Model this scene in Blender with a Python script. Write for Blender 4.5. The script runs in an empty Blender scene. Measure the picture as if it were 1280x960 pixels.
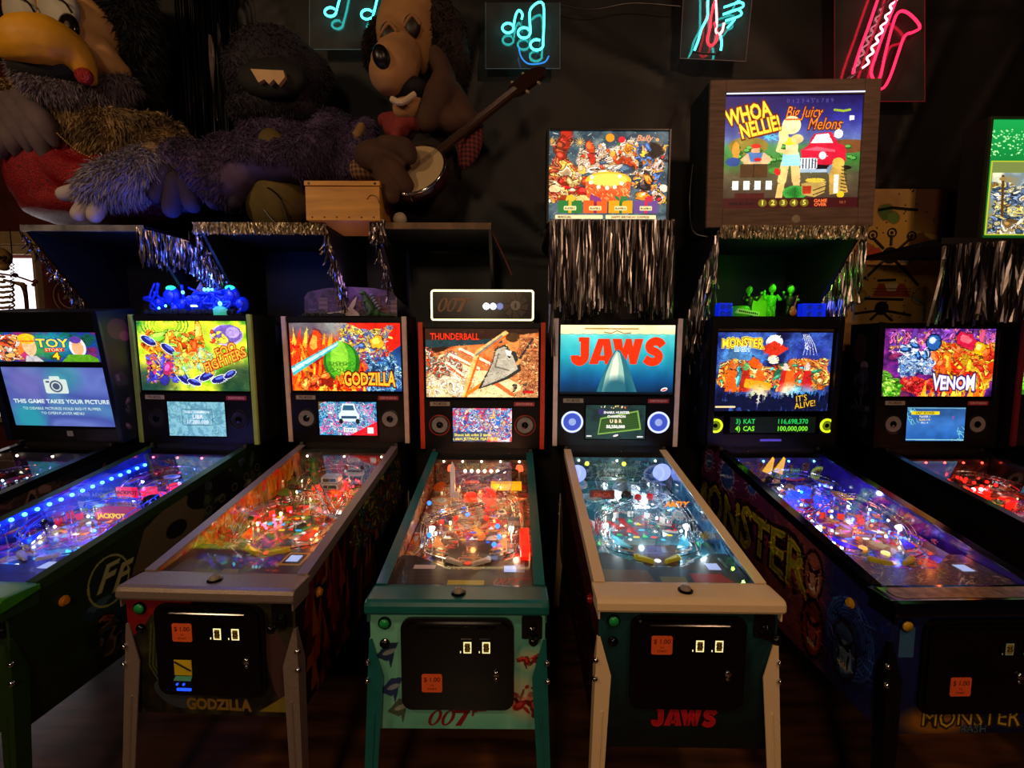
import bpy, bmesh, math, random
import numpy as np
from mathutils import Vector, Matrix
sin, cos, pi, R = math.sin, math.cos, math.pi, math.radians
SC = bpy.context.scene
COL = SC.collection

# ---------------------------------------------------------------- camera
F, PITCH, YAW, ROLL, EYE = 583.3, R(5.35), R(-0.03), R(0.20), 1.738
_fwd = Vector((0, cos(PITCH), -sin(PITCH))); _up = Vector((0, sin(PITCH), cos(PITCH))); _rt = Vector((1, 0, 0))
_r = _rt * cos(ROLL) + _up * sin(ROLL); _u = _up * cos(ROLL) - _rt * sin(ROLL)
cam_data = bpy.data.cameras.new('camera'); cam = bpy.data.objects.new('camera', cam_data); COL.objects.link(cam)
cam_data.sensor_width = 36.0; cam_data.lens = 36.0 * F / 1280; cam_data.clip_start = 0.02
cam.matrix_world = Matrix(((_r.x, _u.x, -_fwd.x, 0), (_r.y, _u.y, -_fwd.y, 0), (_r.z, _u.z, -_fwd.z, EYE), (0, 0, 0, 1)))
SC.camera = cam

def at(px, py, Y):
    'the point of the plane y = Y seen at a pixel of the photograph'
    d = _fwd + _r * ((px - 640) / F) - _u * ((py - 480) / F)
    t = Y / d.y
    return Vector((d.x * t, Y, EYE + d.z * t))

# ---------------------------------------------------------------- world, lights, exposure
SC.view_settings.view_transform = 'Standard'; SC.view_settings.look = 'None'
SC.view_settings.exposure = 0.0; SC.view_settings.gamma = 1.0; SC.view_settings.use_curve_mapping = False
wd = bpy.data.worlds.new('dim_room_air'); SC.world = wd; wd.use_nodes = True
wd.node_tree.nodes['Background'].inputs[0].default_value = (1.0, 0.62, 0.38, 1)
wd.node_tree.nodes['Background'].inputs[1].default_value = 0.006

def lamp(name, kind, loc, energy, color, size=0.02, rot=None, target=None, sy=None, spot=None):
    l = bpy.data.lights.new(name, kind); l.energy = energy; l.color = color
    if kind == 'AREA':
        l.size = size
        if sy: l.shape = 'RECTANGLE'; l.size_y = sy
    else:
        l.shadow_soft_size = size
    if spot: l.spot_size = spot; l.spot_blend = 0.6
    o = bpy.data.objects.new(name, l); COL.objects.link(o); o.location = loc
    if target is not None:
        o.rotation_euler = (Vector(target) - Vector(loc)).to_track_quat('-Z', 'Y').to_euler()
    return o
# the warm lamps of the room behind and above the camera
lamp('room_lamp', 'AREA', (-0.6, -2.4, 3.0), 30.0, (1.0, 0.68, 0.42), 0.5, target=(0.0, 1.4, 1.0))
lamp('room_lamp', 'AREA', (-3.0, -0.2, 3.6), 30.0, (1.0, 0.66, 0.36), 0.35, target=(-1.6, 2.6, 2.9))
lamp('room_lamp', 'AREA', (1.95, -0.5, 4.1), 26.0, (1.0, 0.55, 0.32), 0.28, target=(1.7, 2.6, 2.0))

# ---------------------------------------------------------------- materials
def hexc(h):
    h = h.lstrip('#'); return tuple(int(h[i:i+2], 16) / 255 for i in (0, 2, 4))
def lin(c):
    if isinstance(c, str): c = hexc(c)
    return tuple((x / 12.92 if x <= 0.04045 else ((x + 0.055) / 1.055) ** 2.4) for x in c[:3]) + (1.0,)
MATS = {}
def pm(name, color, rough=0.5, metal=0.0, var=0.18, scale=14.0, bump=0.0, emit=None, es=0.0, color2=None, coat=0.0, alpha=None, stretch=None, trans=0.0, sheen=0.0):
    'a procedural material: noise moves the colour, roughness and relief'
    if name in MATS: return MATS[name]
    m = bpy.data.materials.new(name); m.use_nodes = True; nt = m.node_tree; b = nt.nodes['Principled BSDF']
    tc = nt.nodes.new('ShaderNodeTexCoord'); nz = nt.nodes.new('ShaderNodeTexNoise'); nz.inputs['Scale'].default_value = scale; nz.inputs['Detail'].default_value = 5
    src = tc.outputs['Object']
    if stretch:
        mp = nt.nodes.new('ShaderNodeMapping'); mp.inputs['Scale'].default_value = stretch; nt.links.new(src, mp.inputs[0]); src = mp.outputs[0]
    nt.links.new(src, nz.inputs['Vector'])
    mx = nt.nodes.new('ShaderNodeMix'); mx.data_type = 'RGBA'
    c = lin(color); c2 = lin(color2) if color2 else tuple(x * (1 - var) for x in c[:3]) + (1,)
    mx.inputs[6].default_value = c; mx.inputs[7].default_value = c2
    rp = nt.nodes.new('ShaderNodeMapRange'); rp.inputs[1].default_value = 0.35; rp.inputs[2].default_value = 0.65
    nt.links.new(nz.outputs['Fac'], rp.inputs[0]); nt.links.new(rp.outputs[0], mx.inputs[0]); nt.links.new(mx.outputs[2], b.inputs['Base Color'])
    b.inputs['Roughness'].default_value = rough; b.inputs['Metallic'].default_value = metal
    if coat: b.inputs['Coat Weight'].default_value = coat; b.inputs['Coat Roughness'].default_value = 0.12
    if trans: b.inputs['Transmission Weight'].default_value = trans
    if sheen: b.inputs['Sheen Weight'].default_value = sheen
    if alpha is not None: b.inputs['Alpha'].default_value = alpha
    if emit: b.inputs['Emission Color'].default_value = lin(emit); b.inputs['Emission Strength'].default_value = es
    if bump:
        bp = nt.nodes.new('ShaderNodeBump'); bp.inputs['Strength'].default_value = bump; bp.inputs['Distance'].default_value = 0.01
        nt.links.new(nz.outputs['Fac'], bp.inputs['Height']); nt.links.new(bp.outputs[0], b.inputs['Normal'])
    MATS[name] = m; return m
def glow(color, s, name=None):
    if not isinstance(color, str): color = '%02x%02x%02x' % tuple(int(round(255*x)) for x in color)
    return pm(name or 'glow_%s_%g' % (color, s), '101010', 0.3, emit=color, es=s)
def glass_mat(name, tint=(1, 1, 1), rough=0.0, base=0.0, haze=0.0, ior=1.45):
    'thin clear pane: lets light straight through, mirrors by Fresnel'
    if name in MATS: return MATS[name]
    m = bpy.data.materials.new(name); m.use_nodes = True; nt = m.node_tree; nt.nodes.clear()
    out = nt.nodes.new('ShaderNodeOutputMaterial'); tr = nt.nodes.new('ShaderNodeBsdfTransparent'); tr.inputs[0].default_value = (*tint, 1)
    gl = nt.nodes.new('ShaderNodeBsdfGlossy'); gl.inputs['Roughness'].default_value = rough
    lw = nt.nodes.new('ShaderNodeLayerWeight'); lw.inputs[0].default_value = 0.5
    pw = nt.nodes.new('ShaderNodeMath'); pw.operation = 'POWER'; pw.inputs[1].default_value = 5; nt.links.new(lw.outputs['Facing'], pw.inputs[0])
    fr = nt.nodes.new('ShaderNodeMath'); fr.operation = 'MULTIPLY_ADD'; fr.inputs[1].default_value = 0.96; fr.inputs[2].default_value = ((ior-1)/(ior+1))**2; nt.links.new(pw.outputs[0], fr.inputs[0])
    nz = nt.nodes.new('ShaderNodeTexNoise'); nz.inputs['Scale'].default_value = 4
    ad = nt.nodes.new('ShaderNodeMath'); ad.operation = 'ADD'; ad.use_clamp = True; ad.inputs[1].default_value = base
    mx = nt.nodes.new('ShaderNodeMixShader'); nt.links.new(fr.outputs[0], ad.inputs[0]); nt.links.new(ad.outputs[0], mx.inputs[0])
    if haze:  # grey diffuse veil mixed in for the hazy look of a pane
        df = nt.nodes.new('ShaderNodeBsdfDiffuse'); df.inputs[0].default_value = (.5, .5, .5, 1)
        m2 = nt.nodes.new('ShaderNodeMixShader'); ml = nt.nodes.new('ShaderNodeMath'); ml.operation = 'MULTIPLY'; ml.inputs[1].default_value = haze
        nt.links.new(nz.outputs['Fac'], ml.inputs[0]); nt.links.new(ml.outputs[0], m2.inputs[0])
        nt.links.new(tr.outputs[0], m2.inputs[1]); nt.links.new(df.outputs[0], m2.inputs[2]); nt.links.new(m2.outputs[0], mx.inputs[1])
    else: nt.links.new(tr.outputs[0], mx.inputs[1])
    nt.links.new(gl.outputs[0], mx.inputs[2]); nt.links.new(mx.outputs[0], out.inputs[0])
    MATS[name] = m; return m
def art_mat(name, img, es=0.0, rough=0.35, base=1.0, coat=0.0):
    'flat print: an image painted by this script; es > 0 when it is lit from behind'
    m = bpy.data.materials.new(name); m.use_nodes = True; nt = m.node_tree; b = nt.nodes['Principled BSDF']
    t = nt.nodes.new('ShaderNodeTexImage'); t.image = img; t.extension = 'EXTEND'
    uv = nt.nodes.new('ShaderNodeUVMap'); uv.uv_map = 'UVMap'; nt.links.new(uv.outputs[0], t.inputs[0])
    nz = nt.nodes.new('ShaderNodeTexNoise'); nz.inputs['Scale'].default_value = 60
    mr = nt.nodes.new('ShaderNodeMapRange'); mr.inputs[3].default_value = rough; mr.inputs[4].default_value = min(1, rough + .15)
    nt.links.new(nz.outputs['Fac'], mr.inputs[0]); nt.links.new(mr.outputs[0], b.inputs['Roughness'])
    mx = nt.nodes.new('ShaderNodeMix'); mx.data_type = 'RGBA'; mx.blend_type = 'MULTIPLY'; mx.inputs[0].default_value = 1; mx.inputs[7].default_value = (base, base, base, 1)
    nt.links.new(t.outputs[0], mx.inputs[6]); nt.links.new(mx.outputs[2], b.inputs['Base Color'])
    if coat: b.inputs['Coat Weight'].default_value = coat
    if es: nt.links.new(t.outputs[0], b.inputs['Emission Color']); b.inputs['Emission Strength'].default_value = es
    return m

# ---------------------------------------------------------------- mesh builder
class MB:
    def __init__(s): s.v = []; s.f = []; s.uv = []; s.mi = []; s.sm = []; s.m = 0; s.smooth = False; s.anyuv = False
    def add(s, vs, fs, uvs=None):
        n = len(s.v); s.v += [tuple(v) for v in vs]
        for k, f in enumerate(fs):
            s.f.append([n + i for i in f]); s.mi.append(s.m); s.sm.append(s.smooth)
            s.uv.append(uvs[k] if uvs else None)
            if uvs: s.anyuv = True
        return s
    def box(s, x0, x1, y0, y1, z0, z1, M=None, bev=0):
        if bev:
            b = bev; vs = []; pts = []
            xs = (x0, x1); ys = (y0, y1); zs = (z0, z1)
            bm = bmesh.new(); bmesh.ops.create_cube(bm, size=1)
            for v in bm.verts:
                v.co = ((x0+x1)/2 + v.co.x*(x1-x0), (y0+y1)/2 + v.co.y*(y1-y0), (z0+z1)/2 + v.co.z*(z1-z0))
            bmesh.ops.bevel(bm, geom=bm.edges[:], offset=b, segments=2, affect='EDGES', profile=0.6)
            return s.frombm(bm, M)
        vs = [Vector((x, y, z)) for z in (z0, z1) for y in (y0, y1) for x in (x0, x1)]
        if M: vs = [M @ v for v in vs]
        return s.add(vs, [(0,2,3,1),(4,5,7,6),(0,1,5,4),(2,6,7,3),(0,4,6,2),(1,3,7,5)])
    def frombm(s, bm, M=None):
        bm.verts.index_update(); vs = [(M @ v.co) if M else v.co.copy() for v in bm.verts]
        fs = [[v.index for v in f.verts] for f in bm.faces]; bm.free(); return s.add(vs, fs)
    def quad(s, p, uv=((0,0),(1,0),(1,1),(0,1))):
        return s.add(p, [(0,1,2,3)], [uv])
    def prism(s, pts, a, b, axis='y', M=None):
        'polygon pts (2-D) pushed from a to b along an axis'
        def q(p, t):
            v = Vector((p[0], t, p[1])) if axis == 'y' else Vector((p[0], p[1], t)) if axis == 'z' else Vector((t, p[0], p[1]))
            return M @ v if M else v
        n = len(pts); vs = [q(p, a) for p in pts] + [q(p, b) for p in pts]
        fs = [list(range(n))[::-1], list(range(n, 2*n))] + [(i, (i+1) % n, n+(i+1) % n, n+i) for i in range(n)]
        return s.add(vs, fs)
    def cyl(s, c, r, h, n=16, r2=None, axis='z', cap=True, M=None):
        r2 = r if r2 is None else r2; vs = []
        for k, (rr, t) in enumerate(((r, 0), (r2, h))):
            for i in range(n):
                a = 2*pi*i/n; p = (rr*cos(a), rr*sin(a), t)
                if axis == 'y': p = (p[0], p[2], p[1])
                if axis == 'x': p = (p[2], p[0], p[1])
                v = Vector(c) + Vector(p); vs.append(M @ v if M else v)
        fs = [(i, (i+1) % n, n+(i+1) % n, n+i) for i in range(n)]
        if cap: fs += [list(range(n))[::-1], list(range(n, 2*n))]
        return s.add(vs, fs)
    def lathe(s, c, prof, n=20, axis='z', M=None, cap=True):
        vs = []; m = len(prof)
        for r, t in prof:
            for i in range(n):
                a = 2*pi*i/n; p = (r*cos(a), r*sin(a), t)
                if axis == 'y': p = (p[0], p[2], p[1])
                if axis == 'x': p = (p[2], p[0], p[1])
                v = Vector(c) + Vector(p); vs.append(M @ v if M else v)
        fs = [(k*n+i, k*n+(i+1) % n, (k+1)*n+(i+1) % n, (k+1)*n+i) for k in range(m-1) for i in range(n)]
        if cap and prof[0][0] > 1e-6: fs.append(list(range(n))[::-1])
        if cap and prof[-1][0] > 1e-6: fs.append([(m-1)*n+i for i in range(n)])
        return s.add(vs, fs)
    def ball(s, c, r, n=12, sc=(1,1,1), M=None):
        m = max(5, n//2); vs = []; 
        for j in range(1, m):
            t = pi*j/m
            for i in range(n):
                a = 2*pi*i/n; vs.append(Vector((c[0]+r*sc[0]*sin(t)*cos(a), c[1]+r*sc[1]*sin(t)*sin(a), c[2]+r*sc[2]*cos(t))))
        vs += [Vector((c[0], c[1], c[2]+r*sc[2])), Vector((c[0], c[1], c[2]-r*sc[2]))]
        if M: vs = [M @ v for v in vs]
        T = len(vs)-2
        fs = [(j*n+i, (j+1)*n+i, (j+1)*n+(i+1) % n, j*n+(i+1) % n) for j in range(m-2) for i in range(n)]
        fs += [(T, i, (i+1) % n) for i in range(n)] + [(T+1, (m-2)*n+(i+1) % n, (m-2)*n+i) for i in range(n)]
        return s.add(vs, fs)
    def tube(s, path, r, n=8, closed=False, M=None):
        P = [Vector(p) for p in path]; m = len(P); rs = r if isinstance(r, (list, tuple)) else [r]*m
        vs = []; nrm = None
        for k in range(m):
            t = (P[(k+1) % m if closed else min(k+1, m-1)] - P[(k-1) % m if closed else max(k-1, 0)])
            t = t.normalized() if t.length > 1e-9 else Vector((0,0,1))
            if nrm is None:
                nrm = t.orthogonal().normalized()
            nrm = (nrm - t*nrm.dot(t)); nrm = nrm.normalized() if nrm.length > 1e-6 else t.orthogonal().normalized()
            bn = t.cross(nrm)
            for i in range(n):
                a = 2*pi*i/n; v = P[k] + (nrm*cos(a) + bn*sin(a))*rs[k]; vs.append(M @ v if M else v)
        fs = [(k*n+i, k*n+(i+1) % n, (k+1)*n+(i+1) % n, (k+1)*n+i) for k in range(m-1) for i in range(n)]
        if closed: fs += [((m-1)*n+i, (m-1)*n+(i+1) % n, (i+1) % n, i) for i in range(n)]
        else: fs += [list(range(n))[::-1], [(m-1)*n+i for i in range(n)]]
        return s.add(vs, fs)
    def build(s, name, mats, parent=None, loc=None):
        me = bpy.data.meshes.new(name); me.from_pydata(s.v, [], s.f)
        if not isinstance(mats, (list, tuple)): mats = [mats]
        for m in mats: me.materials.append(m)
        me.polygons.foreach_set('material_index', s.mi); me.polygons.foreach_set('use_smooth', s.sm)
        if s.anyuv:
            ul = me.uv_layers.new(name='UVMap'); k = 0
            for f, u in zip(s.f, s.uv):
                for j in range(len(f)):
                    if u: ul.data[k].uv = u[j]
                    k += 1
        o = bpy.data.objects.new(name, me); COL.objects.link(o)
        if parent: o.parent = parent
        if loc is not None: o.location = loc
        return o
    def sh(s, on=True): s.smooth = on; return s
    def mt(s, i): s.m = i; return s
def smoothpath(pts, n=6, closed=False):
    'Catmull-Rom through the points'
    P = [Vector(p) for p in pts]; m = len(P); out = []
    for k in range(m if closed else m-1):
        p0 = P[(k-1) % m] if closed or k > 0 else P[0]; p1 = P[k]; p2 = P[(k+1) % m]; p3 = P[(k+2) % m] if closed or k+2 < m else P[-1]
        for i in range(n):
            t = i/n; out.append(0.5*((2*p1)+(p2-p0)*t+(2*p0-5*p1+4*p2-p3)*t*t+(3*p1-p0-3*p2+p3)*t**3))
    if not closed: out.append(P[-1])
    return out
def rrect(x0, x1, y0, y1, r, n=5):
    o = []
    for cx, cy, a0 in ((x1-r, y1-r, 0), (x0+r, y1-r, 90), (x0+r, y0+r, 180), (x1-r, y0+r, 270)):
        for i in range(n+1):
            a = R(a0+90*i/n); o.append((cx+r*cos(a), cy+r*sin(a)))
    return o
def tag(o, label=None, cat=None, group=None, kind=None):
    if label: o['label'] = label
    if cat: o['category'] = cat
    if group: o['group'] = group
    if kind: o['kind'] = kind
    return o
def empty(name, loc, rz=0, label=None, cat=None, group=None):
    o = bpy.data.objects.new(name, None); COL.objects.link(o); o.location = loc; o.rotation_euler = (0, 0, rz); o.empty_display_size = .1
    return tag(o, label, cat, group)

# ---------------------------------------------------------------- lettering
_tc = {}
def tgeo(s, bold=0.0, shear=0.0, res=3, space=1.0):
    k = (s, bold, shear, res, space)
    if k in _tc: return _tc[k]
    cu = bpy.data.curves.new('text_outline', 'FONT'); cu.body = s; cu.size = 1; cu.offset = bold; cu.shear = shear; cu.space_character = space
    cu.align_x = 'CENTER'; cu.align_y = 'CENTER'; cu.resolution_u = res; cu.fill_mode = 'FRONT'
    ob = bpy.data.objects.new('text_outline', cu); me = bpy.data.meshes.new_from_object(ob)
    v = [(a.co.x, a.co.y) for a in me.vertices]; f = [list(p.vertices) for p in me.polygons]
    bpy.data.objects.remove(ob); bpy.data.meshes.remove(me); bpy.data.curves.remove(cu)
    _tc[k] = (v, f); return _tc[k]
FRONT = (Vector((1,0,0)), Vector((0,0,1)), Vector((0,-1,0)))    # right, up, towards the viewer
def words(mb, s, O, size, frame=FRONT, bold=0.0, shear=0.0, warp=None, wx=1.0, lift=0.0, space=1.0, rot=0):
    'adds flat letters to a builder; O is the centre of the line'
    v, f = tgeo(s, bold, shear, space=space); r, u, n = frame; O = Vector(O); c, sn = cos(rot), sin(rot)
    if not v: return mb
    xs = [a[0] for a in v]; half = max(1e-3, (max(xs)-min(xs))/2); out = []
    for x, y in v:
        if warp: x, y = warp(x/half, y, half)
        x, y = x*wx*size, y*size
        x, y = x*c-y*sn, x*sn+y*c
        out.append(O + r*x + u*y + n*lift)
    return mb.add(out, f)
def lettering(parent, items, mats, name='lettering'):
    'items: list of (material index, words() arguments)'
    mb = MB()
    for mi, a, kw in items:
        mb.mt(mi); words(mb, *a, **kw)
    return mb.build(name, mats, parent)
def poly_letters(mb, polys, O, size, frame=FRONT, lift=0.0):
    r, u, n = frame; O = Vector(O)
    for p in polys:
        mb.add([O + r*x*size + u*y*size + n*lift for x, y in p], [list(range(len(p)))])
    return mb
def oval_ring(cx, cy, rx, ry, w, slant, n=24):
    q = []
    for i in range(n):
        a, b = 2*pi*i/n, 2*pi*(i+1)/n
        f = lambda t, k: (cx + (rx-k*w)*cos(t) + slant*((ry-k*w*0.55)*sin(t)), cy + (ry-k*w*0.55)*sin(t))
        q.append([f(a, 0), f(b, 0), f(b, 1), f(a, 1)])
    return q
SPY = (oval_ring(-.85, 0, .31, .5, .17, .35) + oval_ring(-.2, 0, .31, .5, .17, .35) +
       [[(.06, .30), (.14, .5), (.92, .5), (.86, .30)], [(.60, .32), (.91, .46), (.44, -.5), (.14, -.5)],
        [(.98, .34), (1.00, .5), (1.28, .5), (1.26, .36)], [(1.28, .41), (1.28, .48), (1.72, .47), (1.72, .42)], [(1.02, .36), (1.12, .36), (1.06, .12), (.95, .12)]])

def ribbon(path, w, n=5):
    P = smoothpath([(x, y, 0) for x, y in path], n); a, b = [], []
    for k, p in enumerate(P):
        t = (P[min(k+1, len(P)-1)] - P[max(k-1, 0)]).normalized(); q = Vector((-t.y, t.x, 0))*w/2; a.append(((p+q).x, (p+q).y)); b.append(((p-q).x, (p-q).y))
    return [[a[k], a[k+1], b[k+1], b[k]] for k in range(len(P)-1)]
def _fish():
    o = lambda L, dx, sy=1: [[(x+dx, (y-.5)*sy) for x, y in p] for p in L]
    J = [[(.27,1),(.68,1),(.68,.5),(.34,.5),(.34,.84),(.27,.84)]] + ribbon([(.51,.52),(.50,.28),(.33,.15),(.15,.22),(.13,.36)], .33)
    A = [[(0,0),(.36,0),(.60,1),(.34,1)], [(.52,1),(.80,1),(1.0,0),(.62,0)], [(.3,.13),(.72,.13),(.68,.34),(.38,.34)]]
    W = [[(-.06,1),(.30,1),(.48,0),(.18,0)], [(.22,0),(.48,0),(.68,1),(.46,1)], [(.46,1),(.68,1),(.90,0),(.64,0)], [(.64,0),(.90,0),(1.14,1),(.80,1)]]
    S = ribbon([(.74,.70),(.62,.83),(.40,.86),(.22,.74),(.26,.58),(.50,.47),(.62,.34),(.52,.18),(.28,.14),(.06,.26)], .30)
    return [[(x-1.80, y) for x, y in p] for p in o(J, 0, 1.12)+o(A, .68)+o(W, 1.64)+o(S, 2.80, 1.12)]
BIGFISH = _fish()
# ---------------------------------------------------------------- the room
def struct(name, mb, m, parent=None):
    o = mb.build(name, m, parent)
    if parent is None: o['kind'] = 'structure'
    return o
FLOORM = pm('worn_brown_floor', '6e4226', .38, var=.6, scale=2.2, bump=.15, color2='3a2216', stretch=(1, 6, 1))
struct('floor', MB().box(-7, 6, -4.5, 6, -.06, 0), FLOORM)
struct('wall_back', MB().box(-2.72, 6, 3.16, 3.24, 0, 4.4), pm('black_wall', '0c090a', .7, var=.4))
struct('wall_rear', MB().box(-7, -2.6, 4.80, 4.88, 0, 4.4), pm('brick_red_paint', '6a2a24', .6, var=.4, scale=5, bump=.2))
struct('wall_left', MB().box(-7.08, -7, -4.5, 4.88, 0, 4.4), pm('dark_red_wall', '1c0f0c', .7))
struct('wall_right', MB().box(6, 6.08, -4.5, 3.24, 0, 4.4), pm('dark_wall', '120d0c', .7))
struct('ceiling', MB().box(-7, 6, -4.5, 6, 4.4, 4.46), pm('dark_ceiling', '120d0b', .8))
# the far window, over-bright with daylight
a_, b_ = at(-95, 322, 4.79), at(60, 480, 4.79)
wx0, wx1, wz1 = a_.x, b_.x, a_.z
wf = MB(); y0, y1 = 4.74, 4.80; zb_ = .95
wroot = MB(); wroot.box(wx0-.06, wx1+.03, y0, y1, wz1+.03, wz1+.13); wroot.box(wx0-.06, wx0, y0, y1, zb_, wz1+.03); wroot.box(wx1, wx1+.03, y0, y1, zb_, wz1+.03); wroot.box(wx0-.08, wx1+.05, y0-.05, y1, zb_-.06, zb_)
win = struct('window_1', wroot, pm('window_paint', 'c8b090', .5)); 
for k in range(2):
    for j in range(2):
        xa = wx0+(wx1-wx0)*k/2; xb = wx0+(wx1-wx0)*(k+1)/2; za = zb_+(wz1-zb_)*j/2; zc = zb_+(wz1-zb_)*(j+1)/2
        MB().box(xa+.008, xb-.008, 4.765, 4.775, za+.008, zc-.008).build('pane', glow('fff2f6', 2.0, 'daylit_pane'), win)
MB().box(wx0, wx1, 4.755, 4.785, (zb_+wz1)/2-.01, (zb_+wz1)/2+.01).build('glazing_bar', pm('window_paint2', 'c8b090', .5), win)
MB().box((wx0+wx1)/2-.01, (wx0+wx1)/2+.01, 4.755, 4.785, zb_, wz1).build('glazing_bar', pm('window_paint2', 'c8b090', .5), win)
MB().box(wx0-.1, wx1+.08, 4.70, 4.76, wz1+.12, wz1+.24).build('lintel', pm('cream_beam', 'c0a070', .6), win)
# black plastic sheeting gathered over the back wall
def sheet():
    nx, nz = 260, 130; X = np.linspace(-2.75, 5.9, nx); Z = np.linspace(.02, 4.38, nz); XX, ZZ = np.meshgrid(X, Z); D = np.zeros_like(XX); r = np.random.default_rng(5)
    pins = [at(852, 112, 3.1), at(612, 20, 3.1), at(1290, 20, 3.1), at(1112, 215, 3.1), at(330, -20, 3.1), at(720, 330, 3.1)]
    for p in pins:
        dx, dz = XX-p.x, ZZ-p.z; rr = np.hypot(dx, dz)+1e-3; an = np.arctan2(dz, dx)
        k = np.zeros_like(an)
        for m in range(7): k += np.exp(-((np.angle(np.exp(1j*(an-r.random()*2*pi))))/(.035+.06*r.random()))**2)*(.6+.8*r.random())
        D += k*.022*np.exp(-rr/1.1)*np.clip(rr/.12, 0, 1)
    for m in range(26):
        a = r.random()*pi; ph = r.random()*6; w = 1.2+3*r.random(); D += .004*np.sin((XX*cos(a)*w*2+ZZ*sin(a)*w*1.2+ph)+1.5*np.sin(XX*1.7+ZZ*.9+m))
    vs = [(x, 3.14-.03-d, z) for x, z, d in zip(XX.ravel(), ZZ.ravel(), np.clip(D, -.02, .10).ravel())]
    fs = [(j*nx+i, j*nx+i+1, (j+1)*nx+i+1, (j+1)*nx+i) for j in range(nz-1) for i in range(nx-1)]
    mb = MB().sh(); mb.add(vs, fs); o = mb.build('plastic_sheeting', pm('black_polythene', '090505', .55, var=.3, scale=3, bump=.15))
    tag(o, 'black plastic sheeting gathered in creases across the whole back wall', 'sheeting')
sheet()
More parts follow.
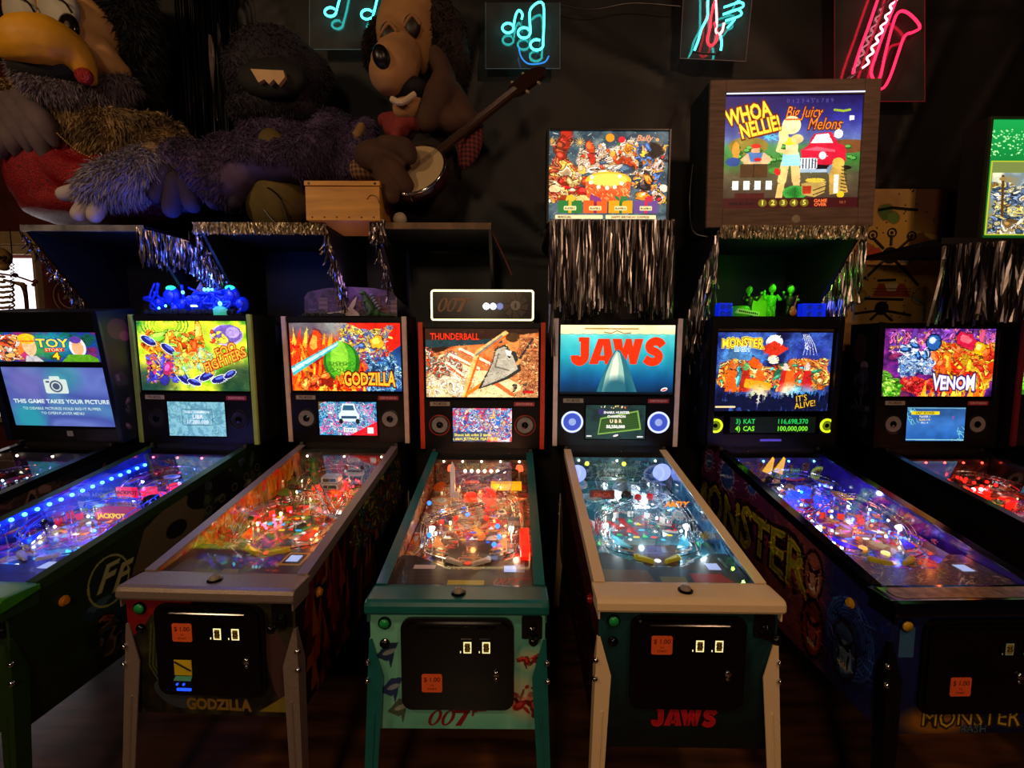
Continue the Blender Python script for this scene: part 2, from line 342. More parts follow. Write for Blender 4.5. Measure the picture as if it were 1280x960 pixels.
# ---------------------------------------------------------------- painting flat prints
class Art:
    def __init__(s, w, h, bg='000000'):
        s.w, s.h, s.asp = w, h, w/h
        s.a = np.zeros((h, w, 3), np.float32); s.a[:] = hexc(bg)
        s.X, s.Y = np.meshgrid((np.arange(w)+.5)/h, (np.arange(h)+.5)/h)
    def _bb(s, x0, x1, y0, y1):
        return (slice(max(0, int(y0*s.h)-1), min(s.h, int(y1*s.h)+2)), slice(max(0, int(x0*s.h)-1), min(s.w, int(x1*s.h)+2)))
    def _put(s, sl, m, c, al=1.0):
        c = np.array(hexc(c) if isinstance(c, str) else c, np.float32); m = (m*al)[..., None]; s.a[sl] = s.a[sl]*(1-m) + c*m
    def vgrad(s, stops):
        ys = [t for t, _ in stops]
        for k in range(3):
            s.a[..., k] = np.interp(s.Y[:, 0], ys, [hexc(c)[k] for _, c in stops])[:, None]; 
        return s
    def noise(s, rng, fx, fy, octv=3):
        t = np.zeros((s.h, s.w), np.float32); am = 1; tot = 0
        for o in range(octv):
            gx, gy = int(fx*2**o)+2, int(fy*2**o)+2; g = rng.random((gy, gx)).astype(np.float32)
            x = np.linspace(0, gx-1.001, s.w); y = np.linspace(0, gy-1.001, s.h); xi = x.astype(int); yi = y.astype(int)
            fx_ = x-xi; fy_ = y-yi; fx_ = fx_*fx_*(3-2*fx_); fy_ = (fy_*fy_*(3-2*fy_))[:, None]
            t += am*((g[yi][:, xi]*(1-fx_)+g[yi][:, xi+1]*fx_)*(1-fy_) + (g[yi+1][:, xi]*(1-fx_)+g[yi+1][:, xi+1]*fx_)*fy_); tot += am; am *= .5
        return t/tot
    def mottled(s, rng, cols, f=4, octv=4, al=1.0):
        n = s.noise(rng, f*s.asp, f, octv); n = (n-n.min())/(n.max()-n.min()); xs = np.linspace(0, 1, len(cols))
        c = np.stack([np.interp(n, xs, [hexc(q)[k] for q in cols]) for k in range(3)], -1); s.a = s.a*(1-al)+c.astype(np.float32)*al; return s
    def poly(s, pts, c, al=1.0):
        P = np.array(pts, float); sl = s._bb(P[:,0].min(), P[:,0].max(), P[:,1].min(), P[:,1].max()); X, Y = s.X[sl], s.Y[sl]
        if X.size == 0: return s
        ins = np.zeros(X.shape, bool); j = len(P)-1
        for i in range(len(P)):
            xi, yi = P[i]; xj, yj = P[j]
            if yi != yj: ins ^= ((yi > Y) != (yj > Y)) & (X < (xj-xi)*(Y-yi)/(yj-yi)+xi)
            j = i
        s._put(sl, ins.astype(np.float32), c, al); return s
    def ell(s, cx, cy, rx, ry, c, al=1.0, rot=0, soft=0.0, ring=0):
        m = max(rx, ry)*(1.3 if soft else 1); sl = s._bb(cx-m, cx+m, cy-m, cy+m); X, Y = s.X[sl]-cx, s.Y[sl]-cy
        if X.size == 0: return s
        X, Y = X*cos(rot)+Y*sin(rot), -X*sin(rot)+Y*cos(rot); d = np.sqrt((X/rx)**2+(Y/ry)**2)
        k = np.clip((1-d)/max(soft, 0.02)+.5, 0, 1) if not ring else ((d < 1) & (d > 1-ring)).astype(np.float32)
        s._put(sl, k.astype(np.float32), c, al); return s
    def line(s, pts, w, c, al=1.0):
        for (x0, y0), (x1, y1) in zip(pts[:-1], pts[1:]):
            sl = s._bb(min(x0,x1)-w, max(x0,x1)+w, min(y0,y1)-w, max(y0,y1)+w); X, Y = s.X[sl], s.Y[sl]
            if X.size == 0: continue
            L = max(1e-9, (x1-x0)**2+(y1-y0)**2); t = np.clip(((X-x0)*(x1-x0)+(Y-y0)*(y1-y0))/L, 0, 1)
            d = np.hypot(X-x0-t*(x1-x0), Y-y0-t*(y1-y0)); s._put(sl, (d < w/2).astype(np.float32), c, al)
        return s
    def splat(s, rng, cx, cy, r, c, ol='0a0812', hi=None, spiky=.35, n=14, st=1.0):
        an = rng.random()*pi; rr = r*(1-spiky/2+spiky*rng.random(n)); t = np.arange(n)*2*pi/n
        x, y = rr*np.cos(t)*st, rr*np.sin(t)/st; x, y = x*cos(an)-y*sin(an), x*sin(an)+y*cos(an)
        if ol: s.poly(list(zip(cx+x*1.16, cy+y*1.16)), ol, .55)
        s.poly(list(zip(cx+x, cy+y)), c)
        if hi: s.poly(list(zip(cx-r*.15+x*.55, cy+r*.2+y*.5)), hi)
        return s
    def swirl(s, rng, box, pal, cell=.08, ol='0a0812', al=1.0, feather=.12):
        'flowing outlined patches: warped noise cut into bands of colour'
        f = 1/cell/2.2; A, B, C_, D_ = (s.noise(rng, f*.6*s.asp, f*.6, 2) for _ in range(4)); n = s.noise(rng, f*s.asp, f, 3); m_ = s.noise(rng, f*.8*s.asp, f*.8, 2)
        iy = np.clip(np.arange(s.h)[:, None]+(A-.5)*s.h*cell*5, 0, s.h-1).astype(int); ix = np.clip(np.arange(s.w)[None, :]+(B-.5)*s.h*cell*5, 0, s.w-1).astype(int); v = n[iy, ix]*9+m_*5
        lv = np.floor(v).astype(int); fr = v-lv; P = np.array([hexc(c) for c in pal], np.float32)
        c = P[(lv*7+np.floor(C_*3).astype(int)) % len(pal)]; hi = P[(lv*5+2) % len(pal)]; sh = (.62+.6*fr)[..., None]; c = c*sh
        c = np.where((fr > .72)[..., None], np.clip(c*1.25+.10, 0, 1), c); c = np.where(((fr > .40) & (fr < .50))[..., None], hi*.8, c)
        if ol: c = np.where((fr < .13)[..., None], np.array(hexc(ol)), c)
        x0, x1, y0, y1 = box; d = np.minimum(np.minimum(s.X-x0, x1-s.X), np.minimum(s.Y-y0, y1-s.Y))+(D_-.5)*feather*2.2; k = np.clip(d/.012, 0, 1)[..., None]*al
        s.a = s.a*(1-k)+c.astype(np.float32)*k; return s
    def crowd(s, rng, n, box, size, pal, ol='0a0812', spiky=.5, st=1.5):
        'many small outlined shapes, the busy look of painted game art'
        x0, x1, y0, y1 = box; n0 = n
        if n >= 20: s.swirl(rng, box, pal, size*.9, ol); n = int(n*.45); size *= .8
        for i in range(n):
            c = np.array(hexc(pal[rng.integers(len(pal))])); r = size*(.4+rng.random())*(1-.5*i/n)
            hi = tuple(np.clip(c*1.3+.12, 0, 1)) if rng.random() < .7 else None
            s.splat(rng, x0+(x1-x0)*rng.random(), y0+(y1-y0)*rng.random(), r, tuple(np.clip(c*(.75+.4*rng.random()), 0, 1)), ol, hi, spiky, int(8+rng.integers(8)), 1+rng.random()*(st-1))
        return s
    def busy(s, rng, n=1500, L=.035, w=.007, amt=.22):
        'short brush strokes picked up from the colours beneath'
        for _ in range(n):
            x, y = s.asp*rng.random(), rng.random(); c = s.a[min(s.h-1, int(y*s.h)), min(s.w-1, int(x*s.h))]; t = rng.random()*pi; l = L*rng.random()
            k = np.clip(c*(1+(rng.random()-.5)*2.0*amt)+(rng.random(3)-.5)*amt*.3, 0, 1); s.line([(x-l*cos(t), y-l*sin(t)*.6), (x+l*cos(t), y+l*sin(t)*.6)], w*(.5+rng.random()), tuple(k))
        n_ = s.noise(rng, 14*s.asp, 14, 3)[..., None]; s.a = s.a*(.84+.32*n_); return s
    def flames(s, rng, n, box, pal, L=.2, w=.03):
        x0, x1, y0, y1 = box
        for i in range(n):
            x, y = x0+(x1-x0)*rng.random(), y0+(y1-y0)*rng.random(); c = pal[rng.integers(len(pal))]; k = .4+rng.random()
            dx = (rng.random()-.5)*L*.7
            s.poly([(x-w*k, y), (x+w*k, y), (x+dx*.5+w*k*.6, y+L*k*.5), (x+dx, y+L*k), (x+dx*.3-w*k*.2, y+L*k*.5)], c)
        return s
    def text(s, t, cx, cy, size, c, bold=0.0, shear=0.0, warp=None, wx=1.0, rot=0, al=1.0):
        v, f = tgeo(t, bold, shear, 2)
        if not v: return s
        half = max(1e-3, (max(a[0] for a in v)-min(a[0] for a in v))/2); o = []
        for x, y in v:
            if warp: x, y = warp(x/half, y, half)
            x, y = x*wx*size, y*size; o.append((cx+x*cos(rot)-y*sin(rot), cy+x*sin(rot)+y*cos(rot)))
        for q in f: s.poly([o[i] for i in q], c, al)
        return s
    def img(s, name):
        im = bpy.data.images.new(name, s.w, s.h); px = np.ones((s.h, s.w, 4), np.float32); px[..., :3] = np.clip(s.a, 0, 1)
        im.pixels.foreach_set(px.ravel()); im.update(); im.pack(); return im
def rg(seed): return np.random.default_rng(seed)
FIRE = ['ff3b10','ff7a10','ffb020','e01810','ffd040','b01008']
def panel_quad(mb, x0, x1, z0, z1, y):
    return mb.quad([(x0, y, z0), (x1, y, z0), (x1, y, z1), (x0, y, z1)])
# ---------------------------------------------------------------- the prints
BGW, BGH = 480, 296
def bg_flyers():
    r = rg(3); a = Art(BGW, BGH); a.mottled(r, ['0f5a2a','3f9a20','b8e020','f0f040','58b028','0c4a3a'], 3)
    a.ell(1.0, .85, .5, .18, 'e8f030', .8, soft=.6); a.ell(.1, .1, .4, .25, '102a40', .8, soft=.7); a.ell(1.5, .1, .35, .3, '082a30', .8, soft=.6)
    for k in range(7): a.ell(.42, .95, .06+.05*k, .04+.03*k, '2f9a30', ring=.05)
    a.crowd(r, 70, (.15, .95, .35, .85), .11, ['ff6a18','ffa020','ff4a10','f8d040','c83010','7ac030'], '301008', st=2.2)
    a.crowd(r, 40, (.1, .6, .15, .5), .08, ['d8307a','ff8020','3a3ac0','f0d040'], '180830', st=2)
    for x, y, q, t in ((.16,.72,.12,-.5),(.45,.6,.12,-.6),(.62,.22,.15,-.9),(.86,.15,.12,.6),(1.0,.22,.13,.5),(1.18,.17,.12,.3),(1.34,.24,.1,.5),(.8,.12,.1,-.3)):
        a.ell(x, y, q*1.1, q*.5, 'f0f8ff', rot=t); a.ell(x, y, q, q*.42, '1c1c70', rot=t); a.ell(x+.01, y+.02, q*.6, q*.16, '5a70ff', rot=t)
    a.crowd(r, 50, (.5, 1.1, .25, .55), .05, ['f0f060','80e0a0','ff9030','b0f040'], '205028')
    a.ell(1.33, .8, .24, .15, 'c8b8e8'); a.ell(1.35, .82, .21, .13, '7a60b8'); a.ell(1.42, .84, .1, .08, 'b8a0e0'); a.crowd(r, 10, (1.1,1.3,.68,.85), .05, ['f0e040','e83020','40c040'], '202020')
    a.busy(r)
    for k, (t, y, w) in enumerate((('FOO', .60, .19), ('FIGHTERS', .46, .19))):
        cx = 1.30 if k == 0 else 1.28
        for b, c in ((.09, '4a0808'), (.05, 'ff3a10'), (.015, 'ffb838')): a.text(t, cx, y-.02, w, c, bold=b, rot=.38, wx=.82, shear=.1)
    return a.img('flyers_backglass')
def bg_monster():
    r = rg(5); a = Art(BGW, BGH); a.mottled(r, ['701010','ff5010','c82008','ff9a20','401010'], 4)
    a.ell(.35, .95, .5, .2, '5a6070', .9, soft=.8); a.ell(.8, .95, .3, .15, 'a0a8a0', .7, soft=.8)
    a.poly([(1.0,.55),(1.62,.98),(1.62,.62)], 'e82010'); a.poly([(.85,1.0),(1.62,1.0),(1.62,.68),(1.1,.75)], 'd81c10', .85)
    a.poly([(1.1,.3),(1.62,.68),(1.62,0),(1.0,0)], '123a78'); a.ell(1.4,.35,.25,.2,'3a80c8',.7,soft=.8)
    a.flames(r, 260, (.0, 1.1, -.1, .7), FIRE, .22, .025)
    a.crowd(r, 60, (.75, 1.5, .45, .9), .055, ['ff9a30','f8d050','4060a0','9098b0','c83020','604080'], '180810')
    a.splat(r, .38, .7, .15, 'ff4010', '701008', 'ffb040', .9, 9, 1.5); a.splat(r, 1.28, .72, .09, 'ffb020', '802000', 'fff060', .5)
    a.crowd(r, 30, (1.15, 1.6, .05, .5), .05, ['4a8ad8','205090','80b8e8','102a50'], '061020', st=2.4)
    # a plain green hill of scales and a beam of light
    a.ell(.75, .42, .27, .3, '186a18'); a.ell(.74, .45, .22, .27, '48a820'); a.ell(.72, .5, .13, .24, '8ad038')
    for k in range(14): a.ell(.60+.05*(k % 7), .3+.09*(k//7)+.02*(k % 2), .035, .03, '2a7a18', ring=.3)
    a.poly([(.02,.22),(.7,.66),(.72,.74),(0,.36)], '38b8c0'); a.poly([(.02,.27),(.7,.68),(.71,.72),(0,.33)], 'c8ffff')
    a.flames(r, 60, (.3, 1.0, .0, .12), FIRE, .16, .03)
    a.crowd(r, 16, (.15, .55, .08, .25), .06, ['ff6a20','a02008','ffb040'], '300808')
    a.busy(r)
    for b, c, d in ((.11, '200404', 0), (.07, 'b02000', 0), (.03, 'ffc030', 0)):
        a.text('GODZILLA', 1.15+d, .17, .25, c, bold=b, wx=.62, warp=lambda x, y, h: (x*h, y*(1+.25*abs(x)**2)))
    return a.img('monster_backglass')
def bg_agent():
    r = rg(7); a = Art(BGW, BGH); a.mottled(r, ['a8401c','c86028','e09050','703018'], 5)
    a.poly([(0,.62),(.25,.68),(.5,.8),(1.62,.95),(1.62,1),(0,1)], '301810'); a.poly([(0,.72),(1.1,.80),(1.1,.86),(0,.84)], '203a40')
    a.ell(1.5, .6, .2, .22, 'b06038'); a.ell(1.55,.66,.12,.14,'8a4020')
    for _ in range(40): a.ell(1.1+.5*r.random(), .1+.7*r.random(), .03+.03*r.random(), .02, 'd08850', .6, rot=r.random()*3)
    a.poly([(0,.05),(.05,.4),(.2,.62),(.42,.66),(.55,.5),(.75,.4),(1.0,.38),(1.3,.22),(1.62,.1),(1.62,0),(0,0)], 'f0dca0')
    for _ in range(70): a.line([(q := (.0+1.1*r.random(), .02+.5*r.random())), (q[0]+.12*(r.random()-.3), q[1]+.06*r.random())], .008, ['c8a870','a07840','806040'][_ % 3])
    a.swirl(r, (.0,.75,.0,.45), ['f4e4b4','d8b880','f8ecc8','c09058','e8d09c'], .07, '8a5a30', .9); a.swirl(r, (1.3,1.7,.0,.85), ['a85a30','c87a48','8a4424','d89058'], .04, '5a2814', .8); a.swirl(r, (.0,.5,.35,.68), ['d83010','4a5a4a','f8e8c0','a04020','30302c','f0c890'], .045, '402010')
    for p in ([(.35,.62),(.75,.42)], [(.5,.7),(.9,.5)], [(.3,.5),(.55,.3)]): a.line(p, .06, 'fff0d0'); a.line([(x, y-.02) for x, y in p], .02, 'e05018')
    a.line([(.55,.0),(.75,.65),(1.15,.93)], .085, 'f8c070'); a.line([(.57,.0),(.78,.64),(1.15,.9)], .03, 'f06010'); a.line([(.73,.62),(1.1,.9)], .03, '808078')
    a.line([(.6,.05),(.95,.3)], .05, 'f07818'); a.line([(.9,.28),(1.25,.04)], .06, 'e06830')
    # a plain grey-suited figure
    a.poly([(.75,.12),(.95,.5),(1.0,.72),(1.15,.78),(1.3,.66),(1.38,.4),(1.2,.28),(1.0,.2)], '30302c'); a.poly([(.8,.15),(.96,.5),(1.02,.7),(1.13,.75),(1.25,.62),(1.33,.42),(1.15,.3)], 'b8b09c')
    a.line([(1.05,.65),(1.0,.45),(1.2,.4)], .02, '706a5c'); a.poly([(1.14,.7),(1.24,.68),(1.2,.55)], 'f8f4e8'); a.poly([(1.17,.62),(1.23,.6),(1.2,.57)], '101010')
    a.ell(1.26, .8, .085, .12, 'e09048'); a.ell(1.25, .88, .1, .07, '4a3018'); a.line([(1.32,.5),(1.42,.62)], .05, 'e8a058'); a.line([(1.36,.58),(1.54,.86)], .03, '303030')
    a.crowd(r, 8, (1.25, 1.45, .05, .2), .03, ['302820','604830'], None); a.poly(rrect(1.41,1.56,.06,.1,.01), 'c01818')
    a.busy(r, 1500, .04, .006, .3)
    for b, c in ((.05, '801008'), (.0, 'ff3a18')): a.text('THUNDERBALL', .42, .885, .13, c, bold=b, wx=.78)
    return a.img('agent_backglass')
def bg_sea():
    r = rg(9); a = Art(BGW, BGH); a.vgrad([(0, '06203c'), (.2, '0a4a80'), (.55, '20a0b0'), (.84, '58d0d0'), (.87, '90e0d8'), (.875, 'f0e8b0'), (1, 'f8f0c0')])
    n = a.noise(r, 8, 3)[..., None]; a.a = a.a*(.82+.36*n)
    a.line([(.02,.86)]+[(x/20*1.62, .865+.008*(-1)**x) for x in range(20)], .012, '60b8a8'); a.line([(.35,.95),(1.1,.945)], .02, 'b89040')
    a.line([(.62,.9),(.72,.88),(.8,.92),(.9,.88),(1.0,.89)], .012, '8a5a30')
    poly2(a, BIGFISH, .82, .62, .365, 'f8300c')
    # a plain pale rock rising from the deep
    a.poly([(.52,0),(.6,.25),(.7,.5),(.78,.63),(.82,.65),(.86,.63),(.94,.5),(1.02,.28),(1.12,0)], '2a6a78'); a.poly([(.6,0),(.66,.3),(.74,.52),(.8,.63),(.85,.6),(.9,.4),(.96,0)], 'a8c8b8', .9)
    a.poly([(.7,.2),(.76,.5),(.81,.6),(.84,.45),(.83,.2)], 'e8ecd0', .8); a.ell(.82,.0,.22,.24,'0a4a60',.8,soft=.5)
    a.poly(rrect(0,1.62,0,.03,.01), '04101c'); a.ell(1.5, .07, .05, .025, 'f0f0f0', rot=.3); a.ell(1.5, .065, .04, .012, 'd02020', rot=.3)
    return a.img('sea_backglass')
def bg_band():
    r = rg(11); a = Art(BGW, BGH); a.mottled(r, ['0a0e38','1a2a78','3a60b8','182058','101030'], 4)
    a.ell(.35, .7, .3, .12, '5aa8d8', .6, soft=.8); a.ell(1.35, .75, .3, .2, '2a3a98', .7, soft=.8); a.ell(.8, .88, .12, .09, 'f0f4ff')
    for k in range(5): a.line([(1.2+.02*k,.98),(1.25+.03*k,.85),(1.22+.05*k,.72)], .008, 'e0e8ff')
    a.crowd(r, 110, (.05, 1.55, .28, .62), .075, ['ff7a18','ff5a10','c83018','ffa040','3ab0b8','a04a18','e02858','f0b060','308860'], '0a0818', .7, st=2.2)
    for x in (.22,.42,.62,.98,1.05,1.3): a.ell(x, .56+.06*r.random(), .035, .05, ['58b060','f0d0c8','c86020','ff9040'][int(x*10) % 4]); a.poly([(x-.09,.25),(x-.05,.52),(x+.05,.52),(x+.09,.25)], ['c82020','e86018','b02818'][int(x*7) % 3])
    a.poly([(.6,.8),(.8,.9),(1.0,.8),(.85,.7),(.8,.62),(.75,.7)], 'd03018'); a.ell(.8,.66,.08,.055,'f8e0b8'); a.text('!', .8,.66,.05,'301010')
    a.poly([(.42,.42),(.8,.36),(.78,.26),(.4,.3)], 'f09818')
    a.ell(.62,.2,.15,.12,'fff0c0',.8,soft=.8); a.ell(1.05,.25,.12,.1,'fff8d0',.8,soft=.8); a.ell(1.25,.22,.2,.1,'50c0ff',.7,soft=.8)
    for _ in range(120): a.ell(1.62*r.random(), .12*r.random()+.04, .03, .06+.04*r.random(), '0a1030')
    for _ in range(30): x = 1.62*r.random(); a.line([(x,.05),(x+.03*(r.random()-.5),.2+.06*r.random())], .014, '0a1030')
    a.busy(r, 2200, .04, .007, .3)
    w = lambda x, y, h: (x*h, y*(1+.12*math.sin(x*9))-(.1*abs(x)))
    for b, c in ((.13, 'f8f060'), (.08, '2a1010'), (.05, 'f06a10'), (.02, 'ffe838')): a.text('MONSTER', .35, .87, .15, c, bold=b, wx=.85, warp=w)
    for b, c in ((.08, 'e0f8ff'), (.0, '2080e0')): a.text('BASH', .35, .79, .09, c, bold=b)
    for t, y in (("IT'S", .16), ('ALIVE!', .08)):
        for b, c in ((.08, '301808'), (.0, 'f0c830')): a.text(t, 1.30 if y < .1 else 1.24, y, .11, c, bold=b, rot=.15)
    a.poly(rrect(.01,.3,.04,.065,.01), 'e8d090')
    return a.img('band_backglass')
def bg_ooze(seed=13, title='VENOM'):
    r = rg(seed); a = Art(BGW, BGH); a.mottled(r, ['1a0a30','502080','8a2890','30104a','c83a60'], 4)
    a.crowd(r, 60, (0, 1.62, .6, 1), .08, ['7a3aa0','b050c0','e05080','4a2080','f0a050','603090'], '10061c', .7, st=2)
    a.crowd(r, 80, (.75, 1.62, .1, .75), .1, ['ff3a10','ff8018','ffc020','e02010','ff5a20','f8e040'], '400808', .7, st=2.4)
    for k in range(26):
        x, y = .28+.42*r.random(), .35+.45*r.random(); a.ell(x, y, .1, .05, 'e8f4ff', rot=r.random()*3); a.ell(x, y, .088, .042, '16306a', rot=(q := r.random()*3)); a.ell(x-.01, y+.012, .055, .02, '5aa0f0', rot=q)
    a.ell(.72,.8,.12,.13,'0a1838'); a.ell(.72,.8,.1,.11,'2a60b0'); a.ell(.7,.83,.05,.05,'c8e4ff'); a.crowd(r, 20, (.3,.75,.3,.6), .035, ['c8e0ff','80b8ff','2a4a90'], '0a1030')
    a.splat(r, 1.22, .82, .14, 'd01840', '300818', 'ff6a80', .8, 11); a.splat(r, 1.4, .72, .09, 'f0b010', '302008', 'fff080', .6)
    a.crowd(r, 34, (.25, .8, .05, .25), .06, ['e01820','ff4030','a01018'], '200408', .7); a.crowd(r, 34, (0, .27, 0, .28), .07, ['58b020','88d838','308018'], '082808', .6)
    a.flames(r, 40, (.6, 1.5, -.12, .02), ['ffb020','ff7010','ffe040'], .18, .03)
    a.busy(r, 2000)
    w = lambda x, y, h: (x*h, y*(1.05+.35*(abs(x)**2))-.05*(1-x*x))
    for b, c in ((.12, '180828'), (.07, '6a50b0'), (.03, 'f4f2ff')):
        if title: a.text(title, 1.06, .2, .25, c, bold=b, wx=.72, warp=w)
    return a.img('ooze_backglass_%d' % seed)
def bg_toys():
    r = rg(17); a = Art(480, 180); a.mottled(r, ['201030','105a40','1a3aa0','802060','0a2a20'], 4); A = a.asp
    a.ell(1.55,.6,.5,.4,'1aa0a0',.8,soft=.7); a.ell(1.1,.5,.4,.4,'38a030',.7,soft=.8); a.ell(.75,.5,.2,.5,'d02878',.9,soft=.5)
    for p in ([(.1,.9),(.2,.2),(.5,.05),(.9,.4),(.75,.9),(.5,.6),(.35,.7)],): a.poly(p, 'f08028')
    a.crowd(r, 30, (.05,.75,.1,.95), .12, ['ff6a20','e83818','ffb060','f0e8e0','1a1420'], '200c08', st=1.8)
    a.ell(.98,.55,.17,.36,'f0c090'); a.ell(.95,.78,.22,.18,'f8c020'); a.ell(.95,.7,.2,.03,'ff6a20'); a.poly([(.8,0),(.85,.2),(1.1,.2),(1.25,0)], 'c0c0c8')
    a.ell(2.15,.5,.2,.34,'e8eaf4'); a.ell(2.15,.48,.14,.26,'f0a878'); a.ell(2.13,.75,.14,.12,'5a3aa0'); a.poly([(1.7,.0),(1.9,.25),(2.4,.25),(2.6,.1),(2.6,0)], '58a020')
    a.busy(r, 700)
    for b, c in ((.09,'104aa0'),(.02,'ffe020')): a.text('TOY', 1.55, .62, .40, c, bold=b, wx=.95)
    a.poly([(1.32,.32),(1.82,.36),(1.8,.48),(1.33,.46)], 'd01818'); a.text('STORY', 1.56,.4,.14,'ffe8b0', bold=.02)
    for b, c in ((.1,'604000'),(.02,'ffd828')): a.text('4', 1.58,.18,.34,c,bold=b)
    return a.img('toys_backglass')
def scr(name):
    r = rg(hash_(name)); a = Art(256, 150)
    if name == 'photo':
        a = Art(320, 200); a.mottled(r, ['5a6ac0','6a80d0','4858b0','58a0c8'], 2, 2); a.ell(.25,.15,.25,.25,'28b0b8',.8,soft=.9); a.ell(.95,.85,.25,.25,'40b0b0',.6,soft=.9); a.ell(.35,.75,.3,.3,'8a80d0',.6,soft=.9)
        a.poly(rrect(.62,.98,.56,.8,.03), 'dff2ee'); a.poly(rrect(.72,.88,.78,.85,.02), 'dff2ee'); a.ell(.8,.68,.1,.1,'4a5878'); a.ell(.8,.68,.075,.075,'dff2ee'); a.ell(.8,.68,.055,.055,'4a5878'); a.poly(rrect(.65,.71,.74,.77,.01),'4a5878')
        a.text('THIS GAME TAKES YOUR PICTURE', .82,.42,.098,'e8fff8',bold=.03); a.text('TO DISABLE PICTURES HOLD RIGHT FLIPPER', .8,.30,.062,'d0ece8',bold=.02); a.text('TO OPEN PLAYER MENU', .8,.22,.062,'d0ece8',bold=.02)
    elif name == 'score':
        a.mottled(r, ['6aa8b8','88c8d0','5898a8','a0d8e0'], 6, 3)
        for _ in range(26): a.ell(1.7*r.random(), r.random(), .12, .09, '4a8898', ring=.12, rot=r.random()*3)
        a.line(rrect(.42,1.32,.32,.78,.02)+[(1.32,.76)], .01, '284a58'); a.text('TABLE CHAMPION', .86,.7,.09,'f4ffff',bold=.02); a.text('UBR', .88,.56,.17,'f4ffff',bold=.02,shear=.1); a.text('17,200,000', .86,.41,.15,'f4ffff',bold=.01,shear=.1)
    elif name == 'truck':
        a.mottled(r, ['1050a0','40b0e0','103060','a0e0f8'], 6, 3); a.poly([(0,.75),(0,1),(.5,1)], '605028')
        a.crowd(r, 90, (0,1.7,0,.95), .05, ['50c8f0','1868c0','e0f8ff','c850a0','f080c0','103a78'], '081840', st=3)
        a.poly([(.7,.95),(1.05,.95),(1.12,.72),(1.2,.62),(1.18,.42),(.62,.42),(.58,.62),(.66,.72)], 'cfeef6'); a.poly([(.74,.9),(1.02,.9),(1.06,.75),(.7,.75)], '2a5a80'); a.poly(rrect(.66,1.12,.5,.58,.02),'28486a'); a.ell(.65,.42,.06,.08,'101820'); a.ell(1.14,.42,.06,.08,'101820')
        a.poly(rrect(.72,1.1,.1,.22,.02),'f4ffff'); a.text('START', .91,.15,.11,'1a50a0',bold=.02); a.poly([(.9,0),(1.71,0),(1.71,.42)], 'e01828'); a.poly(rrect(1.42,1.6,.06,.24,.01),'f4f4f4')
    elif name == 'jet':
        a.mottled(r, ['2060d0','f4f8ff','d03040','5090e0'], 5, 3); a.crowd(r, 130, (0,1.7,.1,1), .06, ['f8fcff','2870e0','e02838','80b0f0','f0a050','103a90'], '0c2058', st=3)
        a.poly([(0,0),(1.0,0),(1.0,.3),(0,.3)], '203a60', .75); a.text('Shoot left orbit 3 times', .58,.2,.115,'f4f060',bold=.025); a.text('to start JETPACK FEATURES', .62,.08,.115,'f4f060',bold=.025)
    elif name == 'hunter':
        a.mottled(r, ['18302c','203a38','101c20'], 4, 3); a.poly([(.35,.12),(1.6,.28),(1.5,.85),(.42,.62)], '7aa848'); a.poly([(.38,.16),(1.55,.32),(1.46,.8),(.45,.58)], '2a4a1c')
        for k in range(6): a.line([(.45,.2+.06*k),(1.5,.36+.07*k)], .006, '587838')
        a.crowd(r, 14, (.1,1.2,.9,.98), .03, ['d86020','b8a060','e8d0a0'], None); a.ell(.45,.8,.1,.09,'3a2a70',.8)
        a.text('SHARK HUNTER', .88,.78,.1,'ffffff',bold=.04); a.text('CHAMPION', .88,.66,.1,'ffffff',bold=.04); a.text('U B R', .86,.52,.14,'ffe0c0',bold=.04); a.text('50,250,000', .86,.36,.12,'ffffff',bold=.05)
        a.poly(rrect(.03,.18,.06,.1,.01),'e0e0e0'); a.poly(rrect(1.48,1.66,.05,.09,.01),'e0e0e0'); a.ell(.87,.1,.08,.03,'f0e0e0',rot=.3)
    elif name == 'slime':
        a.vgrad([(0,'1c58a8'),(.5,'3a7ad0'),(1,'285898')]); n = a.noise(r,6,4)[...,None]; a.a = a.a*(.8+.4*n)
        for _ in range(22):
            x, y = (.0+.3*r.random(), .6+.4*r.random()) if _ % 2 else (1.3+.4*r.random(), .05+.4*r.random()); a.line([(x,y),(x+.15*(r.random()-.3),y-.1),(x+.25*(r.random()-.3),y-.2*r.random())], .012, '90f0e8')
        a.line([(0,.04),(1.7,.03)], .03, '90d8e0'); a.line([(0,.98),(1.7,.97)], .03, '70b0c8')
        a.poly(rrect(.12,.95,.78,.88,.02),'f0e020'); a.text('LAST SCORES',.52,.83,.09,'302808',bold=.02); a.text('PLAYER 1',.52,.72,.08,'f4f8ff',bold=.03); a.text('8,333,110',.52,.63,.08,'f8e060',bold=.03); a.text('BALL 4',.52,.54,.07,'f4f8ff',bold=.03); a.ell(1.35,.7,.03,.05,'a050c0',.8)
    elif name == 'dots':
        a = Art(400, 74, '061008'); 
        for t, x, y, c in (('3)',.16,.7,'20c050'),('KAT',.85,.7,'20c050'),('116,698,370',3.6,.7,'20c050'),('4)',.16,.25,'78e828'),('CAS',.85,.25,'78e828'),('100,000,000',3.6,.25,'78e828')): a.text(t, x+.35 if x < 3 else x+.35, y, .42, c, bold=.025, wx=.95)
    return a.img(name+'_screen')
def hash_(s): return sum((i+1)*ord(c) for i, c in enumerate(s)) % 9973
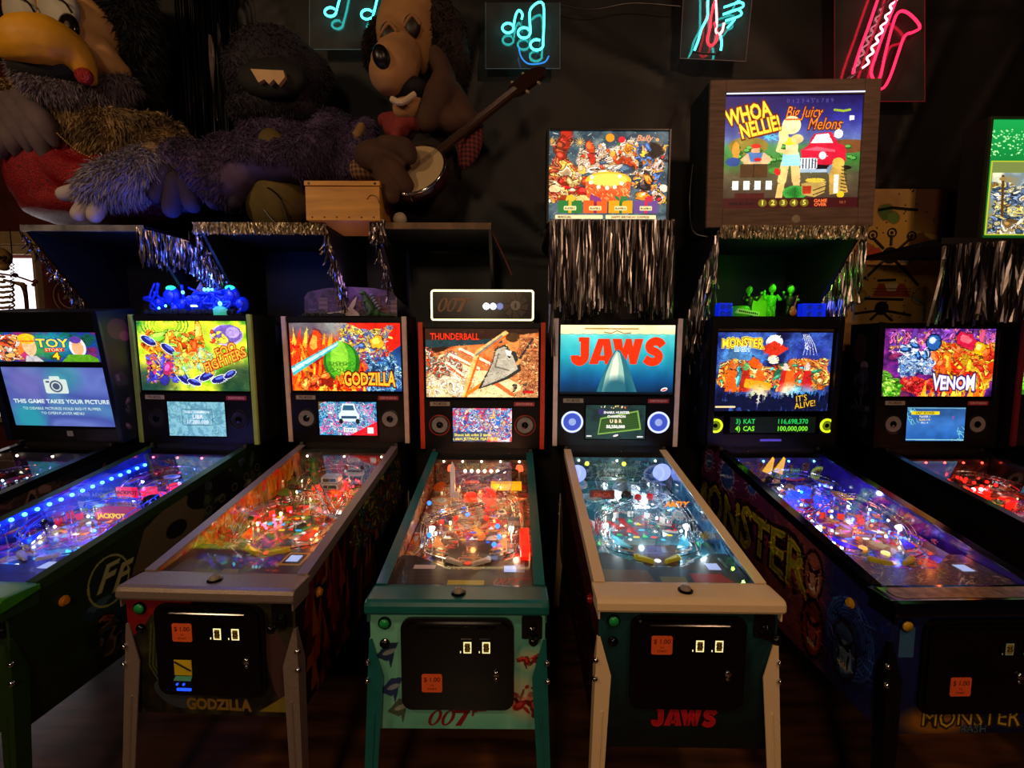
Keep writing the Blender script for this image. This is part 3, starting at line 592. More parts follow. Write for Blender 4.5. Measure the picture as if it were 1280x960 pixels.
def top_party():
    r = rg(23); a = Art(420, 340); a.mottled(r, ['38505c','586f78','2a4050','7a8a88'], 4)
    for _ in range(120): a.ell(1.24*r.random(), .4+.6*r.random(), .004, .004, 'd8e0d8')
    a.crowd(r, 26, (.0,.28,.25,.95), .08, ['a82818','d85028','f0c890','8a3018','f8b040'], '200c08', st=1.6)
    a.crowd(r, 40, (.3,.95,.5,.85), .065, ['ff8020','f8d0a0','e04818','304860','ffb040','f4e8d8','c83020'], '180c10', st=1.8)
    a.crowd(r, 30, (.9,1.22,.25,.85), .07, ['181418','f0d8c0','e88020','3a60a0','ffa030','d02020'], '100c10', st=1.8)
    a.crowd(r, 14, (.1,.38,.25,.5), .06, ['f0c070','a83818','e02018'], '200c08')
    a.busy(r, 1600)
    for x, y, q, c in ((.63,.93,.045,'ff9a18'),(.75,.91,.035,'e02030'),(.53,.84,.022,'f0a070'),(.72,.86,.016,'3a7a40'),(1.12,.91,.018,'f0a860')): a.ell(x, y, q, q, c)
    for k in range(12): a.line([(.32,.88),(.32+.05*cos(k*pi/6),.88+.05*sin(k*pi/6))], .006, 'f0c060')
    a.ell(.62, .46, .24, .1, 'f8c030'); a.poly([(.38,.45),(.86,.45),(.84,.28),(.40,.28)], 'e86830'); a.ell(.62,.29,.22,.06,'e05a28'); a.ell(.62,.47,.2,.07,'ffe060')
    for _ in range(60): q = (.4+.44*r.random(), .27+.16*r.random()); a.line([q, (q[0]+.06*(r.random()-.5), q[1]-.02)], .008, ['ffb060','c83018','ffd080'][_ % 3])
    for x, y in ((.44,.44),(.52,.39),(.61,.38),(.69,.39),(.76,.43),(.74,.51),(.45,.5)): a.ell(x, y, .022, .022, 'fffbe0')
    for k, c in enumerate(('2a7a38','f06020','f0a018','6a4a90')):
        x0 = .1+.265*k; a.poly([(x0,.1),(x0+.25,.1),(x0+.25,.24),(x0,.24)], c); a.poly([(x0+.11,.1),(x0+.14,.1),(x0+.14,.24),(x0+.11,.24)], ['f0b020','902040','207030','d82040'][k])
        for t in range(7): a.ell(x0+.125+.09*(r.random()-.5), .25+.03*r.random(), .035, .016, ['e8c030','8a3a80','2a8040','d02840'][k], rot=r.random()*3)
        a.poly(rrect(x0+.06,x0+.19,.13,.18,.01), 'f0e0a0'); a.text('PLAYER %d' % (k+1), x0+.125,.15,.025,'302010',bold=.03)
    a.poly(rrect(.07,.57,.035,.078,.003),'f8e8b0'); a.poly(rrect(.6,1.13,.035,.078,.003),'f8e8b0'); a.text('MANUAL', .17,.055,.035,'5a3810',bold=.03); a.text('HAPPY BIRTHDAY SURPRISE', .86,.055,.032,'7a5020',bold=.03)
    a.text('by', .86,.92,.06,'f0e0c8',shear=.3); a.text('Bally', .98,.925,.09,'f0a070',bold=.02,shear=.35)
    return a.img('party_backglass')
def top_melons():
    r = rg(29); a = Art(440, 400); a.vgrad([(0,'2a1c18'),(.12,'4a3a2c'),(.3,'5a5238'),(.42,'3a7a30'),(.55,'4a8a50'),(.62,'5a6aa8'),(.8,'2a2a88'),(1,'181050')]); n = a.noise(r, 6, 6)[...,None]; a.a *= (.8+.4*n)
    a.ell(.2,.56,.16,.08,'8a7a30'); a.ell(1.0,.55,.2,.06,'7a4a28')
    for _ in range(34): x, y = .05+1.0*r.random(), .4+.15*r.random(); a.ell(x,y,.03,.02,'1a5a20'); a.ell(x-.004,y+.005,.022,.012,'68b850')
    for _ in range(12): a.line([(.3+.15*r.random(),.62+.05*r.random()),(.3+.15*r.random(),.6+.06*r.random())],.008,'58c0e0')
    for b, c, d in ((.12,'5a1808',.0),(.05,'f08018',0),(0,'fff040',0)):
        a.text('WHOA', .19,.84,.19,c,bold=b,rot=.25,wx=.58); a.text('NELLIE!', .29,.72,.18,c,bold=b,rot=.25,wx=.56)
    for b, c in ((.06,'501810'),(0,'ff8a28')): a.text('Big Juicy', .63,.85,.14,c,bold=b,shear=.35,wx=.62); a.text('Melons', .80,.745,.15,c,bold=b,shear=.35,wx=.62)
    a.text('0 1 2 3 4 5 6 7 8 9', .68,.95,.05,'5048a0'); a.line([(.88,.87),(.95,.86),(1.0,.87)],.02,'a8c830'); a.poly(rrect(1.0,1.04,.78,.82,.005),'f0f0f8')
    # red car
    a.ell(.82,.36,.22,.03,'140c10'); a.poly([(.62,.52),(.68,.56),(.72,.66),(.86,.68),(.92,.58),(.98,.55),(.99,.42),(.9,.38),(.64,.4)], 'd81838'); a.poly([(.7,.58),(.74,.655),(.84,.665),(.88,.58)], 'f0f8ff'); a.poly([(.64,.52),(.75,.55),(.9,.52),(.9,.5)], 'ff5a70')
    a.ell(.92,.66,.035,.04,'f0f4f0'); a.poly(rrect(.6,.76,.35,.45,.02),'e0e8f0')
    for k in range(6): a.line([(.62+.025*k,.36),(.62+.025*k,.44)],.008,'304050')
    a.poly(rrect(.6,.86,.32,.35,.01),'a8c0d8'); a.ell(.8,.47,.03,.035,'d8e8f8'); a.ell(.88,.34,.04,.05,'8098b0')
    # standing woman in a yellow top
    for x0, x1 in ((.5,.46),(.58,.61)): a.line([(x0,.4),((x0+x1)/2,.25),(x1,.1)],.055,'e8c070'); a.line([(x0,.4),((x0+x1)/2,.25)],.07,'f0cc80')
    a.line([(.455,.1),(.46,.05)],.04,'e8c070'); a.poly([(.48,.5),(.61,.5),(.63,.38),(.47,.38)],'a0e8f8'); a.poly([(.5,.62),(.6,.62),(.6,.48),(.5,.48)],'f8e0a8'); a.ell(.53,.6,.07,.035,'f0e030'); a.ell(.59,.62,.05,.04,'f4d890')
    a.line([(.46,.6),(.44,.52),(.52,.5)],.035,'f4d890'); a.ell(.54,.74,.075,.08,'f8f4b0'); a.ell(.48,.66,.04,.08,'f8f0a0'); a.ell(.55,.73,.035,.045,'f8dca8'); a.line([(.49,.79),(.6,.79)],.014,'e06020')
    # man, crate, cat and melons
    a.ell(.26,.52,.035,.04,'f0b080'); a.ell(.26,.56,.04,.02,'e03020'); a.poly([(.14,.44),(.2,.5),(.33,.5),(.4,.44),(.36,.4),(.17,.4)],'e8b888'); a.poly([(.2,.5),(.32,.5),(.3,.42),(.22,.42)],'5080c0'); a.ell(.28,.44,.03,.015,'e02020')
    a.poly(rrect(.14,.36,.28,.4,.005),'4a3018'); a.line([(.25,.28),(.25,.4)],.006,'201008'); a.poly(rrect(.1,.34,.05,.14,.003),'4a1414')
    a.ell(.1,.52,.03,.08,'d09030'); a.ell(.08,.42,.06,.04,'2a4a90'); a.ell(.42,.34,.05,.03,'40a038'); a.ell(.44,.33,.025,.035,'e02828',rot=.4)
    for k, x in enumerate((.08,.17,.26,.35)): a.poly(rrect(x,x+.05,.17,.25,.004),'f4fffc')
    a.ell(.59,.14,.1,.065,'145018'); 
    for k in range(7): a.ell(.59,.14,.1*(.98-.14*k),.064,'48b848',ring=.12)
    a.ell(.59,.14,.095,.06,'2a8a30',.4)
    a.poly([(.64,.22),(.78,.26),(.84,.24),(.83,.14),(.75,.1),(.65,.12)],'b89a50'); a.line([(.74,.12),(.84,.16)],.008,'302010'); a.line([(.74,.16),(.84,.2)],.008,'302010'); a.poly(rrect(.65,.72,.13,.2,.005),'a83018'); a.ell(.75,.25,.08,.02,'e0c840')
    a.poly([(.87,.12),(.86,.3),(.9,.42),(.97,.42),(.98,.3),(1.02,.14)],'c8a048'); a.ell(.93,.4,.05,.05,'d8b850'); a.poly([(.9,.13),(.9,.3),(.94,.3),(.94,.13)],'f0ece0')
    for k in range(8): a.line([(.96,.16+.03*k),(1.0,.15+.03*k)],.008,'302810')
    a.busy(r, 1200, .02, .004, .16)
    for b, c, d in ((.08,'5a1808',0),(.05,'f08018',0),(.02,'fff040',0)): a.text('WHOA', .19,.84,.19,c,bold=b,rot=.25,wx=.58); a.text('NELLIE!', .29,.72,.18,c,bold=b,rot=.25,wx=.56)
    for k, x in enumerate((.08,.17,.26,.35)): a.poly(rrect(x,x+.05,.17,.25,.004),'f4fffc')
    a.ell(.96,.12,.03,.03,'e0c020'); a.poly(rrect(0,1.1,0,.095,.001),'3a0c10'); a.text('MEN IN PLAY', .16,.045,.035,'1a0808',bold=.05)
    for k in range(5): a.ell(.33+.085*k,.05,.035,.035,'6a6018'); a.text(str(k+1), .33+.085*k,.05,.06,'f0e060',bold=.02)
    a.text('GAME', .8,.065,.04,'f07038',bold=.04); a.text('OVER', .8,.03,.04,'f07038',bold=.04); a.text('TILT', .98,.05,.03,'a05028')
    return a.img('melons_backglass')
def top_green():
    r = rg(31); a = Art(260, 500); a.vgrad([(0,'0a4a18'),(.66,'10843a'),(1,'18a850')])
    for _ in range(260): q = .003+.004*r.random(); a.ell(.52*r.random(), .7+.22*r.random(), q, q, 'b8ffb0')
    a.poly(rrect(.02,.5,.03,.66,.005),'b8c830'); a.poly(rrect(.03,.49,.04,.65,.003),'7a8a48'); m = Art(200,260); m.mottled(r,['d8d8a0','f4f4d0','7a90a0','a08a50'],5)
    m.crowd(r,60,(0,.77,0,.8),.06,['f4f0c8','5a7090','2a3a50','d8c060','e8e8e0','806030'],'201810',st=2); m.line([(.15,.3),(.12,.95)],.03,'5a3a18'); m.ell(.12,.9,.04,.03,'a08040')
    y0, x0 = int(.04*500), int(.035*500); a.a[y0:y0+260, x0:x0+200] = m.a
    return a.img('green_backglass')
def fronts(kind):
    r = rg(41); a = Art(256, 180)
    if kind == 'agent':
        a.mottled(r, ['6cc4a8','84d4b4','64b49c','9cdcb4'], 2, 3)
        for cx, cy, c, l in ((.13,.62,'1c3050',.16),(.16,.33,'24386a',.16),(.22,.16,'4a5a48',.16)):
            a.poly([(cx-l*.6,cy-.02),(cx,cy+.09),(cx+l*.6,cy+.1),(cx+l*.3,cy-.02),(cx,cy-.06)], c); a.poly([(cx,cy+.03),(cx+.03,cy-.12),(cx+.06,cy)], c); a.ell(cx+.02,cy+.02,.06,.02,'c8d0b8',.6,rot=.4)
        for cx, cy, s in ((1.3,.58,.07),(1.22,.3,.13),(1.3,.2,.1)): a.ell(cx,cy,s*1.4,s*1.2,'d8b890',.6,soft=.8); a.crowd(r, 9, (cx-s,cx+s,cy-s*.7,cy+s*.7), s*.45, ['8a1c18','a83020','5a1010'], None, st=2.4)
    elif kind == 'monster':
        a.mottled(r, ['1c1c10','3a3820','100c0a','504a28'], 3); a.poly([(0,1),(.6,1),(.5,.86),(.2,.82),(.12,.7),(0,.62)], '8a1418')
        for k in range(5): a.line([(.2+.03*k,.75),(.16+.03*k,.4),(.3+.03*k,.15)], .014, '4a5a28')
        a.ell(.35,.16,.18,.09,'38404a',rot=-.5); a.ell(1.28,.4,.1,.35,'4a3030',rot=.2); a.poly([(1.08,.04),(1.36,.04),(1.34,.2)], '8a7a28')
    elif kind == 'sea':
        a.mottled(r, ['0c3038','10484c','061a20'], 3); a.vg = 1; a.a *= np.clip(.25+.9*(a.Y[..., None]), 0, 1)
    elif kind == 'band':
        a.mottled(r, ['0a1440','101c58','060a28'], 3); a.ell(.45,.1,.3,.12,'b07018',.9,soft=.7)
        for b, c in ((.08,'302808'),(0,'e0b828')): a.text('MONSTER', .72,.12,.2,c,bold=b,wx=.9, warp=lambda x, y, h: (x*h, y*(1+.2*math.sin(x*9))))
        for b, c in ((.05,'101820'),(0,'5a7a98')): a.text('BASH', .75,.03,.09,c,bold=b)
        a.poly(rrect(.08,.2,.62,.86,.01),'3a6a98')
    elif kind == 'flyers':
        a.mottled(r, ['1c3418','2a4a20','101c10'], 3)
    else:
        a.mottled(r, ['180c1c','2a1030','0c0a14'], 3)
    return a.img(kind+'_front')
def sides(kind):
    r = rg(43); a = Art(400, 190)
    if kind == 'band':      # seen from its left: the rear of the machine at x = 0
        a.mottled(r, ['101c58','2a1c58','5a2048','1a2a70'], 2.5); A = a.asp
        a.ell(1.35,.4,.45,.45,'8a4030',.85,soft=.8); a.ell(.6,.75,.6,.3,'5a1c48',.8,soft=.8); a.ell(1.9,.5,.25,.6,'0c1a58',.9,soft=.6)
        for cx, cy, q in ((.48,.80,.12),(.85,.84,.07),(.15,.84,.07)):
            a.ell(cx,cy,q,q,'7a90c8',ring=.12); a.ell(cx,cy,q*.8,q*.8,'2a4a90'); a.ell(cx,cy,q*.8,q*.12,'a0b0d8',rot=.2)
            for k in range(14): t = k*pi/7; a.line([(cx+q*cos(t),cy+q*sin(t)),(cx+q*(1.3+.4*r.random())*cos(t+.1),cy+q*1.5*sin(t+.1))], .008, 'b088a0')
        w = lambda x, y, h: (x*h, y*(1+.10*math.sin(x*11)))
        for b, c in ((.10,'1c0808'),(.02,'b8a018'),(-.02,'7a8a20')): a.text('MONSTER', .68,.48,.42,c,bold=b,wx=.86,warp=w)
        for b, c in ((.08,'081838'),(0,'3068b0')): a.text('BASH', .6,.22,.2,c,bold=b)
        for k in range(6): a.ell(1.86,.33,.17-.015*k,.22-.02*k,'2a4a90',ring=.06)
        for cx, cy, q, c, d in ((1.56,.52,.12,'8a4a38','c89070'),(1.58,.2,.14,'7a2a18','c05830'),(1.83,.24,.13,'28406a','7a98b0')):
            a.ell(cx,cy,q*.75,q*1.35,'180a10'); a.ell(cx,cy,q*.6,q*1.15,c); a.ell(cx+.01,cy-.03,q*.4,q*.7,d,.8)
            for s in (-1,1): a.ell(cx+s*q*.2,cy+q*.15,q*.12,q*.08,'100608')
            a.poly([(cx-q*.2,cy-q*.5),(cx+q*.2,cy-q*.5),(cx+q*.12,cy-q*.65),(cx-q*.12,cy-q*.65)],'200808')
        a.busy(r, 1800, .05, .008, .4)
        for cx, cy, q in ((1.56,.52,.12),(1.58,.2,.14),(1.83,.24,.13)):
            for s_ in (-1, 1): a.line([(cx+s_*q*.08,cy+q*.18),(cx+s_*q*.38,cy+q*.42)], .022, '14060a'); a.line([(cx+s_*q*.3,cy-.1*q),(cx+s_*q*.22,cy-q*.7)], .012, '14060a')
            for k in range(5): a.line([(cx-q*.25+q*.1*k,cy-q*.55),(cx-q*.2+q*.1*k,cy-q*.75)], .008, 'e8d8b0')
    elif kind == 'flyers':
        a.mottled(r, ['141c0c','20300f','0a0e0a','0a1420'], 2.5); a.poly([(.55,.25),(.75,.7),(1.05,.85),(1.3,.62),(1.35,.4),(1.1,.5),(.9,.4),(.8,.2)], '6a6048'); a.ell(1.0,.6,.09,.06,'141418'); a.ell(1.3,.75,.2,.1,'0c0c10')
        a.crowd(r, 30, (.4,1.0,.0,.4), .08, ['5a2818','1c3440','4a3c20','0c1418'], None, st=2); a.crowd(r, 14, (1.3,2.0,.6,.95), .06, ['3a4a58','20301c','5a5848'], None, st=2)
        for _ in range(5): a.ell(1.3+.15*_, .62+.04*_, .035,.035,'6a6a58',ring=.3)
        a.ell(.50,.50,.13,.15,'a8b068',ring=.09)
        for b in (.01,): a.text('F', .46,.52,.2,'b8ba80',bold=b+.02,shear=.5); a.text('F', .55,.48,.2,'b8ba80',bold=b+.02,shear=.5)
    elif kind == 'monster':
        a.mottled(r, ['100808','381008','0a1030','201010'], 2.5); a.ell(1.3,.7,.5,.3,'1c4a78',.8,soft=.8); a.flames(r, 70, (.1,1.2,-.1,.7), ['8a2008','b84010','5a1008','c86a18'], .3, .04); a.crowd(r, 40, (.7,1.9,.4,.9), .06, ['b8902a','2a5a80','883018','304a30'], '0a0606', st=2.4)
    elif kind == 'sea': a.mottled(r, ['1c0808','4a1010','100606'], 2.5); a.crowd(r,20,(.1,1.9,.1,.8),.1,['5a1418','301010'],None)
    elif kind == 'agent': a.mottled(r, ['1c3a34','28524a','0c1c1c'], 2.5)
    elif kind == 'toys': a.mottled(r, ['0c0a10','1a1420','30180f'], 2.5); a.crowd(r,26,(.1,2,.1,.8),.1,['3a2018','5a3c28','201828'],None)
    else: a.mottled(r, ['0a080c','100c14','060508'], 2.5)
    return a.img(kind+'_side')
def boxside(kind):
    r = rg(47); a = Art(90, 256, '08060c')
    if kind == 'toys': a.ell(.15,.86,.1,.08,'7a1c28',.7); a.ell(.2,.8,.05,.04,'903040',.8); a.crowd(r, 14, (.05,.3,.1,.5), .05, ['3a2c28','1c1820','5a4038'], None)
    if kind == 'ooze':
        a.ell(.14,.8,.08,.12,'5a2c28',.7); a.ell(.2,.66,.05,.035,'a89a98',.8)
        for k in range(6): a.ell(.12+.1*r.random(), .1+.5*r.random(), .06, .07, ['2a2c34','3a3c48','181820'][k % 3], rot=r.random()*3); a.line([(.1+.1*r.random(),.1+.5*r.random()),(.2,.2+.3*r.random())],.012,'5a5c68')
        a.text('VENOM',.17,.3,.07,'484858',bold=.02)
    if kind == 'flyers': a.mottled(r, ['0a0a0a','182010','080608'], 3)
    if kind == 'monster': a.mottled(r, ['140606','300c08','0a0606'], 3); a.flames(r, 20, (0,.35,0,.9), ['5a1408','38100a'], .2, .03)
    if kind == 'band': a.mottled(r, ['0a0e28','14183a','08080f'], 3); a.crowd(r,10,(.05,.3,.2,.9),.05,['1c2448','2a2038'],None)
    return a.img(kind+'_boxside')
PFC = dict(
  toys=(['1c1030','30204a','0c1830','3a1830'], ['ff5020','30e0a0','4060ff','d040c0','e8e8ff','20c0d0'], ''),
  flyers=(['1a1c70','3a2a90','10104a','5a3aa0'], ['3a5aff','d03060','ff8a30','e8d040','8a50ff','60c8ff','ff5070','f4f4ff'], 'SUPER JACKPOT'),
  monster=(['38281c','603018','201810','4a2c20'], ['ff5a18','ffb020','3a8a30','d83018','60b830','b02010','e8d8c0','2a5060'], ''),
  agent=(['604838','8a6a50','302420','a08060'], ['e0a060','d83018','f0d8a8','ff8a20','4a3a60','c84830','f4ecd8','705a50'], ''),
  sea=(['1c6a80','3aa8c0','104050','88d0e0'], ['58c8e0','207090','d8f4ff','0c4050','90e0f0','e0e8e0','30a0b8'], ''),
  band=(['28189a','4a30c0','180c60','5a40e0'], ['5a40ff','ff5a20','ffb830','4080ff','b050ff','80b0ff','ff3a60','40d0e0'], ''),
  ooze=(['301018','4a1418','180a10','5a2020'], ['d02820','8a7a78','f04030','503840','c0b0a8','ff8020'], ''),
  spider=(['301018','4a1418','180a10','5a2020'], ['d02820','ffb020','f04030','503840','ff6018'], ''))
def field(kind, seed):
    r = rg(seed); base, pal, _ = PFC[kind]; a = Art(250, 500); a.mottled(r, base, 6)
    a.crowd(r, 240, (0,.5,.2,1), .05, pal, '08060a', .6, st=2.2)
    if kind == 'sea':
        a.poly([(.0,.3),(.5,.3),(.5,.62),(.0,.6)], '2a5a68', .8); a.mottled(r, ['2a90b0','58c0d8','1c6080'], 4, al=.35)
        a.crowd(r, 12, (.02,.22,.46,.52), .04, ['d01828','a81020'], None, 1.0, st=2.6); a.crowd(r, 10, (.2,.42,.48,.53), .03, ['d01828'], None, 1.0, st=2.8)
        a.poly([(.13,.34),(.36,.34),(.32,.2),(.2,.2)], '6a4a38'); a.line([(.13,.34),(.36,.34),(.32,.2),(.2,.2),(.13,.34)], .008, '2a1c18'); a.ell(.26,.3,.045,.045,'8090e8',.8,soft=.6)
    if kind == 'agent':
        a.poly([(.12,.2),(.2,.4),(.36,.4),(.4,.2)], '3a2c24')
        for k in range(4): a.line(rrect(.2+.012*k,.31-.012*k,.2+.04*k,.228+.04*k,.004)+[(.31-.012*k,.225+.04*k)], .005, 'f0a050')
        a.text('007', .22,.45,.05,'c02020',bold=.02,shear=.3)
    if kind == 'monster':
        a.crowd(r, 16, (.02,.14,.25,.7), .06, ['ffa020','ff5a10','a0c030'], '601008', .8); a.poly([(.2,.3),(.35,.5),(.3,.55),(.16,.36)], '2a5a38'); a.poly([(.3,.5),(.5,.62),(.5,.66),(.3,.53)], '40b0b8')
    if kind == 'band':
        a.ell(.27,.47,.09,.08,'ff6a10'); a.ell(.27,.47,.05,.05,'ffc030'); a.crowd(r, 14, (.12,.4,.3,.5), .05, ['ff8a20','ffc040','ff4a20'], '501008')
    if kind == 'flyers': a.ell(.33,.5,.1,.07,'f09030'); a.ell(.33,.5,.06,.04,'ffe060'); a.crowd(r,16,(.1,.4,.4,.6),.04,['ff8030','e03a50','f0e050'],'200838')
    a.poly([(0,0),(.5,0),(.5,.1),(0,.1)], '181412')
    for s_ in (-1, 1): a.line([(.25+s_*.05,.17),(.25+s_*.17,.27),(.25+s_*.2,.42)], .006, 'e8e0d0')
    a.busy(r, 900, .03, .005)
    return a.img(kind+'_playfield_%d' % seed)
def apron_art(kind):
    r = rg(51); a = Art(300, 130, '141210')
    if kind == 'agent':
        a.mottled(r, ['1a1614','241c18'], 3); a.poly([(0,1),(.7,1),(.85,.0),(0,0)], '2a2018', .6)
        for k in range(7): a.line([(.15,.1+.05*k),(.75,.12+.06*k)], .02, ['4a4028','302818'][k % 2])
        a.poly(rrect(.92,1.5,.02,.17,.02),'d8c828'); a.poly(rrect(.3,.66,.52,.66,.01),'f0e0e0'); poly2(a, SPY, 1.88, .14, .2, 'c81c1c'); a.poly(rrect(1.98,2.15,.42,.68,.01),'a8b8e8'); a.line([(1.0,.78),(2.3,.78)],.012,'b87838')
    elif kind == 'sea':
        a.mottled(r, ['1c2830','283a44','101a20'], 3); a.poly([(.08,.04),(.85,.04),(.8,.4),(.1,.42)], '7a5a30'); a.poly([(.95,.03),(1.35,.03),(1.35,.2),(.95,.2)], '8a8a48'); a.poly([(1.45,.04),(2.05,.04),(1.95,.3),(1.45,.32)], 'b81828'); a.poly([(1.0,.55),(1.6,.4),(1.7,.85),(1.4,.6)], '4a3018')
    elif kind == 'monster':
        a.mottled(r, ['28180f','3a2414','140e0a'], 3); a.poly([(.12,.05),(.75,.05),(.7,.45),(.12,.45)], '5a5028'); a.poly([(.95,.03),(1.35,.03),(1.35,.15),(.95,.15)], '8a8040'); a.crowd(r,14,(1.0,1.8,.1,.5),.1,['a84018','4a6a28','803010'],'140808'); a.poly(rrect(1.72,2.1,.3,.75,.04),'e0b030'); a.poly(rrect(1.76,2.06,.36,.7,.02),'201c30')
    elif kind == 'flyers': a.mottled(r, ['2a1c90','3a30b0','1c1060'], 3)
    elif kind == 'band': a.mottled(r, ['3a3428','5a4c30','1c1a30'], 4); a.crowd(r, 40, (0,2.3,0,1), .08, ['6a5a38','3a3048','8a7a50','281c30'], None, st=2.5)
    else: a.mottled(r, ['1c0c0c','301410'], 3)
    return a.img(kind+'_apron')
def poly2(a, polys, cx, cy, s, c):
    for p in polys: a.poly([(cx+x*s, cy+y*s) for x, y in p], c)
    return a
def blades(kind):
    r = rg(53); a = Art(400, 60)
    if kind == 'sea': a.mottled(r, ['2a5a80','5a98c0','1c3a58','90c0d8'], 2)
    elif kind == 'agent': a.mottled(r, ['d8a898','f0d0b8','a86848','e8b0a0'], 2); a.crowd(r, 20, (3.5,6.6,0,1), .3, ['e08830','703820','c86030'], '402018', st=2)
    elif kind == 'monster': a.mottled(r, ['802010','e8801c','b8a020','401010'], 2); a.flames(r, 60, (0,6,-.2,.7), FIRE, .7, .1)
    elif kind == 'flyers': a.mottled(r, ['1030b0','2050e0','0a1c80'], 2)
    elif kind == 'band': a.mottled(r, ['1c1060','301c90','100a38'], 2)
    else: a.mottled(r, ['100c10','1c1418'], 2)
    return a.img(kind+'_blade')
def wall_field():
    r = rg(61); a = Art(220, 330); a.mottled(r, ['b08a4a','c09a58','a88048','b89050'], 3); W = a.asp
    a.poly([(.45,.7),(W,.65),(W,1),(.45,1)], '7a4830', .75); a.ell(.33,.42,.3,.4,'d0a038',.7,soft=.4)
    for x, y, q, c in ((.12,.55,.06,'a85028'),(.2,.52,.05,'b03a20'),(.5,.6,.07,'8a5a28'),(.55,.55,.08,'7a4028'),(.25,.83,.05,'4a6a28'),(.3,.79,.04,'608030'),(.1,.2,.05,'b89030'),(.55,.2,.06,'a88030'),(.42,.5,.05,'6a7a70')): a.splat(r, x, y, q, c, '5a3818')
    a.poly([(.24,.3),(.42,.3),(.47,.2),(.2,.2)], 'a04020'); a.poly([(.28,.3),(.38,.3),(.36,.24),(.3,.24)],'d8c090')
    for y in (.22,.24,.26): a.line([(.2,y),(.47,y)], .005, '6a2814')
    for x in (.08,.58): a.line([(x,.02),(x,.14),(.33+(x-.33)*.6,.2)], .02, '6a7a80')
    for _ in range(60): x, y = W*r.random(), r.random(); a.ell(x,y,.006,.006,'382010')
    return a.img('wall_playfield')
# ---------------------------------------------------------------- shared materials
BLACK = pm('black_powder_coat', '0c0b0d', 0.35, var=.3, scale=30)
BLACKG = pm('black_gloss', '070708', 0.12, var=.3)
WOODB = pm('black_painted_plywood', '0d0b0c', 0.55, var=.4, scale=8, bump=.1)
CHROME = pm('chrome', 'd8d8dc', 0.12, metal=1.0, var=.1)
STEEL = pm('brushed_steel', 'a0a0a4', 0.3, metal=1.0, var=.15, stretch=(2, 60, 2))
RUBW = pm('white_rubber', 'e8e4dc', 0.5); RUBB = pm('black_rubber', '101012', 0.6)
CLEAR = glass_mat('clear_plastic', (.93, .95, .97), 0.05, 0.02)
GLASS = glass_mat('cabinet_glass', (.98, .985, .98), 0.0, 0.0, haze=0.003)
WARMB = glow('ffd9a0', 9.0, 'warm_bulb'); WHITEB = glow('e8f0ff', 9.0, 'white_bulb')

def rail_z(y): return .943 + max(0, y - .09) * .1770
_shared = {}
def share(key, fn, name, mats, parent, loc=(0,0,0), rz=0, sc=None):
    'first call builds a mesh, later calls reuse its data'
    if key not in _shared:
        mb = MB(); fn(mb); o = mb.build(name, mats, parent); _shared[key] = o.data
    else:
        me = _shared[key]
        if mats is not None and tuple(me.materials[:]) != tuple(mats if isinstance(mats, (list, tuple)) else [mats]):
            k2 = (key, tuple(m.name for m in (mats if isinstance(mats, (list, tuple)) else [mats])))
            if k2 not in _shared:
                me2 = me.copy(); me2.materials.clear()
                for m in (mats if isinstance(mats, (list, tuple)) else [mats]): me2.materials.append(m)
                _shared[k2] = me2
            me = _shared[k2]
        o = bpy.data.objects.new(name, me); COL.objects.link(o); o.parent = parent
    o.location = loc; o.rotation_euler = (0, 0, rz)
    if sc: o.scale = sc
    return o

# ---------------------------------------------------------------- small playfield pieces (local: x across, y up the table, z off the wood)
def g_flipper(mb):
    n = 10; L, r0, r1 = .074, .0115, .006; pts = [(r0*cos(R(90+180*i/n)), r0*sin(R(90+180*i/n))) for i in range(n+1)] + [(L+r1*cos(R(-90+180*i/n)), r1*sin(R(-90+180*i/n))) for i in range(n+1)]
    mb.mt(1).prism([(x*1.0, y*1.25) for x, y in pts], .006, .018, 'z'); mb.mt(0).prism([(x*.96, y*.95) for x, y in pts], .004, .022, 'z'); mb.mt(2).cyl((0,0,.022), .006, .004, 10)
def g_post(mb): mb.lathe((0,0,0), [(.006,0),(.0045,.006),(.0045,.018),(.006,.022),(.0035,.026),(0,.03)], 8)
def g_bumper(mb):
    mb.mt(1).lathe((0,0,0), [(.038,.0),(.038,.004),(.022,.012),(.022,.034)], 20); mb.mt(2).lathe((0,0,0), [(.033,.018),(.035,.02),(.033,.022)], 20)
    mb.mt(0).lathe((0,0,0), [(.030,.034),(.036,.036),(.036,.041),(.028,.047),(.010,.049),(0,.05)], 20)
def g_target(mb): mb.mt(0).box(-.013,.013,-.002,.002,.004,.03); mb.mt(1).box(-.004,.004,.002,.008,.0,.02)
def g_bulb(mb): mb.mt(1).cyl((0,0,0), .004, .006, 8); mb.mt(0).sh().ball((0,0,.011), .006, 8); mb.sh(False)
def g_spot(mb):
    M = Matrix.Rotation(R(50), 4, 'X'); mb.mt(1).cyl((0,0,0), .003, .045, 6); M = Matrix.Translation((0,0,.05)) @ M
    mb.mt(1).lathe((0,0,-.012), [(.006,0),(.012,.012),(.013,.022)], 12, M=M); mb.mt(0).cyl((0,0,.006), .0105, .002, 12, M=M)
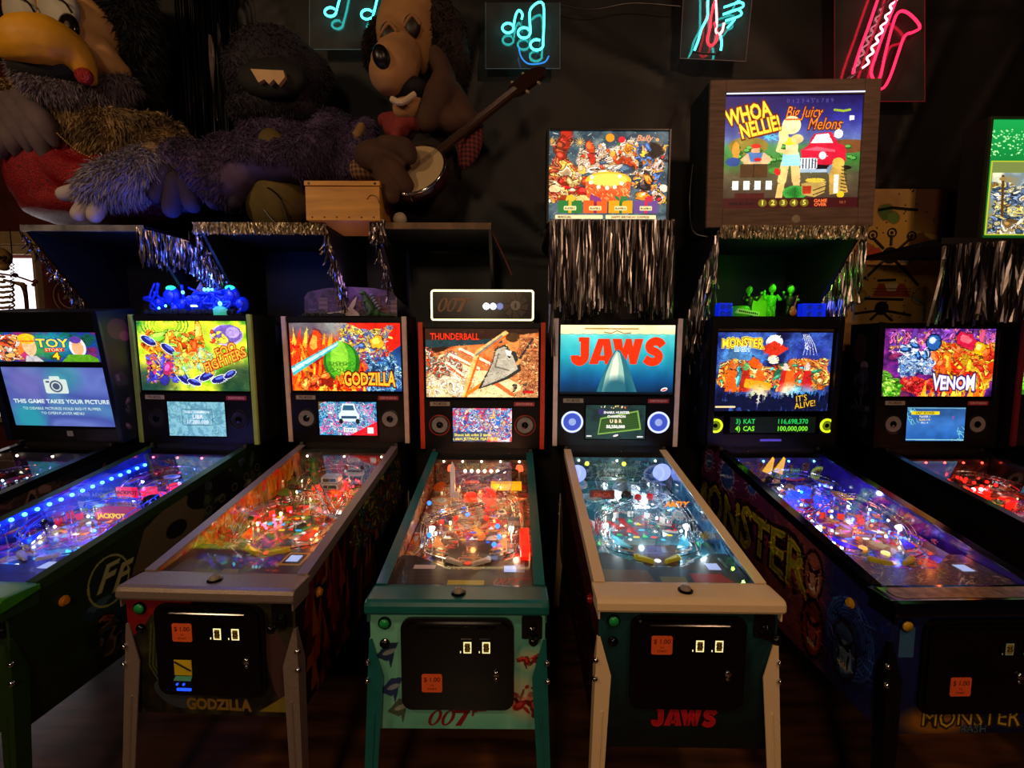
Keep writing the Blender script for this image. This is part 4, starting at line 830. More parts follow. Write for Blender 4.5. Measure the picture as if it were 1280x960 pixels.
def sling(parent, s, plastic, lampm, k):
    sh = [(.045*s*-1, .0), (.035*s, .055), (.035*s, -.045), (.02*s, -.055)]
    # thing > playfield > slingshot
    mb = MB(); p = [(s*.150, .40), (s*.150, .315), (s*.135, .300), (s*.085, .285), (s*.098, .315)]
    mb.mt(0).prism(p if s > 0 else p[::-1], .026, .029, 'z'); mb.mt(1)
    for x, y in ((s*.146, .395), (s*.143, .305), (s*.090, .290)): mb.cyl((x,y,0), .004, .026, 8)
    mb.mt(2).tube([(s*.150,.400,.015),(s*.152,.305,.015),(s*.135,.296,.015),(s*.083,.283,.015),(s*.12,.35,.015)], .003, 6, closed=True)
    mb.mt(3).sh().ball((s*.13,.335,.012), .007, 8); mb.ball((s*.14,.37,.012), .007, 8); mb.sh(False)
    return mb.build('slingshot', [plastic, CHROME, RUBW, lampm], parent)
def guide(parent, s):
    mb = MB(); mb.tube(smoothpath([(s*.185,.44,.014),(s*.185,.33,.014),(s*.17,.29,.014),(s*.09,.252,.014)], 4), .0022, 6); return mb.build('inlane_guide', CHROME, parent)
def wire_ramp(parent, path, w=.016, m=None, ribs=6):
    P = smoothpath(path, 8); mb = MB(); L = []; Rr = []
    for k, p in enumerate(P):
        t = (P[min(k+1, len(P)-1)] - P[max(k-1, 0)]).normalized(); n = Vector((t.y, -t.x, 0)).normalized() if abs(t.x)+abs(t.y) > 1e-5 else Vector((1,0,0)); L.append(p-n*w); Rr.append(p+n*w)
    mb.sh().tube(L, .0021, 6).tube(Rr, .0021, 6).tube([p-Vector((0,0,w*.9))+(q-r)*.22 for p, q, r in zip(P, L, Rr)], .0018, 6).tube([p-Vector((0,0,w*.9))-(q-r)*.22 for p, q, r in zip(P, L, Rr)], .0018, 6)
    for k in range(2, len(P)-1, max(2, len(P)//ribs)):
        c = P[k]; mb.tube([L[k], L[k]-Vector((0,0,w*.8))+(c-L[k])*.3, c-Vector((0,0,w*1.2)), Rr[k]-Vector((0,0,w*.8))+(c-Rr[k])*.3, Rr[k]], .0018, 5)
        mb.tube([c-Vector((0,0,w)), Vector((c.x, c.y, 0))], .0018, 5)
    mb.sh(False); return mb.build('wire_ramp', m or CHROME, parent)
def channel_ramp(parent, path, m, w=.028, h=.022, trim=None):
    P = smoothpath(path, 8); mb = MB(); vs = []; fs = []
    for k, p in enumerate(P):
        t = (P[min(k+1, len(P)-1)] - P[max(k-1, 0)]).normalized(); n = Vector((t.y, -t.x, 0)).normalized()
        vs += [p-n*w+Vector((0,0,h)), p-n*w, p+n*w, p+n*w+Vector((0,0,h))]
    for k in range(len(P)-1):
        for j in range(3): fs.append((k*4+j, k*4+j+1, k*4+j+5, k*4+j+4))
    mb.add(vs, fs); mb.mt(1)
    mb.tube([vs[4*k] for k in range(len(P))], .0016, 5).tube([vs[4*k+3] for k in range(len(P))], .0016, 5)
    return mb.build('ramp', [m, trim or CHROME], parent)
def plastics(parent, rng, pal, spots, z=.034):
    for k, (x, y, w, h, rot) in enumerate(spots):
        c = pal[rng.integers(len(pal))]; n = 7; pts = []
        for i in range(n):
            a = 2*pi*i/n; q = .75+.35*rng.random(); X, Y = w*q*cos(a), h*q*sin(a); pts.append((x+X*cos(rot)-Y*sin(rot), y+X*sin(rot)+Y*cos(rot)))
        mb = MB(); zz = z+.012*rng.random(); mb.mt(0).prism(pts, zz, zz+.003, 'z'); mb.mt(1)
        inner = [(x+(px-x)*.55, y+(py-y)*.55) for px, py in pts]; mb.prism(inner, zz+.003, zz+.0036, 'z'); mb.mt(2)
        for i in (0, 3, 5): mb.cyl((x+(pts[i][0]-x)*.8, y+(pts[i][1]-y)*.8, 0), .003, zz+.006, 6)
        c2 = pal[rng.integers(len(pal))]
        mb.build('plastic', [pm('plastic_'+c, c, .18, var=.3, scale=60, coat=.5), pm('plastic_'+c2, c2, .18, var=.3, scale=60, coat=.5), CHROME], parent)
def inserts(parent, spec, es):
    'lit lenses let into the wood: (x, y, kind, colour)'
    cols = sorted({c for *_, c in spec}); mb = MB()
    for x, y, k, c in spec:
        mb.mt(cols.index(c))
        if k == 'o': mb.cyl((x, y, .0005), .009, .002, 12)
        elif k == 'O': mb.cyl((x, y, .0005), .013, .002, 16)
        elif k == 'r': mb.prism(rrect(x-.013, x+.013, y-.006, y+.006, .003, 2), .0005, .0025, 'z')
        elif k == 'l': mb.prism(rrect(x-.005, x+.005, y-.016, y+.016, .004, 2), .0005, .0025, 'z')
        else: mb.prism([(x-.012, y-.008), (x+.012, y-.008), (x, y+.018)], .0005, .0025, 'z')
    return tag(mb.build('insert_light', [glow(c, es, 'insert_%s_%g' % (c, es)) for c in cols], parent), kind='stuff')

def playfield(root, c, kind, seed):
    rng = rg(seed); base, pal, _ = PFC[kind]; W, L = .258, 1.05
    slope = math.atan2(.960 - .872, 1.05)
    pf = MB(); pf.box(-W, W, 0, L, -.012, -.0001); pf.mt(1).quad([(-W, 0, 0), (W, 0, 0), (W, L, 0), (-W, L, 0)])
    P = pf.build('playfield', [WOODB, art_mat(kind+'_playfield_print', field(kind, seed), 0, .25, c.get('pfb', 1.0), coat=.6)], root, (0, .09, .872)); P.rotation_euler = (slope, 0, 0)
    lampm = WARMB if c.get('warm') else WHITEB
    # apron with its two cards
    ap = MB(); pts = [(-W, 0), (W, 0), (W, .235), (.20, .235), (.06, .135), (-.06, .135), (-.20, .235), (-W, .235)]
    zf, zr = .045, .036
    ap.m = 1; ap.add([(x, y, zf+(zr-zf)*y/.24) for x, y in pts], [list(range(8))], [[((x+W)/(2*W), (y-.028)/.207) for x, y in pts]]); ap.m = 0
    ap.add([(x, y, zf-.001+(zr-zf)*y/.24) for x, y in pts]+[(x, y, 0) for x, y in pts], [(i, (i+1) % 8, 8+(i+1) % 8, 8+i) for i in range(8)])
    ap.build('apron', [BLACK, art_mat(kind+'_apron_print', apron_art(kind), 0, .3, coat=.4)], P)
    cards = MB(); tf = lambda y: zf+(zr-zf)*y/.24+.0015
    cards.mt(0).quad([(.145,.115,tf(.115)), (.19,.115,tf(.115)), (.19,.16,tf(.16)), (.145,.16,tf(.16))]); cards.build('apron_display', glow('b8c8ff', .9, 'apron_display_glow'), P)
    fl = [pm('flipper_'+c.get('flip', 'f0f0e8'), c.get('flip', 'f0f0e8'), .3), pm('flipper_rubber_'+c.get('frub', 'c02020'), c.get('frub', 'c02020'), .5), CHROME]
    share('flipper', g_flipper, 'flipper', fl, P, (-.080, .250, 0), R(-30), (.86,)*3); share('flipper', g_flipper, 'flipper', fl, P, (.080, .250, 0), R(210), (.86,)*3)
    if c.get('minis'): share('flipper', g_flipper, 'flipper', fl, P, (.16, .62, 0), R(160))
    pl = pm('plastic_'+pal[0], pal[0], .18, var=.3, scale=60, coat=.5)
    for s in (-1, 1): sling(P, s, pl, lampm, 0); guide(P, s)
    mb = MB(); mb.box(.222, .226, .0, .80, 0, .03); mb.box(.212, .222, .03, .20, .0, .04); mb.build('shooter_lane_rail', STEEL, P)
    mb = MB(); mb.cyl((.242, .04, .012), .004, .14, 8, axis='y'); mb.build('plunger_rod', CHROME, P)
    for x, y in c.get('bump', ((-.04, .80), (.05, .86), (.06, .74))): share('bumper', g_bumper, 'pop_bumper', [pm('bumper_'+c.get('bc', 'e02020'), c.get('bc', 'e02020'), .25, emit=c.get('bc', 'e02020'), es=1.2), RUBW, CHROME], P, (x, y, 0))
    tc = c.get('tc', 'ff3020')
    for k in range(5): a = R(-50+25*k); share('target', g_target, 'target', [pm('target_'+tc, tc, .3, emit=tc, es=.4), STEEL], P, (-.02+.17*sin(a), .44+.17*cos(a), 0), -a)
    for k in range(3): share('target', g_target, 'target', [pm('target_'+tc, tc, .3, emit=tc, es=.4), STEEL], P, (-.205, .50+.03*k, 0), R(-90))
    for x, y in ((-.19,.45),(.19,.45),(-.2,.6),(.2,.6),(-.13,.7),(.13,.7),(0,.66),(-.22,.75),(.2,.85),(-.1,.92),(0,.95),(.1,.95)): share('post', g_post, 'post', [CHROME], P, (x+.01*(rng.random()-.5), y, 0))
    spots = [(-.205,.53,.035,.06,.2),(.18,.55,.03,.06,-.2),(-.18,.74,.05,.06,.4),(.17,.76,.045,.06,0),(-.21,.9,.035,.07,0),(.2,.93,.04,.06,.5),(-.06,.97,.06,.03,0),(.08,.98,.06,.03,.1),(-.03,.70,.035,.025,.6),(.09,.65,.03,.03,1),(-.12,.62,.03,.03,0),(-.225,.36,.018,.05,0),(.195,.36,.014,.05,0)]
    plastics(P, rng, pal, spots)
    # ramps
    rc = c.get('ramp', 'wire'); rm = CHROME if rc != 'blue' else pm('blue_wire', '3060ff', .25, metal=.6, emit='3050ff', es=.5)
    wire_ramp(P, c.get('wire', [(.05,.66,.05),(-.02,.60,.085),(-.12,.53,.085),(-.19,.47,.08),(-.195,.38,.06),(-.18,.33,.035)]), m=rm)
    wire_ramp(P, [(.12,.72,.07),(.17,.66,.09),(.19,.55,.09),(.19,.42,.075),(.17,.34,.04)], m=rm)
    rp = pm('ramp_%s' % kind, pal[1], .12, var=.2, coat=.8, alpha=.55) if c.get('rampcol') else CLEAR
    channel_ramp(P, [(-.08,.58,.004),(-.10,.70,.03),(-.12,.84,.07),(-.04,.93,.08),(.08,.92,.08),(.14,.82,.075),(.12,.72,.07)], rp, trim=CHROME)
    channel_ramp(P, [(.13,.60,.004),(.12,.70,.03),(.03,.80,.06),(.02,.72,.06),(.05,.66,.055)], rp, w=.022, trim=CHROME)
    # more small things on posts: lane guides, jewels and little printed plates
    spots2 = [(-.24+.48*rng.random(), .36+.62*rng.random(), .014+.016*rng.random(), .010+.02*rng.random(), 3*rng.random()) for _ in range(16)]
    plastics(P, rng, pal, spots2, z=.022)
    for k in range(5):
        x = -.12+.05*k; mb = MB(); mb.box(x-.002, x+.002, .885, .925, 0, .022); mb.m = 1; mb.tube([(x, .88, .012), (x, .93, .012)], .0035, 6); mb.build('lane_guide', [CLEAR, RUBW], P)
    for k in range(7):
        x, y, q = -.2+.4*rng.random(), .42+.5*rng.random(), 3*rng.random(); d = Vector((cos(q), sin(q), 0))*.032; mb = MB(); mb.tube([(x-d.x-d.y*.1, y-d.y+d.x*.1, .016), (x+d.x-d.y*.1, y+d.y+d.x*.1, .016), (x+d.x+d.y*.1, y+d.y-d.x*.1, .016), (x-d.x+d.y*.1, y-d.y-d.x*.1, .016)], .0032, 5, closed=True); mb.m = 1
        mb.cyl((x-d.x, y-d.y, 0), .004, .026, 8); mb.cyl((x+d.x, y+d.y, 0), .004, .026, 8); mb.build('rubber_ring', [RUBW, CHROME], P)
    # lit inserts
    pc = c.get('inc', ['ffffff','ffd030','ff3020','30a0ff','30ff60']); sp = []
    for j in range(5):
        a = R(-44+22*j)
        for i in range(3): d = .10+.055*i; sp.append((d*sin(a), .33+d*cos(a), 'or^r'[(i+j) % 4] if i < 2 else '^', pc[(j+i*2) % len(pc)]))
    for s in (-1, 1):
        sp += [(s*.17, .37, 'l', pc[0]), (s*.205, .37, 'l', pc[2 % len(pc)]), (s*.03, .19, 'o', pc[1]), (s*.12,.48,'O',pc[3 % len(pc)])]
    for k in range(8): sp.append((-.2+.4*rng.random(), .5+.42*rng.random(), 'orO^'[k % 4], pc[int(rng.integers(len(pc)))]))
    sp.append((0, .24, 'O', pc[0])); inserts(P, sp, c.get('ies', 2.2)*.6)
    # general bulbs
    bl = [(-.16,.45),(.16,.45),(-.22,.58),(.21,.63),(-.16,.80),(.17,.80),(-.05,.72),(.0,.90),(-.21,.95),(.21,.97),(-.11,.55),(.09,.57)]
    for k, (x, y) in enumerate(bl):
        bm_ = [lampm, glow(c['bulb2'], 9, 'bulb_'+c['bulb2'])][k % 2] if c.get('bulb2') else lampm
        share('bulb', g_bulb, 'bulb', [bm_, STEEL], P, (x, y, .006))
    for x, y in ((-.17,.42),(.17,.42)): share('spot', g_spot, 'spotlight', [glow(c.get('spotc', 'ffffff'), 5, 'spot_'+c.get('spotc', 'ffffff')), BLACKG], P, (x, y, 0), pi)
    # rear panel with its row of bulbs
    mb = MB(); mb.box(-W, W, L-.003, L+.004, 0, .14); mb.m = 1; mb.quad([(-W, L-.0035, 0), (W, L-.0035, 0), (W, L-.0035, .14), (-W, L-.0035, .14)]); bk = Art(300, 80); bk.mottled(rng, base, 3); bk.swirl(rng, (0,3.8,.05,.8), pal[:4]+base, .16, '08060a', .8); mb.build('back_board', [BLACK, art_mat(kind+'_back_print', bk.img(kind+'_back_%d' % seed), 0, .5, .38)], P)
    mb = MB(); n = c.get('back_n', 5)
    for k in range(n): mb.sh().ball((-.21+.42*k/(n-1), L-.014, c.get('back_z', .125)), .006, 8)
    mb.sh(False).build('back_bulb', [glow(c.get('backc', 'ffe8c0'), 10, 'back_bulb_'+c.get('backc', 'ffe8c0'))], P)
    c['extra'](P, rng) if c.get('extra') else None
    # light thrown by the lamps on the table
    M = Matrix.Translation((0, .09, .872)) @ Matrix.Rotation(slope, 4, 'X')
    for x, y, z, e, col in c['lights']:
        o = lamp('playfield_lamp', 'POINT', M @ Vector((x, y, z)), e*1.25, lin(col)[:3], .012); o.parent = root
    return P

# ---------------------------------------------------------------- a pinball machine
def lockbar(root, m, c):
    mb = MB(); hw = .2925; prof = [(.092, .916), (.092, .9335), (.075, .9365), (-.008, .9395), (-.022, .936), (-.029, .926), (-.030, .905), (-.026, .897)]
    prof += [(-.018, .897), (.086, .916)]
    xs = [(-hw, .006), (-hw+.006, .0015), (-hw+.018, 0), (hw-.018, 0), (hw-.006, .0015), (hw, .006)]; vs = []; cy, cz = .03, .915; n = len(prof)
    for x, d in xs:
        for y, z in prof: vs.append((x, y+(cy-y)*d*8, z-(z-cz)*d*20))
    fs = [(k*n+i, k*n+(i+1) % n, (k+1)*n+(i+1) % n, (k+1)*n+i) for k in range(len(xs)-1) for i in range(n)] + [list(range(n))[::-1], [(len(xs)-1)*n+i for i in range(n)]]
    mb.add(vs, fs); o = mb.build('lockdown_bar', m, root)
    b = MB(); b.lathe((0, .03, .937), [(.024, 0), (.024, .005), (.019, .008), (.018, .008)], 20); b.m = 1; b.sh().lathe((0, .03, .943), [(.018, 0), (.016, .008), (.009, .014), (0, .0155)], 20); b.sh(False)
    if c.get('strip'): MB().prism(rrect(-.262, .262, .004, .066, .025), .9385, .9405, 'z').build('bar_inlay', c['strip'], o)
    if c.get('bar_button', True): b.build('action_button', [BLACKG, c.get('bbm') or pm('clear_button', 'c8b8a8', .1, trans=.4)], o)
    return o
def leg(root, sx, rear, m, y0, zt):
    mb = MB(); t = .004; w0 = [(zt, .010), (zt-.125, .050), (zt-.3, .046), (.03, .036)]; d = 1 if not rear else -1; vs = []
    for z, w in w0:
        k = (zt-z)/zt; ox = .030*k; oy = -.055*k*d; X = sx*(.2825+t+ox); Y = y0 - d*t + oy
        vs += [(X, Y, z), (X-sx*w, Y, z), (X-sx*w, Y+d*t, z), (X-sx*t, Y+d*t, z), (X-sx*t, Y+d*w, z), (X, Y+d*w, z)]
    n = 6; fs = [(k*n+i, k*n+(i+1) % n, (k+1)*n+(i+1) % n, (k+1)*n+i) for k in range(3) for i in range(n)] + [(0,1,2,3,4,5), (18,19,20,21,22,23)]
    mb.add(vs, fs)
    X = sx*(.2825+t); 
    for fr in (0, 1):   # pressed rib on the front flange
        z0, z1 = zt-.24, .1; k0, k1 = (zt-z0)/zt, (zt-z1)/zt
        if fr == 0: mb.tube([(X+sx*.03*k0-sx*.026, y0-d*t-d*.055*k0, z0), (X+sx*.03*k1-sx*.021, y0-d*t-d*.055*k1, z1)], .004, 6)
    o = mb.build('leg', m, root)
    for z in (zt-.075, zt-.135):
        k = (zt-z)/zt; A = Vector((X+sx*.03*k, y0-d*t-d*.055*k, z)); nrm = Vector((sx, -d, 0)).normalized(); bo = MB().sh()
        q = nrm.to_track_quat('Z', 'Y').to_matrix().to_4x4(); Mt = Matrix.Translation(A - nrm*.004) @ q
        bo.lathe((0,0,0), [(.009, 0), (.009, .006), (.0085, .009), (.006, .012), (0, .0135)], 12, M=Mt); bo.build('bolt', CHROME, o)
    ft = MB(); A = (sx*(.2825+.03-.02), y0-d*.055+d*.018, 0); ft.lathe(A, [(.022, 0), (.022, .006), (.008, .016), (.006, .05)], 14); ft.build('leveller_foot', CHROME, o)
    return o
def grille(mb, c, r, ring, y=-.004):
    mb.mt(0).lathe(c, [(r*1.18, 0), (r*1.18, -.004), (r*1.0, -.006), (r*.98, -.001)], 28, axis='y', cap=False)
    mb.mt(1).lathe((c[0], c[1]+.002, c[2]), [(r*.98, -.002), (r*.92, -.006), (r*.45, -.003), (r*.40, -.003), (0, -.003)], 28, axis='y')
    mb.mt(2).lathe((c[0], c[1], c[2]), [(r*.40, -.003), (r*.36, -.006), (r*.15, -.010), (0, -.012)], 20, axis='y')
def machine(c):
    kind = c['kind']; x, y, yaw, lean, dz = c['pos']
    root = empty('pinball_machine', (x, y, dz), R(yaw), c['label'], 'pinball machine', 'pinball machines in the row')
    HW, T = .2825, .018; m_rail = c['rail']; zb = c.get('zb', .487)
    side_im = art_mat(kind+'_side_print', sides(c.get('side', kind)), 0, .35, c.get('sideb', .8), coat=.3)
    # side panels of the body
    for s in (-1, 1):
        mb = MB(); X0, X1 = s*(HW-T), s*HW; Y1 = 1.40; prof = [(0, zb), (Y1, zb), (Y1, 1.148), (1.18, 1.148), (1.17, rail_z(1.17)-.012), (.09, rail_z(.09)-.014), (0, .912)]
        vs = [(X0, a, b) for a, b in prof] + [(X1, a, b) for a, b in prof]; n = 7
        U = lambda a, b: ((a/Y1 if s > 0 else 1-a/Y1), (b-zb)/(1.14-zb))
        mb.mt(0).add(vs, [list(range(n))] + [(i, (i+1) % n, n+(i+1) % n, n+i) for i in range(n)])
        mb.mt(1).add([(X1+s*.0004, a, b) for a, b in prof], [list(range(n))], [[U(a, b) for a, b in prof]])
        sp = mb.build('side_panel', [WOODB, side_im], root)
        bl = MB(); q = [(.1, rail_z(.1)-.10), (1.16, rail_z(1.16)-.20), (1.16, rail_z(1.16)-.012), (.1, rail_z(.1)-.012)]
        bl.add([(s*(HW-T-.002), a, b) for a, b in q], [(0,1,2,3)], [[(0,0),(1,0),(1,1),(0,1)]]); bl.build('side_blade', art_mat(kind+'_blade_print', blades(kind), c.get('bladees', 0), .12, 1.0, coat=1.0), sp)
        b2 = MB(); b2.mt(0).lathe((s*HW, .165, .83), [(.018, 0), (.018, s*.003), (.013, s*.005), (.012, s*.012), (0, s*.013)], 16, axis='x'); b2.build('flipper_button', c.get('fbm') or pm('amber_button', 'd88a18', .25), sp)
        rl = MB(); w = .040; rr = [(-.0, 0), (1.172, 0)]
        for (ya, yb) in ((.085, 1.172),):
            za, zc = rail_z(ya), rail_z(yb); xa, xb = s*(HW-w+.006), s*(HW+.004)
            q = [(xa, 0), (xb, 0), (xb, -.040), (xb-s*.003, -.040), (xb-s*.003, -.004), (xa, -.004)]
            vs = [(px, ya, za-.002+pz) for px, pz in q]+[(px, yb, zc-.002+pz) for px, pz in q]; rl.add(vs, [(i, (i+1) % 6, 6+(i+1) % 6, 6+i) for i in range(6)]+[(0,1,2,3,4,5),(11,10,9,8,7,6)])
        rl.box(min(s*(HW-.001), s*(HW+.004)), max(s*(HW-.001), s*(HW+.004)), -.018, .088, .868, .934)
        rl.build('side_rail', m_rail, root)
    mb = MB(); mb.box(-HW+T, HW-T, 0.004, 1.39, zb+.01, zb+.022); mb.build('bottom_panel', WOODB, root)
    mb = MB(); mb.box(-HW+T, HW-T, 1.385, 1.40, zb, 1.146); mb.build('rear_panel', WOODB, root)
    # front panel with its print
    mb = MB(); mb.box(-HW, HW, 0, T, zb, .905); mb.m = 1; panel_quad(mb, -HW, HW, zb, .905, -.0006); fp = mb.build('front_panel', [WOODB, art_mat(kind+'_front_print', fronts(c.get('front', kind)), 0, .4, c.get('frontb', .9))], root)
    # coin door
    cd = MB(); cd.prism(rrect(-.182, .182, .562, .876, .035), -.012, -.0007); cd.prism(rrect(-.168, .168, .576, .862, .026), -.018, -.012); cd.tube([(-.125,-.019,.850),(.125,-.019,.850)], .0035, 6)
    cd = cd.build('coin_door', BLACKG, root)
    for k, xx in enumerate((.032, .092) if not c.get('coins') else c['coins']):
        s1 = MB(); s1.mt(1).prism(rrect(xx-.024, xx+.019, .757, .812, .004), -.021, -.018)
        s1.mt(0).prism([(xx-.011,.766),(xx+.014,.766),(xx+.014,.804),(xx-.011,.804)], -.0215, -.021); s1.mt(2).prism([(xx-.007,.770),(xx+.010,.770),(xx+.010,.800),(xx-.007,.800)], -.0222, -.0215)
        s1.mt(0).prism([(xx-.022,.767),(xx-.019,.767),(xx-.019,.773),(xx-.022,.773)], -.0218, -.021); s1.mt(1); words(s1, '25', (xx+.0015,-.0224,.785), .022, bold=.02)
        s1.build('coin_slot', [glow('f8e8a0', 1.2 if not c.get('dimcoin') else .08, 'coin_slot_frame' if not c.get('dimcoin') else 'coin_slot_dim'), BLACKG, pm('coin_slot_button', 'a08828', .3)], cd)
    sx, sz = c.get('price', (-.082, .661)); st = MB(); st.prism(rrect(sx-.033, sx+.033, sz-.031, sz+.031, .006), -.0195, -.018); st.m = 1; words(st, '$ 1.00', (sx, -.0197, sz+.012), .021, bold=.01); words(st, 'TO', (sx, -.0197, sz-.008), .009, bold=.01); words(st, 'START', (sx, -.0197, sz-.02), .010, bold=.01)
    st.build('price_sticker', [pm('orange_sticker', 'ff6a30', .45, var=.08), pm('sticker_ink', '501008', .6)], cd)
    lk = MB(); lk.sh().lathe((.125, -.018, .695), [(.011, 0), (.011, -.006), (.008, -.009), (0, -.009)], 14, axis='y'); lk.lathe((.125, -.018, .675), [(.006, 0), (.006, -.005), (0, -.006)], 12, axis='y'); lk.sh(False).build('lock', CHROME, cd)
    if c.get('badge'): c['badge'](cd)
    # buttons and the shooter plate
    for bx, bz, cm, r in ((-.235, .855, pm('green_start_button', '20b058', .3), .017), (-.236, .785, BLACKG, .013)):
        if c.get('start') and bz < .82: continue
        b = MB(); b.mt(0).lathe((bx, -.0006, bz), [(r*1.25, 0), (r*1.25, -.005), (r, -.007), (r*.98, -.003)], 20, axis='y'); b.m = 1; b.sh().lathe((bx, -.0006, bz), [(r*.95, -.003), (r*.9, -.010), (0, -.011)], 20, axis='y'); b.sh(False)
        b.build('start_button' if bz > .82 else 'menu_button', [BLACKG if bz > .82 else BLACKG, (cm if not c.get('start') else c['start'])], root)
    sh = MB(); sh.prism(rrect(.207, .273, .805, .882, .006), -.006, -.0006); sh.m = 1; sh.sh().lathe((.242, -.006, .840), [(.016, 0), (.014, -.012), (.006, -.014), (.006, -.045), (.012, -.052), (.015, -.066), (.009, -.075), (0, -.076)], 16, axis='y'); sh.sh(False)
    sh.m = 1; sh.lathe((.242,-.006,.82), [(.018,0),(.016,-.01),(0,-.011)], 14, axis='y'); sh.build('shooter_plate', [BLACK, BLACKG if not c.get('plc') else c['plc']], root)
    if c.get('front_lettering'): c['front_lettering'](root)
    lockbar(root, c['bar'], c)
    lm = c['legm']
    for s in (-1, 1): leg(root, s, False, lm, 0.0, .80); leg(root, s, True, lm, 1.40, .80)
    # glass
    g = MB(); ya, yb = .088, 1.168; g.box(-HW+.016, HW-.016, 0, 1, 0, .004)
    g.v = [(a, ya+(yb-ya)*b, rail_z(ya+(yb-ya)*b)-.014+d) for a, b, d in g.v]; g.build('table_glass', GLASS, root)
    playfield(root, c, kind, c['seed'])
    # backbox
    BW, BH, BD = c.get('bw', .35), .707, .22
    mb = MB(); t = .018; mb.box(-BW, -BW+t, 0.006, BD, 0, BH); mb.box(BW-t, BW, 0.006, BD, 0, BH); mb.box(-BW+t, BW-t, .006, BD, BH-t, BH); mb.box(-BW+t, BW-t, .006, BD, 0, t); mb.box(-BW+t, BW-t, BD-.01, BD, t, BH-t)
    mb.m = 1
    for s in (-1, 1):
        X = s*(BW+.0005); q = [(X, 0.006, 0), (X, BD, 0), (X, BD, BH), (X, .006, BH)] if s > 0 else [(X, BD, 0), (X, .006, 0), (X, .006, BH), (X, BD, BH)]; mb.quad(q)
    bb = mb.build('backbox', [WOODB, art_mat(kind+'_boxside_print', boxside(kind), 0, .4, .9)], root, (0, 1.188, 1.151)); bb.rotation_euler = (R(lean), 0, 0)
    # column that joins body and backbox
    mb = MB(); mb.box(-HW+.02, HW-.02, 1.20, 1.385, 1.10, 1.156); mb.build('neck', WOODB, root)
    c.get('face', face_standard)(bb, c, BW, BH)
    return root
def UV(bw, bh): return lambda u, v: (-bw+2*bw*u, bh*(1-v))
def face_standard(bb, c, BW, BH):
    f = UV(BW, BH)
    for s in (-1, 1):
        mb = MB(); a, b = sorted((s*(BW+.001), s*(BW-.024))); mb.box(a, b, -.006, .010, -.004, BH+.004, bev=.002); mb.build('side_trim', c['trim'], bb)
    for z0, z1 in ((BH-.026, BH), (0, .02)): MB().box(-BW+.024, BW-.024, .0, .012, z0, z1).build('crossbar', BLACK, bb)
    x0, z1 = f(.052, .045); x1, z0 = f(.948, .585); mb = MB(); mb.mt(0).box(x0-.004, x1+.004, .006, .03, z0-.004, z1+.004); mb.m = 1; panel_quad(mb, x0, x1, z0, z1, .0055); mb.build('backglass', [BLACK, c['bg']], bb)
    g = MB(); g.box(-BW+.024, BW-.024, .0005, .0025, z0-.012, BH-.026); g.build('glass_pane', GLASS, bb)
    pa = MB(); pa.box(-BW+.024, BW-.024, .000, .012, .02, z0-.014); pn = pa.build('speaker_panel', pm('speaker_panel_black', '141216', .3, var=.3), bb)
    sx0, sz1 = f(.262, .672); sx1, sz0 = f(.738, .945); s1 = MB(); s1.mt(0).prism([(sx0-.006, sz0-.006), (sx1+.006, sz0-.006), (sx1+.006, sz1+.006), (sx0-.006, sz1+.006)], -.003, 0); s1.m = 1; panel_quad(s1, sx0, sx1, sz0, sz1, -.0032); s1.build('screen', [BLACKG, c['scr']], bb)
    for u in (.155, .845):
        cx, cz = f(u, .81); s2 = MB(); grille(s2, (cx, 0, cz), .052 if c.get('ringm') else .048, None); mats = [c.get('ringm') or pm('speaker_rim', '303034', .3, metal=.6), c.get('conem') or pm('speaker_cone', '9a9aa0', .5, scale=300, var=.6), c.get('capm') or BLACKG]
        if c.get('ring2'):
            s2.mt(3).lathe((cx, 0, cz), [(.055, -.0065), (.060, -.0065), (.060, -.004)], 30, axis='y', cap=False); mats.append(c['ring2'])
        s2.build('speaker', mats, bb)
    for k, (u0, u1, col) in enumerate(((.08, .24, 'a8a090'), (.755, .92, 'b04050'))):
        ax, az = f(u0, .622); bx, bz = f(u1, .655); s3 = MB(); s3.prism([(ax, bz), (bx, bz), (bx, az), (ax, az)], -.002, 0); s3.m = 1
        words(s3, 'PRO MODEL' if k == 0 else 'SCAN TO SIGN IN', ((ax+bx)/2, -.0022, (az+bz)/2), .016 if k else .02, bold=.02, wx=.7); s3.build('name_plate', [pm('plate_'+col, col, .4), pm('plate_ink', '302018', .5) if k == 0 else pm('plate_light_ink', 'f0d0d0', .5)], bb)
# ---------------------------------------------------------------- faces with another layout
def face_toys(bb, c, BW, BH):
    f = UV(BW, BH)
    for s in (-1, 1):
        mb = MB(); a, b = sorted((s*(BW+.001), s*(BW-.030))); mb.box(a, b, -.006, .010, -.004, BH+.004, bev=.002); mb.build('side_trim', c['trim'], bb)
    for z0, z1 in ((BH-.10, BH), (0, .075), (.415, .445)): MB().box(-BW+.03, BW-.03, 0, .012, z0, z1).build('crossbar', BLACK, bb)
    x0, z1 = -.315, .60; x1, z0 = .315, .445; mb = MB(); mb.box(x0-.003, x1+.003, .006, .03, z0-.003, z1+.003); mb.m = 1; panel_quad(mb, x0, x1, z0, z1, .0055); mb.build('backglass', [BLACK, c['bg']], bb)
    x0, x1, z0, z1 = -.285, .315, .085, .415; s1 = MB(); s1.box(x0-.005, x1+.005, .006, .02, z0-.005, z1+.005); s1.m = 1; panel_quad(s1, x0, x1, z0, z1, .0055); s1.build('screen', [BLACKG, c['scr']], bb)
    g = MB(); g.box(-BW+.03, BW-.03, .0005, .0025, .08, BH-.11); g.build('glass_pane', GLASS, bb)
    b = MB(); b.prism(rrect(.02, .055, .03, .06, .003), -.002, 0); b.build('name_plate', pm('silver_plate', '8a8a90', .4), bb)
